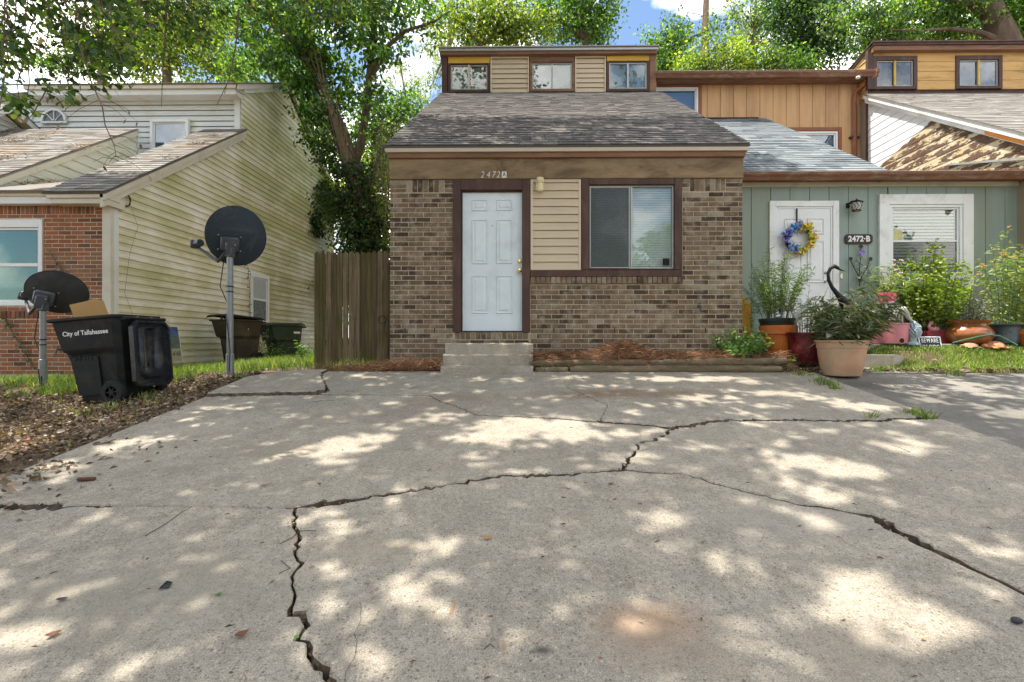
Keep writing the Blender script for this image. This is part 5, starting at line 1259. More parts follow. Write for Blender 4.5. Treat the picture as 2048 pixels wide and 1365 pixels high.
pot('big pale terracotta pot on the driveway edge holding a dense narrow leaved plant', (pTx, pTy, pTz), [(0, 0), (.19, 0), (.212, .012), (.242, hT * .25), (.262, hT * .5), (.276, hT * .78), (.283, hT * .785), (.288, hT * .94), (.302, hT * .95), (.306, hT), (.27, hT), (.255, hT * .85), (0, hT * .8)], M_terra, hT * .86, .256)
pRx, pRy = at(1613, 700, 6.95)[0], 6.95; pRz = 1.12; hR = ZZ(666, 6.95) - pRz
pot('dark oxblood red glazed pot behind the terracotta pot', (pRx, pRy, pRz), [(0, 0), (.19, 0), (.205, .015), (.235, hR * .5), (.255, hR * .82), (.285, hR * .93), (.295, hR), (.262, hR * 1.0), (.24, hR * .85), (0, hR * .8)], M_redglaze, hR * .9, .25)
pOx, pOy, pOz = XX(1556, 7.2), 7.2, 1.16; hO = ZZ(652, 7.2) - pOz
oo = pot('orange clay pot with a black tub set on its rim at the brick corner', (pOx, pOy, pOz), [(0, 0), (.17, 0), (.185, .02), (.225, hO * .72), (.25, hO * .74), (.258, hO), (.22, hO), (.2, hO * .7), (0, hO * .6)], M_orangepot, hO * .9, .22)
MB().lathe([(.20, hO - .02), (.235, hO), (.25, hO + .055), (.258, hO + .06), (.262, hO + .10), (.235, hO + .10), (.225, hO + .05), (0, hO + .04)], 32).build('black_tub', M_blackpl, oo, True)
zP = 1.37
pKx, pKy = XX(1776, 7.62), 7.62; hK = ZZ(648, 7.62) - zP
kk = pot('broad pink ceramic pot with a round dark drain hole low on its front', (pKx, pKy, zP), [(0, 0), (.235, 0), (.245, .01), (.262, hK * .92), (.27, hK * .94), (.27, hK), (.235, hK), (.225, hK * .8), (0, hK * .7)], M_pink, hK * .93, .23)
MB().lathe([(.0, 0), (.052, 0), (.052, .006), (.036, .008), (.036, .002), (0, .001)], 20).xf(Matrix.Translation((.02, -.243, .05)) @ Matrix.Rotation(rad(90), 4, 'X')).build('hole_ring', M_pink, kk)
MB().disc((.02, -.251, .05), .036, 'y', 16, .003).build('drain_hole', M_seam, kk)
M_cloth = plain('pale_bucket', (.60, .55, .58), .7, .1, 6, .1); M_hot = plain('hot_pink', (.62, .10, .16), .5, .2, 12, .3)
bt = thing('plant_bucket', 'tapering pale bucket with a ragged hot pink top, standing on the pink pot', 'bucket', (XX(1772, 7.66), 7.66, zP + hK), None, 0, True)
MB().lathe([(.11, 0), (.115, .04), (.0, .04)], 20).build('saucer', M_hot, bt, True)
MB().lathe([(0, .045), (.075, .045), (.118, .40), (.10, .40), (.07, .1), (0, .1)], 20).build('body', M_cloth, bt, True)
MB().lathe([(.113, .34), (.126, .36), (.120, .38), (.134, .42), (.128, .475), (.112, .47), (.105, .38)], 20).build('top_band', M_hot, bt, True)
pBx, pBy = XX(1936, 7.55), 7.55; hB_ = ZZ(642, 7.55) - zP
pot('wide bulging amber brown glazed bowl pot', (pBx, pBy, zP), [(0, 0), (.20, 0), (.24, .02), (.30, hB_ * .30), (.305, hB_ * .45), (.28, hB_ * .62), (.225, hB_ * .76), (.225, hB_ * .84), (.27, hB_ * .98), (.272, hB_), (.235, hB_ * .99), (.2, hB_ * .8), (0, hB_ * .75)], M_brownglaze, hB_ * .86, .2)
pLx, pLy = XX(2011, 7.55), 7.55; hL_ = ZZ(650, 7.55) - zP
pot('slate blue glazed pot with a wide brown lip holding tall orange flowered stems', (pLx, pLy, zP), [(0, 0), (.13, 0), (.15, .015), (.175, hL_ * .4), (.18, hL_ * .75), (.19, hL_ * .86), (.262, hL_ * .96), (.268, hL_), (.235, hL_), (.17, hL_ * .8), (0, hL_ * .7)], M_blueglaze, hL_ * .88, .16)
pot('small orange terracotta pot at the right edge beside the slate blue pot', (XX(2062, 7.4), 7.4, zP - .02), [(0, 0), (.12, 0), (.185, .16), (.2, .17), (.205, .235), (.18, .235), (.165, .15), (0, .14)], M_orangepot, .2, .17)
rb = thing('planter_box', 'dark red square planter box behind the BEWARE sign', 'planter', (XX(1864, 7.75), 7.75, zP), None, 0, True)
M_dred = plain('dark_red_box', (.20, .025, .035), .4, .2, 4, .1)
ring(-.15, .15, 0, .205, .02, -.15, -.13, .003, .02, .02).build('front_frame', M_dred, rb); MB().box(-.13, .13, -.14, -.125, .02, .185).build('front_panel', M_dred, rb)
MB().box(-.15, -.13, -.128, .15, 0, .205, .003).box(.13, .15, -.128, .15, 0, .205, .003).box(-.128, .128, .13, .15, 0, .205, .003).build('side_panel', M_dred, rb)
MB().box(-.128, .128, -.124, .128, .15, .17).build('soil', M_potsoil, rb)
M_flam = plain('flamingo_pink', (.72, .27, .29), .5, .08, 6, .1); M_bill = plain('bill_dark', (.05, .03, .03), .5, .1, 6, 0)
fx, fz = P(1866, 651, 7.72)
fl_ = thing('flamingo_figure', 'little pink flamingo figure in the dark red planter box', 'ornament', (fx, 7.72, zP + .17), None, 0, True)
MB().ball((.02, 0, .055), (.075, .05, .055), 14, 10).tube([(-.03, 0, .06), (-.062, 0, .10), (-.05, 0, .15), (-.02, 0, .165)], [.035, .026, .024, .03], 10).ball((-.02, 0, .16), (.038, .032, .034), 12, 8).build('body', M_flam, fl_, True)
MB().tube([(-.05, 0, .158), (-.078, 0, .145), (-.082, 0, .118)], [.018, .015, .004], 8).build('bill', M_bill, fl_, True)
# grey wading birds and the black heron
M_stone = plain('grey_stone', (.46, .45, .41), .85, .12, 12, .3, 60); M_bronze = plain('dark_bronze', (.025, .024, .022), .45, .3, 12, .2, metal=.5)
iz = ZZ(618, 7.5)
ib = thing('bird_figure', 'pale grey long legged bird figure stooping beside the carved head', 'ornament', (XX(1804, 7.45), 7.45, zP - .01), None, 0, True)
hz_ = iz - zP + .02
MB().tube([(-.125, 0, hz_ - .20), (-.115, 0, hz_ - .11), (-.06, 0, hz_ - .05), (.01, 0, hz_ - .045), (.06, 0, hz_ - .09), (.10, 0, hz_ - .16), (.145, -.01, hz_ - .21)], [.012, .04, .062, .066, .045, .026, .018], 12).build('body', M_stone, ib, True)
MB().tube([(.145, -.01, hz_ - .21), (.17, -.01, hz_ - .24)], [.016, .003], 8).build('bill', M_bill, ib)
for dx_ in (-.045, .0):
    MB().tube([(dx_, 0, hz_ - .1), (dx_ + .012, -.005, .12), (dx_ + .03, -.01, 0)], [.013, .009, .009], 7).build('leg', M_stone, ib, True)
gh = thing('bird_figure', 'weathered grey heron figure with raised neck standing in the red pot', 'ornament', (XX(1604, 7.02), 7.02, 1.3), None, 0, True)
def g2(px, py, y, z0, x0): a, b = P(px, py, y); return (a - x0, 0, b - z0)
gx0 = XX(1604, 7.02)
q = lambda a, b: g2(a, b, 7.02, 1.3, gx0)
MB().tube([q(1588, 648), q(1592, 634), q(1602, 628), q(1610, 617), q(1616, 604), q(1624, 596), q(1630, 594)], [.03, .058, .055, .035, .024, .018, .019], 12).build('body', M_stone, gh, True)
MB().tube([q(1630, 594), q(1638, 590)], [.012, .002], 6).tube([q(1630, 595), q(1638, 594)], [.01, .002], 6).build('bill', M_stone, gh)
MB().tube([q(1592, 640), q(1590, 672)], .008, 6).tube([q(1600, 638), q(1600, 672)], .008, 6).build('leg', M_stone, gh)
hx0 = XX(1680, 6.5)
bh = thing('heron_figure', 'dark bronze heron figure with a curved neck rising from the narrow leaved plant', 'ornament', (hx0, 6.5, 1.35), None, 0, True)
q = lambda a, b: g2(a, b, 6.5, 1.35, hx0)
MB().tube([q(1700, 650), q(1698, 625), q(1688, 604), q(1676, 590), q(1664, 575), q(1657, 560), q(1656, 547), q(1661, 537), q(1669, 533), q(1675, 536), q(1678, 539)], [.03, .07, .06, .032, .024, .02, .02, .022, .028, .022, .014], 14).build('body', M_bronze, bh, True)
MB().tube([q(1676, 538), q(1684, 541), q(1692, 543.5)], [.014, .009, .002], 8).build('bill', M_bronze, bh, True)
MB().tube([q(1698, 640), q(1698, 690)], .01, 6).tube([q(1706, 640), q(1706, 690)], .01, 6).build('leg', M_bronze, bh)
# carved head in profile, facing right
M_carve = plain('carved_stone', (.36, .43, .46), .8, .15, 10, .3, 50, dirt=(.16, .20, .22), dirtscale=7)
bd_ = thing('head_figure', 'blue grey carved stone head with tight curls, looking right beside the BEWARE sign', 'ornament', (XX(1828, 7.46), 7.46, zP - .02), None, rad(-14), True)
m = MB(); o = len(m.v); nn_, mm_ = 28, 20
for i in range(mm_ + 1):
    th = math.pi * i / mm_; z = -math.cos(th)
    for k in range(nn_):
        a = 2 * math.pi * k / nn_; ca, sa = math.cos(a), math.sin(a); x = math.sin(th) * ca; y = math.sin(th) * sa
        f = max(0, ca); b = 0
        b += .16 * f ** 22 * math.exp(-((z + .08) / .14) ** 2) * (1 if abs(sa) < .3 else .3)          # nose
        b += .05 * f ** 14 * math.exp(-((z + .36) / .045) ** 2) + .05 * f ** 14 * math.exp(-((z + .47) / .045) ** 2)   # lips
        b += .07 * f ** 8 * math.exp(-((z + .72) / .12) ** 2)                                          # chin
        b -= .06 * math.exp(-((abs(sa) - .33) / .13) ** 2) * f ** 2 * math.exp(-((z - .12) / .08) ** 2)  # eye sockets
        b += .03 * math.exp(-((abs(sa) - .33) / .16) ** 2) * f ** 2 * math.exp(-((z - .08) / .04) ** 2)  # lids
        m.v.append((.098 * (x + b * 1.0), .078 * y, .205 + .12 * z))
for i in range(mm_):
    for k in range(nn_): m.f.append((i * nn_ + k, i * nn_ + (k + 1) % nn_, (i + 1) * nn_ + (k + 1) % nn_, (i + 1) * nn_ + k))
m.build('face', M_carve, bd_, True)
MB().lathe([(.10, 0), (.105, .015), (.085, .04), (.052, .06), (.048, .14), (.0, .15)], 24, (-.012, 0, 0), 1, .85).build('neck', M_carve, bd_, True)
m = MB()
for i in range(9):
    th = rad(8 + i * 12.5); n = max(1, int(15 * math.sin(th)))
    for k in range(n):
        a = 2 * math.pi * (k + .5 * (i % 2)) / n; z = math.cos(th); x = math.sin(th) * math.cos(a)
        if z < .42 and x > .25 - (.42 - z) * 1.1: continue
        m.ball((.101 * x - .004, .082 * math.sin(th) * math.sin(a), .207 + .124 * z), .0165, 7, 5)
for i in range(3):
    for k in range(8 - i * 2): a = 2 * math.pi * k / (8 - i * 2); m.ball((-.012 + (.046 - i * .014) * math.cos(a), (.046 - i * .014) * math.sin(a), .325 + i * .016), .014, 7, 5)
m.build('curls', M_carve, bd_, True)
MB().ball((-.012, 0, .33), (.045, .042, .038), 12, 8).build('topknot', M_carve, bd_, True)
for s in (-1, 1): MB().ball((-.005, s * .079, .185), (.018, .012, .055), 10, 8).build('ear', M_carve, bd_, True)
# the BEWARE sign
M_sblk = plain('sign_black', (.02, .021, .023), .5, .1, 8, 0)
sx_, sz_ = P(1866, 676, 7.35)
bw = thing('warning_sign', 'small black sign reading BEWARE leaning in front of the dark red planter', 'sign', (sx_, 7.38, 1.27), None, 0, True); bw.rotation_euler = (rad(-12), 0, rad(0))
ring(-.165, .165, 0, .215, .016, -.008, .006, .003).build('frame', M_white, bw); MB().box(-.148, .148, -.004, .004, .017, .198).build('panel', M_sblk, bw)
text('lettering', 'BEWARE', .092, M_lett, bw, (0, -.0055, .150), ext=.0008, off=.0006, sx=.66, space=1.12); text('lettering', 'OF DOG', .092, M_lett, bw, (0, -.0055, .052), ext=.0008, off=.0006, sx=.66, space=1.12)
# turtles, hose, lamps
def turtle(label, px, y, s, mat, rz):
    t = thing('turtle_figure', label, 'ornament', (XX(px, y), y, float(zg(XX(px, y), y)) + .0), 'turtle figures in the grass', rz, True); t.scale = (s,) * 3
    MB().lathe([(.14, .02), (.15, .035), (.13, .075), (.085, .105), (.03, .118), (0, .12)], 18, (0, 0, 0), 1, .82).build('shell', mat, t, True)
    MB().tube([(-.12, 0, .04), (-.17, 0, .055), (-.205, 0, .06)], [.03, .03, .02], 9).build('head', mat, t, True)
    for a, b in ((-.1, .1), (.1, .1), (-.1, -.1), (.1, -.1)): MB().ball((a, b, .02), (.045, .035, .02), 8, 6).build('leg', mat, t, True)
M_tura = plain('turtle_clay', (.58, .23, .09), .6, .25, 14, .3, dirt=(.70, .45, .28), dirtscale=14); M_turb = plain('turtle_tan', (.40, .26, .15), .7, .2, 14, .3)
turtle('orange clay turtle figure in the grass before the slate blue pot', 1988, 7.32, 1.0, M_tura, .2)
turtle('small tan turtle figure in front of the amber bowl pot', 1940, 7.36, .75, M_turb, .1)
M_hose = plain('hose_green', (.05, .16, .10), .4, .15, 10, 0)
tag(MB().tube([at(a, b, y) for a, b, y in ((1905, 686, 7.2), (1930, 680, 7.2), (1955, 674, 7.22), (1978, 670, 7.25), (1998, 672, 7.25), (2015, 680, 7.22), (2035, 691, 7.15))], .011, 8).build('garden_hose', M_hose, None, True), 'green garden hose arching over the grass between the turtles', 'hose')
sl1 = thing('garden_lamp', 'silver globe garden lamp standing in the black tub', 'lamp', (XX(1556, 7.1), 7.1, ZZ(645, 7.1)), None, 0, True)
M_silver = plain('silver_globe', (.60, .62, .60), .22, .1, 8, 0, metal=.6)
MB().ball((0, 0, .085), (.05, .05, .045), 16, 10).build('globe', M_silver, sl1, True); MB().tube([(0, 0, -.1), (0, 0, .05)], .012, 8).lathe([(.045, .04), (.05, .055), (0, .055)], 14).build('stake', M_blk, sl1, True)
MB().tube([(.02, 0, .03), (.09, -.01, .045)], [.014, .022], 8).build('arm', M_blk, sl1, True)
sl2 = thing('garden_lamp', 'black capped solar lamp at the left inside the terracotta pot', 'lamp', (XX(1660, 6.36), 6.36, ZZ(684, 6.36)), None, 0, True)
MB().lathe([(.055, .14), (.062, .15), (.06, .17), (.03, .195), (0, .2)], 16).build('cap', M_blk, sl2, True); MB().lathe([(.035, .03), (.045, .06), (.045, .14), (0, .14)], 14).build('lens', M_lg, sl2, True); MB().tube([(0, 0, -.1), (0, 0, .04)], .012, 8).build('stake', M_blk, sl2)
M_marig = plain('orange_plank', (.78, .40, .06), .55, .1, 4, .1)
tag(MB().prism([(XX(1482, 7.7), 1.2), (XX(1501, 7.7), 1.2), (XX(1502, 7.7), ZZ(611, 7.7)), (XX(1484, 7.7), ZZ(592, 7.7))], 1, 7.7, 7.72).build('painted_board', M_marig), 'bright orange board standing upright just behind the brick corner', 'board')
tag(MB().slab([at(1567, 713, 7.0), at(1572, 713, 6.98), at(1577, 673, 7.1), at(1570, 676, 7.1)], .015).build('wood_stake', M_card), 'pale wooden stake leaning on the orange clay pot', 'stake')
# wreath on the door
wr = thing('door_wreath', 'round ribbon wreath, blue on the left and yellow on the right, on the white door', 'wreath', (XX(1593, YB), YB - .07, ZZ(481, YB)), None, 0, True)
WC = {'blue_ribbon': ((.06, .20, .60), 34), 'sky_ribbon': ((.22, .48, .75), 34), 'purple_ribbon': ((.34, .18, .52), 26), 'yellow_ribbon': ((.85, .60, .06), 46), 'lime_ribbon': ((.46, .56, .06), 34), 'orange_ribbon': ((.85, .42, .22), 20)}
for nm, (c_, n) in WC.items():
    m = MB(); left = nm.split('_')[0] in ('blue', 'sky', 'purple')
    for k in range(n):
        a = R.uniform(rad(85), rad(285)) if left else R.uniform(rad(-105), rad(98)); a += rad(-8); r = .20 + R.gauss(0, .025)
        c = Vector((r * math.cos(a), R.uniform(-.05, .02), r * math.sin(a))); d = Vector((math.cos(a) * R.uniform(-.5, 1), R.uniform(-1.0, -.1), math.sin(a) * R.uniform(-.5, 1))).normalized(); s_ = d.cross(Vector((R.gauss(0, 1), R.gauss(0, 1), R.gauss(0, 1)))).normalized() * R.uniform(.014, .022); L_ = R.uniform(.05, .085); nn = d.cross(s_).normalized() * .022
        for t0 in range(4):
            p, q_ = [c + d * L_ * math.sin(math.pi * t) + nn * math.cos(math.pi * t) for t in (t0 / 4, t0 / 4 + .25)]
            m.add([(p - s_)[:], (p + s_)[:], (q_ + s_)[:], (q_ - s_)[:]], [(0, 1, 2, 3)])
    o = m.build(nm, plain('r_' + nm, c_, .35, .2, 30, 0), wr); o['kind'] = 'stuff'
MB().tube([(.20 * math.cos(rad(k * 15)), .02, .20 * math.sin(rad(k * 15))) for k in range(25)], .025, 6).build('ring', M_blk, wr)
MB().box(-.022, -.002, .03, .045, .2, ZZ(420, YB) - ZZ(481, YB), .002).build('hanger', M_blk, wr)
# metal flower ornament on the wall
M_iron = plain('rusted_iron', (.05, .045, .04), .6, .4, 14, .2, metal=.3)
mo_ = thing('wall_ornament', 'wrought metal flower ornament with a purple bloom hung under the number plaque', 'ornament', (XX(1716, YB), YB - .03, ZZ(530, YB)), None, 0, True)
m = MB(); s = YB / F
q = lambda a, b: ((a - 1716) * s, R.uniform(-.03, 0), (530 - b) * s)
for pth in ([(1716, 575), (1714, 548), (1716, 520), (1716, 500)], [(1716, 560), (1706, 540), (1698, 524)], [(1716, 560), (1728, 540), (1736, 522)], [(1712, 552), (1722, 548), (1710, 540), (1722, 534), (1708, 524)]): m.tube([q(*p) for p in pth], .007, 6)
m.build('stem', M_iron, mo_, True)
for (a, b, r, mt) in ((1716, 497, .045, M_iron), (1696, 521, .04, M_iron), (1736, 521, .04, M_iron), (1715, 562, .045, M_iron), (1719, 508, .055, plain('purple_petal', (.26, .17, .55), .5, .15, 8, 0)), (1716, 521, .06, plain('sage_petal', (.22, .27, .17), .6, .2, 8, 0)), (1706, 529, .04, plain('sage_petal', (.22, .27, .17)))):
    m = MB(); c = Vector(q(a, b)); c.y -= .015
    for k in range(6):
        t_ = k * math.pi / 3; d = Vector((math.cos(t_), -.25, math.sin(t_))); e = Vector((-math.sin(t_), 0, math.cos(t_))) * r * .35
        m.add([c[:], (c + d * r * .6 + e)[:], (c + d * r)[:], (c + d * r * .6 - e)[:]], [(0, 1, 2, 3)])
    m.build('flower', mt, mo_)

# ================================================================== PLANTS
def arr(l): return np.array(l, float)
def stem_plant(name, label, cat, base, n, h, spread, ll, lw, nl, mats, shape='strap', lean=(0, 0), droop=.25, start=.25, up=.5, hvar=.25, flowers=None, fol='foliage', stemr=.004, group=None, base_r=.06, curve=1.6):
    t = thing(name, label, cat, base, group, 0, True); st = MB(); p_, u_, l_, w_ = [], [], [], []; tips = []
    for i in range(n):
        a = R.uniform(0, 2 * math.pi); r = R.random() ** .5; hh = h * R.uniform(1 - hvar, 1 + hvar * .4) * (1 - .25 * r); b = Vector((base_r * r * math.cos(a), base_r * r * math.sin(a), -.03))
        e = Vector((spread * r * math.cos(a) + lean[0], spread * r * math.sin(a) + lean[1], hh)); pts = []
        for k in range(7):
            f = k / 6; pts.append(b + Vector((e.x * f ** curve, e.y * f ** curve, e.z * f * (1 - droop * .3 * r * f))))
        st.tube(pts, [stemr * (1 - .6 * k / 6) for k in range(7)], 4, False); tips.append(pts[-1])
        for j in range(nl):
            f = start + (1 - start) * (j + R.random()) / nl; k = min(5, int(f * 6)); q = pts[k].lerp(pts[k + 1], f * 6 - k); d = (pts[k + 1] - pts[k]).normalized()
            s = Vector((R.gauss(0, 1), R.gauss(0, 1), R.gauss(0, .4))); s = (s - d * s.dot(d)).normalized()
            p_.append(q); u_.append(d * up + s * (1 - up * .4) + Vector((0, 0, -droop * R.random()))); l_.append(ll * R.uniform(.6, 1.15) * (1 - .35 * max(0, f - .7))); w_.append(lw * R.uniform(.8, 1.2))
    st.build('stem', mats[0], t)
    leaves(fol, arr(p_), arr(u_), arr(l_), arr(w_), mats[1], t, shape)
    if flowers:
        m = MB(); cnt, r, mt = flowers
        for q in R.sample(tips, min(cnt, len(tips))):
            for k in range(5): m.ball((q.x + R.gauss(0, r * .6), q.y + R.gauss(0, r * .6), q.z + R.gauss(0, r * .4)), r * .5, 6, 4)
        o = m.build('flowers', mt, t); o['kind'] = 'stuff'
    return t
Lm = leafmat
F_narrow = Lm('narrow_leaf', [(0, (0.053, 0.083, 0.033)), (.4, (0.090, 0.128, 0.045)), (.75, (0.150, 0.188, 0.075)), (.9, (0.240, 0.225, 0.105)), (1, (0.300, 0.195, 0.120))], .25)
F_fern = Lm('feathery_leaf', [(0, (0.090, 0.165, 0.045)), (.5, (0.165, 0.255, 0.068)), (1, (0.330, 0.375, 0.105))], .4)
F_bush = Lm('lime_leaf', [(0, (0.150, 0.255, 0.030)), (.5, (0.300, 0.435, 0.045)), (1, (0.540, 0.600, 0.090))], .45)
F_milk = Lm('milkweed_leaf', [(0, (0.168, 0.266, 0.084)), (.6, (0.308, 0.406, 0.126)), (1, (0.560, 0.560, 0.168))], .45)
F_wood = Lm('dull_leaf', [(0, (0.084, 0.112, 0.056)), (.6, (0.196, 0.224, 0.126)), (1, (0.364, 0.350, 0.266))], .3)
F_mid = Lm('mid_leaf', [(0, (0.075, 0.165, 0.038)), (.6, (0.135, 0.255, 0.060)), (1, (0.255, 0.360, 0.075))], .4)
F_gold = Lm('gold_leaf', [(0, (0.224, 0.210, 0.042)), (.6, (0.364, 0.322, 0.056)), (1, (0.504, 0.420, 0.084))], .4)
M_stem = plain('green_stem', (.10, .13, .05), .7, .2, 10, 0); M_bstem = plain('brown_stem', (.12, .085, .055), .8, .2, 10, 0)
M_orf = plain('orange_flower', (.80, .27, .03), .6, .2, 10, 0); M_pinkf = plain('pink_flower', (.75, .52, .60), .6, .1, 10, 0)
stem_plant('potted_plant', 'dense dark narrow leaved plant spilling out of the terracotta pot', 'plant', (pTx, pTy, pTz + hT * .86), 72, .78, .38, .175, .0115, 28, (M_stem, F_narrow), 'strap', (.13, -.02), .35, .12, .45, .35, base_r=.19, curve=1.35)
stem_plant('potted_plant', 'wispy twiggy plant growing in the oxblood pot', 'plant', (pRx, pRy, pRz + hR * .9), 20, .8, .22, .08, .005, 10, (M_bstem, F_wood), 'strap', (.03, 0), .2, .2, .6, .3, base_r=.18)
stem_plant('potted_plant', 'tall feathery light green plant growing in the black tub', 'plant', (pOx, pOy + .02, pOz + hO + .04), 52, 1.15, .36, .11, .006, 42, (M_stem, F_fern), 'strap', (.0, 0), .35, .22, .5, .35, base_r=.18)
stem_plant('tall_weed', 'thin dark upright weed against the green wall at the brick corner', 'plant', (XX(1500, 7.8), 7.8, 1.35), 7, 1.0, .16, .10, .006, 22, (M_stem, F_fern), 'strap', (0, 0), .3, .1, .5, .3)
stem_plant('corner_shrub', 'low leafy shrub against the right end of the brick wall', 'shrub', (XX(1478, 6.95), 6.93, 1.12), 60, .52, .34, .07, .018, 18, (M_stem, F_mid), 'oval', (0, -.05), .3, .15, .4, .4, base_r=.12)
stem_plant('yellowing_shrub', 'yellowing wispy shrub behind the low corner shrub', 'shrub', (XX(1500, 7.3), 7.3, 1.15), 30, .60, .16, .05, .007, 22, (M_bstem, F_gold), 'strap', (0, 0), .3, .15, .5, .35, base_r=.1)
stem_plant('seedling', 'small green seedling at the foot of the orange clay pot', 'plant', (XX(1566, 6.85), 6.8, 1.06), 6, .20, .10, .06, .017, 6, (M_stem, F_mid), 'oval', (0, 0), .3, .3, .4, .3)
stem_plant('potted_shrub', 'big lime green leafy bush in front of the white framed window', 'shrub', (XX(1856, 7.9), 7.92, 1.42), 125, 1.55, .46, .078, .023, 24, (M_bstem, F_bush), 'oval', (.0, .0), .25, .3, .35, .38, base_r=.14, curve=.8)
stem_plant('climbing_shoot', 'long thin lime shoots climbing above the bush across the window', 'plant', (XX(1890, 7.9), 7.9, 2.0), 9, 1.0, .16, .05, .016, 11, (M_stem, F_bush), 'oval', (.05, 0), .2, .1, .35, .3)
stem_plant('flowering_plant', 'pale grassy plant with pink white flowers left of the lime bush', 'plant', (XX(1775, 7.7), 7.7, zP + hK + .35), 26, .8, .34, .15, .007, 14, (M_stem, F_milk), 'strap', (0, 0), .4, .2, .5, .3, (10, .02, M_pinkf), base_r=.08)
stem_plant('potted_plant', 'dry grey green woody plant in the amber bowl pot', 'plant', (pBx, pBy, zP + hB_ * .86), 30, .58, .28, .04, .013, 22, (M_bstem, F_wood), 'oval', (.02, 0), .2, .15, .4, .4, base_r=.17)
stem_plant('potted_plant', 'tall milkweed stems with orange flowers in the slate blue pot', 'plant', (pLx - .02, pLy, zP + hL_ * .88), 19, 1.62, .20, .12, .010, 52, (M_stem, F_milk), 'strap', (-.02, 0), .55, .08, .35, .25, (9, .019, M_orf), base_r=.14)
stem_plant('tall_weed', 'tall milkweed stalk nearest the right post with bare lower stem', 'plant', (XX(1975, 7.8), 7.8, 1.4), 2, 1.85, .10, .09, .006, 26, (M_stem, F_milk), 'strap', (.0, 0), .5, .45, .4, .1, (2, .02, M_orf))
stem_plant('tall_weed', 'drooping green plant cut by the right edge of the picture', 'plant', (XX(2062, 7.4), 7.4, 1.5), 20, .72, .18, .10, .007, 22, (M_stem, F_milk), 'strap', (0, 0), .5, .1, .4, .3)
for lb, px, py, y, n, hgt in (('weed beside the green bin under the low window', 534, 720, 10.7, 9, .85), ('bushy weed in front of the green bin', 560, 725, 10.5, 16, .42), ('weed at the left end of the picket fence', 612, 725, 9.3, 14, .55), ('weed sprouting behind the brown bin', 517, 722, 10.9, 10, .4)):
    x = XX(px, y); stem_plant('yard_weed', lb, 'weed', (x, y, float(zg(x, y))), n, hgt, .20, .08, .014, 14, (M_stem, F_mid), 'oval', (0, 0), .3, .15, .4, .4, group='weeds along the pale house', base_r=.1)
def creeper(label, pts, mat, n, size):
    t = thing('creeper', label, 'vine', pts[0], None, 0); v = [Vector(p) for p in pts]; st = MB(); st.tube(v, .006, 5, False); st.build('stem', M_bstem, t)
    p_ = []
    for i in range(n):
        k = R.randrange(len(v) - 1); p_.append(v[k].lerp(v[k + 1], R.random()) + Vector((R.gauss(0, .03), R.gauss(-.012, .01), R.gauss(0, .03))))
    leaves('foliage', arr(p_), NR.normal(size=(n, 3)) + np.array([0, -.5, -.3]), NR.uniform(.6, 1.2, n) * size, size * .38, mat, t, 'oval'); return t
F_ivy = Lm('ivy_leaf', [(0, (.022, .05, .014)), (.5, (.04, .09, .02)), (.85, (.08, .14, .03)), (1, (.15, .19, .05))], .3)
creeper('thin creeper climbing diagonally over the red brick wall', [(*P(70, 740, 8.05)[:1], 8.05, ZZ(740, 8.05)), (XX(45, 8.05), 8.05, ZZ(700, 8.05)), (XX(20, 8.05), 8.05, ZZ(655, 8.05)), (XX(3, 8.05), 8.05, ZZ(625, 8.05))], F_wood, 60, .06)
creeper('withered creeper crossing the brick beside the oval dish', [(XX(98, 8.05), 8.05, ZZ(500, 8.05)), (XX(118, 8.05), 8.05, ZZ(530, 8.05)), (XX(140, 8.05), 8.05, ZZ(565, 8.05)), (XX(158, 8.05), 8.05, ZZ(600, 8.05))], F_wood, 26, .05)
yv = pf(497, 600)[0]
creeper('leafless creeper around the low flank window', [(XLW + .06, yv - .05, H + .5), (XLW + .06, yv - .04, H + 1.3), (XLW + .07, yv - .15, H + 1.9), (XLW + .08, yv - .4, H + 2.0)], F_wood, 30, .06)

# ================================================================== GROUND COVER
def scatter(n, x0, x1, y0, y1, dens=None):
    x = NR.uniform(x0, x1, n); y = NR.uniform(y0, y1, n)
    if dens is not None:
        k = NR.random(n) < dens(x, y); x, y = x[k], y[k]
    return x, y
def nz2(x, y, s, o=0): return np.array([noise.noise((a * s + o, b * s, o)) for a, b in zip(x, y)])
def grass(name, label, x, y, h, mat, lean=.5, w=.0045):
    n = len(x); p = np.stack([x, y, zg(x, y) - .01], 1); a = NR.uniform(0, 2 * math.pi, n); k = NR.uniform(.05, lean, n)
    u = np.stack([np.cos(a) * k, np.sin(a) * k, np.ones(n)], 1)
    return tag(leaves(name, p, u, NR.uniform(.5, 1.2, n) * h, NR.uniform(.7, 1.3, n) * w, mat, None, 'blade'), label, 'grass', kind='stuff')
F_grass = Lm('grass_blade', [(0, (0.105, 0.180, 0.030)), (.5, (0.195, 0.300, 0.045)), (.85, (0.330, 0.420, 0.075)), (1, (0.570, 0.510, 0.210))], .4)
F_dry = Lm('dry_grass', [(0, (0.130, 0.156, 0.039)), (.5, (0.260, 0.247, 0.091)), (1, (0.494, 0.403, 0.221))], .3)
pxs = (np.array([0]),)
def inHouse(x, y): return ((x > xa0 - .03) & (x < xa1 + .02) & (y > YA - .02)) | ((x < XLW + .03) & (y > YL - .01))
d1 = lambda x, y: (~inHouse(x, y)) * np.clip(.5 + nz2(x, y, 1.1) * 1.6, .05, 1) * (((y > 6.66) | (x < -3.62)) & (x < -2.02)) * np.where((y > 7.45) & (x > -3.1), .3, 1)
x, y = scatter(26000, -6.92, -2.0, 6.25, 12.0, d1)
grass('grass', 'lush grass between the driveway corner, the bins and the fence', x, y, .17, F_grass, .7, .006)
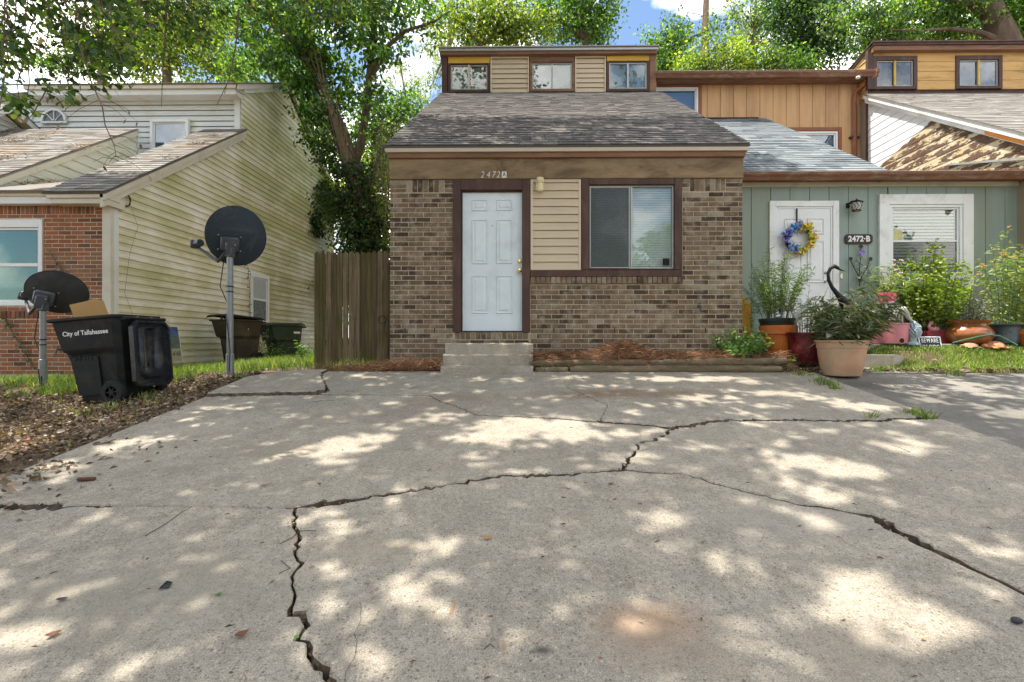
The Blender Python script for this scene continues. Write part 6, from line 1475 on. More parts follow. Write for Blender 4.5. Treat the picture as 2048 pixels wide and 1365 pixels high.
x, y = scatter(12000, -9.0, -5.4, 5.9, 8.05, lambda x, y: np.clip(.15 + nz2(x, y, 1.4, 3) * 1.5, 0, 1))
grass('grass', 'patchy grass under the red brick wall', x, y, .13, F_grass, .7, .006)
x, y = scatter(5200, -9.0, -3.55, 3.6, 6.6, lambda x, y: np.clip(nz2(x, y, 1.3, 11) * 2.2 - .15, 0, 1) * np.clip((y - 3.4) / 2, 0, 1))
grass('grass', 'patchy tufts of grass growing up through the leaf litter', x, y, .10, F_grass, .9, .005)
x, y = scatter(38000, 4.75, 9.2, 6.68, 7.52, lambda x, y: (x - 4.7 > (7.25 - y) * .25) * np.where(y < 6.85, .4, 1) * np.clip(.7 + nz2(x, y, 1.6, 9) * 1.2, .15, 1))
grass('grass', 'sunny grass bank in front of the garden ornaments', x, y, .07, F_grass, .8, .0045)
x, y = scatter(9000, 4.9, 9.2, 6.62, 7.2, lambda x, y: np.clip(.2 + nz2(x, y, 1.6, 5) * 1.6, 0, 1))
grass('dry_grass', 'dry straw coloured grass along the lower edge of the bank', x, y, .07, F_dry, 1.4, .004)
gxl, gyl = [], []
for (px, py, r, n) in ((1655, 772, .13, 110), (1640, 765, .10, 60), (1672, 780, .07, 50), (1838, 831, .13, 110), (1745, 838, .05, 26), (1852, 838, .07, 40), (1760, 742, .14, 110), (1700, 746, .1, 50), (1830, 741, .15, 70), (1915, 750, .10, 50), (1600, 752, .16, 60)):
    a, b = G(px, py); gxl += list(NR.normal(a, r * .5, n)); gyl += list(NR.normal(b, r * .3, n))
grass('grass', 'tufts of grass sprouting from the driveway joints', np.array(gxl), np.array(gyl), .10, F_grass, .9, .005)

def litter(name, label, x, y, zoff, size, mat, shape='oval', flat=.35, wr_=.38, thick=0.03):
    n = len(x); a = NR.uniform(0, 2 * math.pi, n); u = np.stack([np.cos(a), np.sin(a), NR.normal(0, flat, n)], 1)
    return tag(leaves(name, np.stack([x, y, zg(x, y) + zoff + NR.uniform(0, thick, n)], 1), u, NR.uniform(.5, 1.3, n) * size, size * wr_, mat, None, shape), label, name.replace('_', ' '), kind='stuff')
F_lit = Lm('leaf_litter', [(0, (.07, .045, .028)), (.35, (.15, .095, .058)), (.6, (.24, .16, .10)), (.82, (.36, .26, .17)), (.94, (.46, .36, .26)), (1, (.44, .20, .08))], .12, .5)
F_straw = Lm('pine_needle', [(0, (.14, .06, .03)), (.5, (.27, .12, .058)), (.85, (.36, .19, .10)), (1, (.46, .30, .19))], .15, .5)
x, y = scatter(46000, -9.2, -3.3, 1.5, 6.9, lambda x, y: ((x < XL + .02 - np.where(NR.random(len(x)) < .06, -.12, .05)) | (y > 6.75)) * np.clip(1.1 - np.clip(y - 6.0, 0, 2) + nz2(x, y, 1.2, 7), .12, 1))
litter('leaf_litter', 'brown fallen leaf litter left of the driveway', x, y, -.01, np.where(NR.random(len(x)) < .2, .06, .03), F_lit, 'oval', .22, .34, .03)
# pine straw heaped along the brick wall
def heap(x, y): return .16 * sstep(6.52, 6.85, y) * (1 + .5 * np.exp(-((x - 1.35) / .3) ** 2))
hx = np.linspace(xd1 + .04, 3.55, 60); hy = np.linspace(6.72, 7.14, 10); HX, HY = np.meshgrid(hx, hy)
HZ = zg(HX, HY) + .02 + heap(HX, HY) + np.vectorize(lambda a, b: .05 * noise.noise((a * 3, b * 4, 0)))(HX, HY)
ii = np.arange(9 * 60).reshape(9, 60)[:, :-1].ravel()
tag(link('straw_bed', npmesh('straw_bed', np.stack([HX, HY, HZ], -1), np.stack([ii, ii + 1, ii + 61, ii + 60], 1), plain('straw_mulch', (.17, .075, .035), .95, .4, 20, .6, 90), True)), kind='structure')
def needles(label, x, y, z, ln):
    n = len(x); a = NR.uniform(0, 2 * math.pi, n); u = np.stack([np.cos(a), np.sin(a) * .6, NR.normal(0, .28, n)], 1)
    tag(leaves('pine_straw', np.stack([x, y, z], 1), u, NR.uniform(.6, 1.2, n) * ln, .0028, F_straw, None, 'strap'), label, 'pine straw', kind='stuff')
x, y = scatter(9500, xd1 + .0, 3.55, 6.66, 7.12); x = np.concatenate([x, NR.normal(1.38, .22, 1300)]); y = np.concatenate([y, NR.normal(6.98, .06, 1300)])
hump = .07 * np.exp(-((x - 1.38) / .25) ** 2)
needles('rust coloured pine straw heaped along the brick wall right of the steps', x, y, zg(x, y) + .025 + heap(x, y) + hump + NR.uniform(-.02, .035, len(x)), .19)
x, y = scatter(3600, -2.95, XX(880, 6.8), 6.58, 7.12, lambda x, y: np.clip((x + 3.1) * 1.1, .05, 1))
needles('rust coloured pine straw left of the steps below the fence and brick', x, y, zg(x, y) + NR.uniform(0, .07, len(x)) + .05 * sstep(-2.3, -1.6, x), .18)
x, y = scatter(420, 1.0, 3.5, 6.50, 6.66); needles('loose pine needles hanging over the timbers', x, y, zg(x, y) + NR.uniform(0, .16, len(x)), .16)
x, y = scatter(900, 3.3, 4.6, 6.6, 7.3); litter('leaf_litter', 'brown fallen leaves around the pots by the brick corner', x, y, .0, .06, F_lit, 'oval', .3, .36, .03)
x, y = scatter(500, 4.8, 9.0, 6.64, 6.8); litter('leaf_litter', 'fallen leaves along the foot of the grass bank', x, y, .0, .06, F_lit, 'oval', .3, .36, .03)
cxs, cys = [], []
for ln_, a, b in ((c1[:14], .02, 14), (c2, .015, 2), (c3, .012, 2), (c4, .02, 2), (c6[14:60], .012, 3), (c7, .02, 3), (c8, .015, 2), (clip_, .012, 2)):
    for p in ln_:
        for _ in range(b): cxs.append(p[0] + R.gauss(0, max(a, p[2] * .35))); cys.append(p[1] + R.gauss(0, max(p[2] * .3, .006)))
cxs, cys = np.array(cxs), np.array(cys)
litter('crack_debris', 'bits of leaf packed in the driveway cracks', cxs, cys, -.035, .026, F_lit, 'rhomb', .5, .35, .03)
x, y = scatter(190, -3.4, 3.7, 1.6, 6.5); litter('twig_debris', 'tiny twigs and seeds scattered on the driveway', x, y, .004, .035, F_lit, 'rhomb', .05, .12, .004)
x, y = scatter(70, -3.45, -2.7, 2.2, 4.0); litter('twig_debris', 'bits of leaf blown onto the left edge of the driveway', x, y, .004, .05, F_lit, 'rhomb', .1, .25, .006)
x, y = scatter(70, -3.5, -3.2, 3.0, 3.5); litter('leaf_litter', 'small drift of dirt and leaves on the left edge of the slab', x, y, .004, .05, F_lit, 'oval', .3, .36, .015)
def on_plane(px, py, r, n, y0, z0, y1, z1):
    out = []; sl = (z1 - z0) / (y1 - y0); a, b = ray(px, py); y = (H - z0 + sl * y0) / (sl - b); x = a * y
    xs_, ys_ = NR.normal(x, r, n), NR.normal(y, r * .6, n); return xs_, ys_, z0 + (ys_ - y0) * sl + .012 + NR.uniform(0, .03, n)
dq = [on_plane(395, 290, .12, 70, yE, zE, yT, zT), on_plane(430, 275, .09, 40, yE, zE, yT, zT), on_plane(340, 320, .1, 30, yE, zE, yT, zT), on_plane(30, 285, .25, 90, yb0, zb0, q0[0], q0[1]), on_plane(80, 278, .22, 60, yb0, zb0, q0[0], q0[1]), on_plane(10, 320, .2, 100, yb0, zb0, q0[0], q0[1]), on_plane(150, 300, .2, 60, yb0, zb0, q0[0], q0[1]), on_plane(60, 368, .3, 260, ylow, zlow, yT, zlow + (yT - ylow) * .42)]
x, y, z = (np.concatenate([d[i] for d in dq]) for i in range(3)); n = len(x); a = NR.uniform(0, 2 * math.pi, n)
tag(leaves('roof_debris', np.stack([x, y, z], 1), np.stack([np.cos(a), np.sin(a) * .6, NR.normal(.35, .25, n)], 1), NR.uniform(.6, 1.2, n) * .13, .0045, F_lit, None, 'strap'), 'pine needles and twigs gathered on the roof of the pale house', 'debris', kind='stuff')
# single leaves, twigs and scraps that can be picked out
LM = {'brown': plain('dead_leaf', (.17, .075, .035), .7, .2, 20, .2), 'orange': plain('orange_leaf', (.38, .20, .08), .7, .2, 20, .2), 'green': plain('fresh_leaf', (.07, .17, .03), .5, .15, 20, .1), 'dark': plain('dark_leaf', (.05, .035, .028), .7, .2, 20, .2), 'tan': plain('tan_leaf', (.34, .25, .16), .7, .2, 20, .2)}
def one_leaf(label, px, py, ln_, colr, rz, curl=.3):
    x, y = G(px, py); m = MB(); vs = []; fs = []; n = 7
    for i in range(n):
        f = i / (n - 1); w = .32 * ln_ * math.sin(math.pi * min(1, f * .93 + .04)) ** .8; zc = curl * ln_ * (f - .5) ** 2 * .8
        for s in (-1, -.5, 0, .5, 1): vs.append(((f - .5) * ln_, s * w, zc + abs(s) * curl * w * .45 + R.uniform(0, .002)))
    for i in range(n - 1):
        for k in range(4): fs.append((i * 5 + k, i * 5 + k + 1, i * 5 + 6 + k, i * 5 + 5 + k))
    o = m.add(vs, fs).build('fallen_leaf', LM[colr], None, True); o.location = (x, y, .15 * y + .006); o.rotation_euler = (rad(8.5), 0, rz)
    return tag(o, label, 'leaf', 'single leaves fallen on the driveway')
one_leaf('curled reddish brown leaf left of the bottom of the long vertical crack', 483, 1275, 0.049, 'brown', .9, 1.2)
one_leaf('flat tan orange leaf on the middle of the near slab', 975, 1079, 0.046, 'orange', .15, .25)
one_leaf('green leaf lying left of the vertical crack', 437, 1192, 0.026, 'green', .5)
one_leaf('small green leaf touching the lower part of the vertical crack', 593, 1278, 0.023, 'green', -.3)
one_leaf('dark curled leaf near the left edge of the near slab', 124, 1203, 0.039, 'dark', .4, .8)
one_leaf('brown curled leaf in the sunny patch at lower left', 106, 1274, 0.046, 'brown', .8, .9)
one_leaf('small brown leaf right of the tan orange leaf', 1150, 1097, 0.019, 'brown', .2, .8)
one_leaf('dark beetle like leaf beside the small brown leaves', 1085, 1117, 0.019, 'dark', .9, .5)
one_leaf('little green leaf in the centre right of the near slab', 1405, 1089, 0.016, 'green', .1)
one_leaf('pale tan leaf on the near slab beside the vertical crack', 735, 1168, 0.033, 'tan', -.7, .5)
one_leaf('brown oval leaf just below the middle crack', 1222, 970, 0.039, 'brown', -.2, .3)
one_leaf('orange brown leaf on the bright slab near the right bottom', 1846, 1282, 0.019, 'orange', .1, .6)
one_leaf('flat brown leaf on the middle slab above the crack', 530, 971, 0.052, 'tan', .3, .2)
one_leaf('dead leaf standing against the left side of the steps', 876, 741, 0.085, 'orange', 1.3, 1.0)
o = one_leaf('large dry leaf lying on the grass bank below the BEWARE sign', 1868, 709, 0.091, 'tan', .2, .5); lx_, ly_ = XX(1868, 6.95), 6.95; o.location = (lx_, ly_, float(zg(lx_, ly_)) + .07); o['group'] = None; del o['group']
M_bark = plain('bark_chip', (.13, .055, .03), .9, .3, 10, .5, 60)
x, y = G(173, 963); o = MB().box(-.05, .05, -.014, .014, 0, .022, .006).build('bark_chip', M_bark); o.location = (x, y, .15 * y + .004); o.rotation_euler = (0, 0, .25); tag(o, 'stubby red brown stick on the slab near the left edge', 'stick')
def twig(label, pts, r=.0024):
    tag(MB().tube([(*G(a, b), .15 * G(a, b)[1] + .006 + k * .002) for k, (a, b) in enumerate(pts)], r, 5).build('twig', M_bstem), label, 'twig', 'twigs lying on the driveway')
twig('long thin forked twig on the slab left of the crack', [(290, 1074), (330, 1052), (365, 1027), (384, 1018)]); twig('short bent twig crossing the vertical crack', [(560, 1090), (585, 1078), (600, 1066), (632, 1066)])
twig('dark curved twig left of the vertical crack', [(558, 1150), (580, 1140), (562, 1126)]); twig('straight twig lying beside the left driveway edge', [(187, 892), (210, 888), (232, 881)], .005); twig('forked twig low on the near slab', [(968, 1302), (980, 1292), (988, 1300)])
twig('fine twig on the right slab below the joint', [(1776, 890), (1800, 898), (1820, 907)]); twig('thin twig at the far end of the driveway', [(627, 805), (650, 802), (668, 803)])
x, y = G(332, 1177); o = MB().add([(-.02, -.02, .002), (.02, -.01, .002), (.012, .025, .012), (-.012, .02, .02)], [(0, 1, 2, 3), (0, 2, 1), (0, 3, 2)]).build('plastic_scrap', plain('shiny_scrap', (.10, .12, .13), .15, .3, 30, 0, metal=.4)); o.location = (x, y, .15 * y + .004); tag(o, 'small shiny dark scrap on the near left slab', 'scrap')
x, y = G(2034, 1247); o = MB().ball((0, 0, .012), (.022, .016, .012), 10, 6).build('pebble', plain('dark_pebble', (.05, .05, .06), .7, .2, 30, .1), None, True); o.location = (x, y, .15 * y); tag(o, 'dark pebble near the bottom right corner', 'pebble')
rx_, ry_ = -3.72, 4.0; o = MB().tube([(-.05, .03, 0), (.05, -.03, .01)], .006, 6).build('straw_piece', plain('red_plastic', (.55, .04, .04), .4, .1, 8, 0)); rx_, ry_ = G(56, 885); o.location = (rx_, ry_, float(zg(rx_, ry_)) + .045); tag(o, 'bit of red plastic straw on the leaf litter', 'litter')

# ================================================================== TREES
M_bark1 = plain('grey_bark', (.15, .105, .075), .95, .35, 3, .9, 18, stretch=(1.5, 1.5, .35), dirt=(.07, .055, .035), dirtscale=2.5)
M_bark2 = plain('pine_bark', (.24, .16, .11), .95, .35, 4, .9, 12, stretch=(1.5, 1.5, .5), dirt=(.10, .06, .04), dirtscale=3)
M_vine = plain('dry_vine', (.22, .165, .10), .9, .3, 8, .3)
F_deep = Lm('deep_green', [(0, (0.013, 0.040, 0.009)), (.5, (0.043, 0.113, 0.025)), (.85, (0.122, 0.239, 0.050)), (1, (0.306, 0.444, 0.109))], .55)
F_tree = Lm('tree_green', [(0, (0.025, 0.066, 0.011)), (.5, (0.080, 0.183, 0.033)), (.85, (0.217, 0.369, 0.067)), (1, (0.535, 0.648, 0.115))], .55)
F_lime = Lm('sunny_green', [(0, (0.047, 0.099, 0.016)), (.5, (0.166, 0.264, 0.036)), (.85, (0.401, 0.488, 0.070)), (1, (0.800, 0.728, 0.128))], .55)
F_pale = Lm('pale_green', [(0, (0.051, 0.089, 0.044)), (.5, (0.190, 0.280, 0.128)), (1, (0.575, 0.651, 0.332))], .55)
F_pine = Lm('pine_green', [(0, (0.049, 0.088, 0.035)), (.5, (0.193, 0.266, 0.096)), (1, (0.602, 0.594, 0.226))], .55)
def blob_leaves(blobs, size, k=2.6, per=26, clump=.30, spread=None):
    clump = clump * .78; per = int(per * 1.5)
    """blobs: (centre, (rx, ry, rz), density) -> leaf base points and directions, clumped, thin towards the rim"""
    ps, us = [], []
    for c, r, dn in blobs:
        c = np.array(c); r = np.array(r); area = math.pi * r[0] * r[2]; n = int(k * 2.0 * dn * area / (size * size * .36)); nc = max(3, n // per)
        d = unit(NR.normal(size=(nc, 3))); rr = NR.random((nc, 1)) ** (1 / 2.4); cc = c + d * rr * r * (1 + .18 * NR.normal(size=(nc, 1)))
        cl = np.repeat(cc, per, 0) + NR.normal(size=(nc * per, 3)) * np.array([1, 1, .7]) * clump
        ps.append(cl); us.append(NR.normal(size=(nc * per, 3)) * .8 + np.repeat(d, per, 0) * .5 + np.array([0, 0, -.55]))
    return np.concatenate(ps), np.concatenate(us)
def tree(label, trunk, radii, limbs, blobs, mat, size, bark, cat='tree', group='trees behind the houses', name='broadleaf_tree', k=2.6, clump=.30, shape='rhomb', extra=None, wr_=.30, per=26):
    t = thing(name, label, cat, trunk[0], group)
    m = MB(); m.tube(trunk, radii, 10); m.build('trunk', bark, t, True)
    for pts, rs in limbs: MB().tube(pts, rs, 7).build('limb', bark, t, True)
    p, u = blob_leaves(blobs, size, k, per, clump); n = len(p)
    leaves('crown', p, u, NR.uniform(.45, 1.4, n) * size, NR.uniform(.8, 1.2, n) * size * wr_, mat, t, shape)
    for mt, bl, kk, s2 in (extra or []):
        p, u = blob_leaves(bl, s2, kk, per, clump); n = len(p); leaves('crown', p, u, NR.uniform(.45, 1.4, n) * s2, NR.uniform(.8, 1.2, n) * s2 * wr_, mt, t, shape)
    return t
def B(px, py, y, r, ry=None, dn=1.0, rz=None):               # a lump of foliage measured on the photo at distance y
    x, z = P(px, py, y); s = y / F; return ((x, y, z), (r * s, (ry or r) * s, (rz or r) * s), dn)
def V3(px, py, y): x, z = P(px, py, y); return (x, y, z)
# the ivy-clad tree between the houses
Y1 = 13.6
tr = [V3(746, 740, Y1), V3(742, 600, Y1), V3(736, 480, Y1), V3(722, 400, Y1), V3(703, 330, Y1), V3(680, 265, Y1), V3(652, 200, Y1), V3(630, 130, Y1), V3(612, 50, Y1), V3(600, -60, Y1), V3(596, -200, Y1)]
lm = [([V3(705, 335, Y1), V3(722, 285, Y1 - .2), V3(733, 215, Y1 - .3), V3(738, 150, Y1 - .4), V3(746, 70, Y1 - .6), V3(750, -40, Y1 - .6), V3(760, -180, Y1 - .5)], [.16, .12, .10, .085, .07, .06, .03]),
      ([V3(736, 160, Y1 - .4), V3(752, 128, Y1 - .6), V3(766, 122, Y1 - .7)], [.12, .10, .05]),
      ([V3(738, 145, Y1 - .4), V3(772, 95, Y1 - .8), V3(812, 62, Y1 - 1.0), V3(868, 44, Y1 - 1.2), V3(900, 22, Y1 - 1.3)], [.08, .06, .045, .03, .012]),
      ([V3(725, 402, Y1), V3(742, 350, Y1 + .2), V3(752, 312, Y1 + .3)], [.18, .14, .10]),
      ([V3(632, 140, Y1), V3(590, 95, Y1 - .3), V3(550, 40, Y1 - .4), V3(520, -60, Y1 - .4)], [.16, .12, .09, .05])]
cr_ = [B(560, 60, Y1 - .6, 80, dn=.8), B(640, 40, Y1 - .5, 80, dn=.75), B(715, 40, Y1 - .5, 60, dn=.7), B(600, 160, Y1, 55, dn=.8), B(660, 130, Y1 + .4, 45, dn=.5), B(700, 200, Y1 + .4, 45, dn=.5), B(770, 30, Y1 - .8, 60, dn=.7), B(830, 40, Y1 - 1, 50, dn=.6), B(740, 110, Y1 - .5, 40, dn=.5), B(720, 280, Y1, 36, dn=.4), B(500, 40, Y1, 60, dn=.6), B(765, 90, Y1 - .9, 40, dn=.7), B(690, 160, Y1 + .5, 40, dn=.7), B(640, 270, Y1 + .4, 30, dn=.8), B(620, 220, Y1, 40, dn=.9), B(750, 190, Y1 - .6, 30, dn=.6),
       B(620, -110, Y1, 150, dn=.5), B(760, -90, Y1, 110, dn=.5), B(480, -100, Y1, 110, dn=.5)]
ivy = [B(705, 350, Y1 - .3, 26, dn=1.2), B(694, 395, Y1 - .35, 34, dn=1.6), B(712, 345, Y1 - .45, 22, dn=1.3), B(728, 470, Y1 - .5, 32, dn=1.6), B(712, 520, Y1 - .5, 36, dn=1.6), B(676, 330, Y1 + .1, 24, dn=1.2), B(705, 450, Y1 - .3, 30, dn=1.5), B(640, 170, Y1 - .2, 14, dn=1, rz=40), B(668, 240, Y1 - .25, 14, dn=1, rz=36), B(736, 200, Y1 - .4, 9, dn=1, rz=50), B(742, 450, Y1 - .3, 30, dn=1.6), B(735, 520, Y1 - .3, 42, dn=1.6), B(715, 590, Y1 - .2, 50, dn=1.5), B(655, 300, Y1 + .1, 26, dn=.9), B(662, 415, Y1 + .3, 24, dn=1.2), B(720, 400, Y1 - .35, 26, dn=1.3)]
ivt = tree('leaning tree wrapped in dark ivy rising behind the picket fence', tr, [.42, .38, .33, .29, .26, .23, .20, .17, .14, .10, .05], lm, cr_, F_tree, .14, M_bark1, k=1.9, clump=.22, shape='oval', extra=[(F_ivy, ivy, 1.7, .12)], group=None)
m = MB()
for i in range(46):
    px = R.gauss(764, 12); y0 = R.uniform(225, 330); y1 = R.uniform(400, 520); yy = Y1 - .2 + R.gauss(0, .25)
    m.tube([V3(px + R.gauss(0, 10), y0, yy), V3(px + R.gauss(0, 6), (y0 + y1) / 2, yy), V3(px + R.gauss(0, 5), y1, yy)], .007, 3, False)
for i in range(26):
    px = R.uniform(660, 735); f = R.uniform(0, 1); m.tube([V3(600 + 100 * f + R.gauss(0, 12), 60 + 250 * f, Y1 - .45), V3(640 + 70 * f, 160 + 200 * f, Y1 - .5), V3(690 + 40 * f + R.gauss(0, 8), 300 + 160 * f, Y1 - .42)], .008, 3, False)
m.build('hanging_vine', M_vine, ivt)
p, u = blob_leaves([B(764, 300, Y1 - .2, 18, dn=.9, rz=70), B(768, 420, Y1 - .2, 14, dn=1.0, rz=80), B(650, 220, Y1 - .3, 20, dn=.6, rz=90)], .10, 1.2, 10, .12); leaves('vine_leaf', p, u, .10, .03, F_pale, ivt, 'oval')
# ivy spilling over the rear corner of the pale house
p, u = blob_leaves([((XLW + .12, 16.4, H + 5.0), (.18, .5, .5), 1.5), ((XLW + .1, 15.9, H + 4.0), (.12, .3, .7), 1.3), ((XLW + .1, 17.2, H + 4.8), (.2, .5, .5), 1.5)], .10, 3, 16, .13)
tag(leaves('ivy', p, u, .10, .036, F_ivy, None, 'oval'), 'dark ivy spilling over the rear eave of the pale house', 'ivy')
def simple(label, px, py_base, y, trunk_px, rad_, blobs, mat, size=.16, name='broadleaf_tree', bark=None, k=2.3, **kw):
    x = XX(px, y); z = float(zg(x, y)); tp = trunk_px; pts = [(x, y, z - .2)] + [V3(a, b, y) for a, b in tp]; n = len(pts)
    lm_ = []
    for bl_ in blobs[:7]:
        c = Vector(bl_[0]); s = Vector(pts[max(1, n - 2)]); lm_.append(([s[:], s.lerp(c, .55) + Vector((0, 0, .15)), c[:]], [rad_ * .42, rad_ * .25, rad_ * .08]))
    return tree(label, pts, [rad_ * (1 - .75 * i / (n - 1)) for i in range(n)], lm_, blobs, mat, size, bark or M_bark1, name=name, k=k, **kw)
simple('loose yellow green tree behind the pale roof', 330, 0, 22, [(330, 300), (335, 180), (330, 60), (335, -60)], .3, [B(300, 95, 22, 75, dn=.8), B(390, 105, 22, 70, dn=.8), B(345, 60, 22, 70, dn=.6), B(450, 110, 22, 60, dn=.7), B(260, 120, 22, 50, dn=.7), B(420, 60, 22, 60, dn=.6)], F_lime, .17)
simple('taller green tree behind the loose yellow green one', 200, 0, 27, [(200, 250), (205, 120), (200, 0)], .35, [B(190, 80, 27, 50, dn=.6), B(240, 60, 27, 60, dn=.6), B(150, 110, 27, 46, dn=.7), B(330, 20, 27, 90, dn=.5), B(90, 120, 27, 34, dn=.6), B(420, 10, 27, 70, dn=.5)], F_tree, .18)
simple('green tree filling the gap left of the ivy clad tree', 560, 0, 19, [(560, 350), (565, 200), (560, 60)], .25, [B(520, 130, 19, 48, dn=.9), B(590, 170, 19, 60, dn=.9), B(630, 250, 19, 48, dn=1), B(640, 330, 19, 40, dn=1), B(580, 80, 19, 60, dn=.7), B(470, 140, 19, 34, dn=.9)], F_tree, .15)
simple('sunny hedge like tree right behind the picket fence', 770, 0, 16.5, [(770, 640), (772, 500), (768, 400)], .14, [B(762, 420, 16.5, 34, dn=1.2, rz=60), B(780, 340, 16.5, 36, dn=1.2), B(720, 420, 17, 50, dn=1.1), B(660, 380, 17, 40, dn=1.1), B(745, 340, 17, 36, dn=1), B(770, 520, 16.5, 40, dn=1.3), B(690, 480, 16.5, 30, dn=1.0), B(675, 560, 16.5, 40, dn=1.2), B(780, 600, 16.5, 50, dn=1.2), B(672, 440, 16.5, 16, dn=.9)], F_lime, .12)
simple('small bright tree with dark limbs left of the brick roof', 752, 0, 18, [(748, 400), (745, 320), (752, 250)], .16, [B(745, 235, 18, 42, dn=.9), B(790, 245, 18, 44, dn=.9), B(760, 290, 18, 40, dn=.8), B(800, 210, 18, 30, dn=.6), B(720, 330, 18, 30, dn=.7), B(830, 205, 18, 30, dn=.7), B(775, 330, 18, 44, dn=.9), B(730, 270, 18.5, 40, dn=.8)], F_tree, .14)
def pine(label, px, y, trunk_px, rad_, blobs, **kw):
    return simple(label, px, 0, y, trunk_px, rad_, blobs, F_pine, .22, 'pine_tree', M_bark2, k=1.8, wr_=.09, clump=.24, shape='strap', per=34, **kw)
pine('thin pine against the blue sky left of the brick house', 815, 25, [(815, 300), (812, 200), (800, 125)], .12, [B(800, 140, 25, 26, dn=.9), B(775, 175, 25, 28, dn=.8), B(820, 190, 25, 32, dn=.9), B(850, 225, 25, 30, dn=.9), B(790, 225, 25, 26, dn=.7), B(840, 160, 25, 20, dn=.5)])
pine('pine with layered boughs behind the left end of the brick clerestory', 900, 22, [(900, 250), (898, 100), (905, -40)], .2, [B(862, 95, 22, 34, dn=1.1), B(880, 150, 22, 28, dn=1), B(900, 60, 22, 46, dn=1), B(860, 180, 22, 22, dn=.9), B(920, 20, 22, 46, dn=.9)])
simple('yellow green tree just behind the brick clerestory roof', 960, 0, 20, [(960, 200), (958, 90), (965, -20)], .25, [B(900, 30, 20, 52, dn=.7), B(960, 50, 20, 56, dn=.9), B(1030, 60, 20, 50, dn=1), B(1000, 20, 20, 60, dn=.9), B(1075, 50, 20, 40, dn=.9)], F_lime, .15)
simple('tall tree draped in vines behind the middle of the brick roof', 1170, 0, 21, [(1165, 200), (1172, 80), (1185, -60)], .32, [B(1120, 50, 21, 46, dn=1), B(1170, 30, 21, 48, dn=1), B(1190, 70, 21, 34, dn=1.2), B(1210, 20, 21, 34, dn=1), B(1150, -20, 21, 60, dn=.9), B(1085, 20, 21, 40, dn=.8)], F_tree, .15)
pine('tall bare pine trunk behind the tan boards', 1411, 26, [(1411, 200), (1410, 80), (1413, -20), (1416, -260)], .32, [B(1415, -250, 26, 90, dn=.7), B(1360, -170, 26, 60, dn=.5), B(1470, -180, 26, 60, dn=.5)])
simple('slim tree with ragged top left of the pine trunk', 1335, 0, 21, [(1335, 200), (1336, 110), (1335, 50)], .14, [B(1330, 60, 21, 30, dn=.55), B(1310, 90, 21, 24, dn=.6), B(1350, 105, 21, 40, dn=1), B(1325, 130, 21, 34, dn=1), B(1375, 70, 21, 28, dn=.5), B(1430, 55, 21, 30, dn=.45)], F_tree, .14)
simple('yellowing tree low behind the tan boards', 1440, 0, 19, [(1440, 220), (1440, 150), (1442, 110)], .16, [B(1400, 120, 19, 34, dn=1.1), B(1450, 118, 19, 38, dn=1.1), B(1500, 120, 19, 32, dn=1), B(1380, 140, 19, 30, dn=1.1), B(1540, 128, 19, 30, dn=1)], F_lime, .13)
simple('pale leaved tree with sky showing through its crown', 1510, 0, 24, [(1510, 200), (1508, 90), (1512, 0)], .22, [B(1490, 60, 24, 42, dn=.5), B(1530, 40, 24, 42, dn=.5), B(1470, 95, 24, 36, dn=.6), B(1500, 10, 24, 40, dn=.5), B(1560, 90, 24, 34, dn=.7)], F_pale, .16)
simple('dense dark green tree behind the roof step', 1620, 0, 20, [(1620, 200), (1618, 100), (1622, 0)], .34, [B(1600, 60, 20, 56, dn=1.2), B(1650, 90, 20, 44, dn=1.2), B(1570, 20, 20, 46, dn=1), B(1660, 30, 20, 50, dn=1.1), B(1590, 115, 20, 36, dn=1.2), B(1690, 70, 20, 30, dn=1), B(1620, -30, 20, 60, dn=1)], F_deep, .15)
simple('bright green bush tree beside the dark one', 1570, 0, 18.5, [(1570, 230), (1570, 160), (1568, 130)], .12, [B(1580, 128, 18.5, 26, dn=1.1), B(1545, 118, 18.5, 22, dn=1), B(1610, 132, 18.5, 22, dn=1)], F_tree, .12)
# the big oak at the right with its dark leaning trunk
Y2 = 17.5
oak = [V3(2085, 400, Y2), V3(2050, 200, Y2), V3(2012, 95, Y2), V3(1992, 45, Y2), V3(1975, 5, Y2), V3(1955, -60, Y2), V3(1940, -160, Y2)]
tree('broad oak with a dark leaning trunk over the right hand roof', oak, [.62, .56, .45, .38, .32, .25, .12],
     [([V3(2005, 85, Y2), V3(1960, 66, Y2 - .3), V3(1900, 58, Y2 - .5), V3(1840, 62, Y2 - .6), V3(1780, 60, Y2 - .6)], [.13, .09, .06, .04, .015]), ([V3(1980, 20, Y2), V3(1920, 5, Y2 - .4), V3(1850, -20, Y2 - .6)], [.18, .12, .05]), ([V3(2040, 170, Y2), V3(2080, 90, Y2), V3(2140, 20, Y2)], [.3, .2, .1])],
     [B(1760, 60, Y2, 54, dn=.6), B(1830, 30, Y2, 60, dn=.6), B(1900, 20, Y2, 54, dn=.55), B(1800, 90, Y2 + .8, 40, dn=.6), B(1890, 85, Y2 + 1, 46, dn=.55), B(2010, 20, Y2 + 1.2, 60, dn=.7), B(2060, 60, Y2, 50, dn=.8), B(1720, 20, Y2, 46, dn=.6), B(1930, -80, Y2, 130, dn=.6), B(2100, -40, Y2, 110, dn=.7), B(1960, 70, Y2 + 1.5, 40, dn=.6)],
     F_tree, .12, M_bark1, k=2.2, clump=.2, shape='oval', extra=[(F_pale, [B(1760, 50, Y2 + .5, 60, dn=.4), B(1850, 40, Y2 + .6, 70, dn=.35), B(1680, 40, Y2 + 1, 30, dn=.4)], 2.0, .11)])
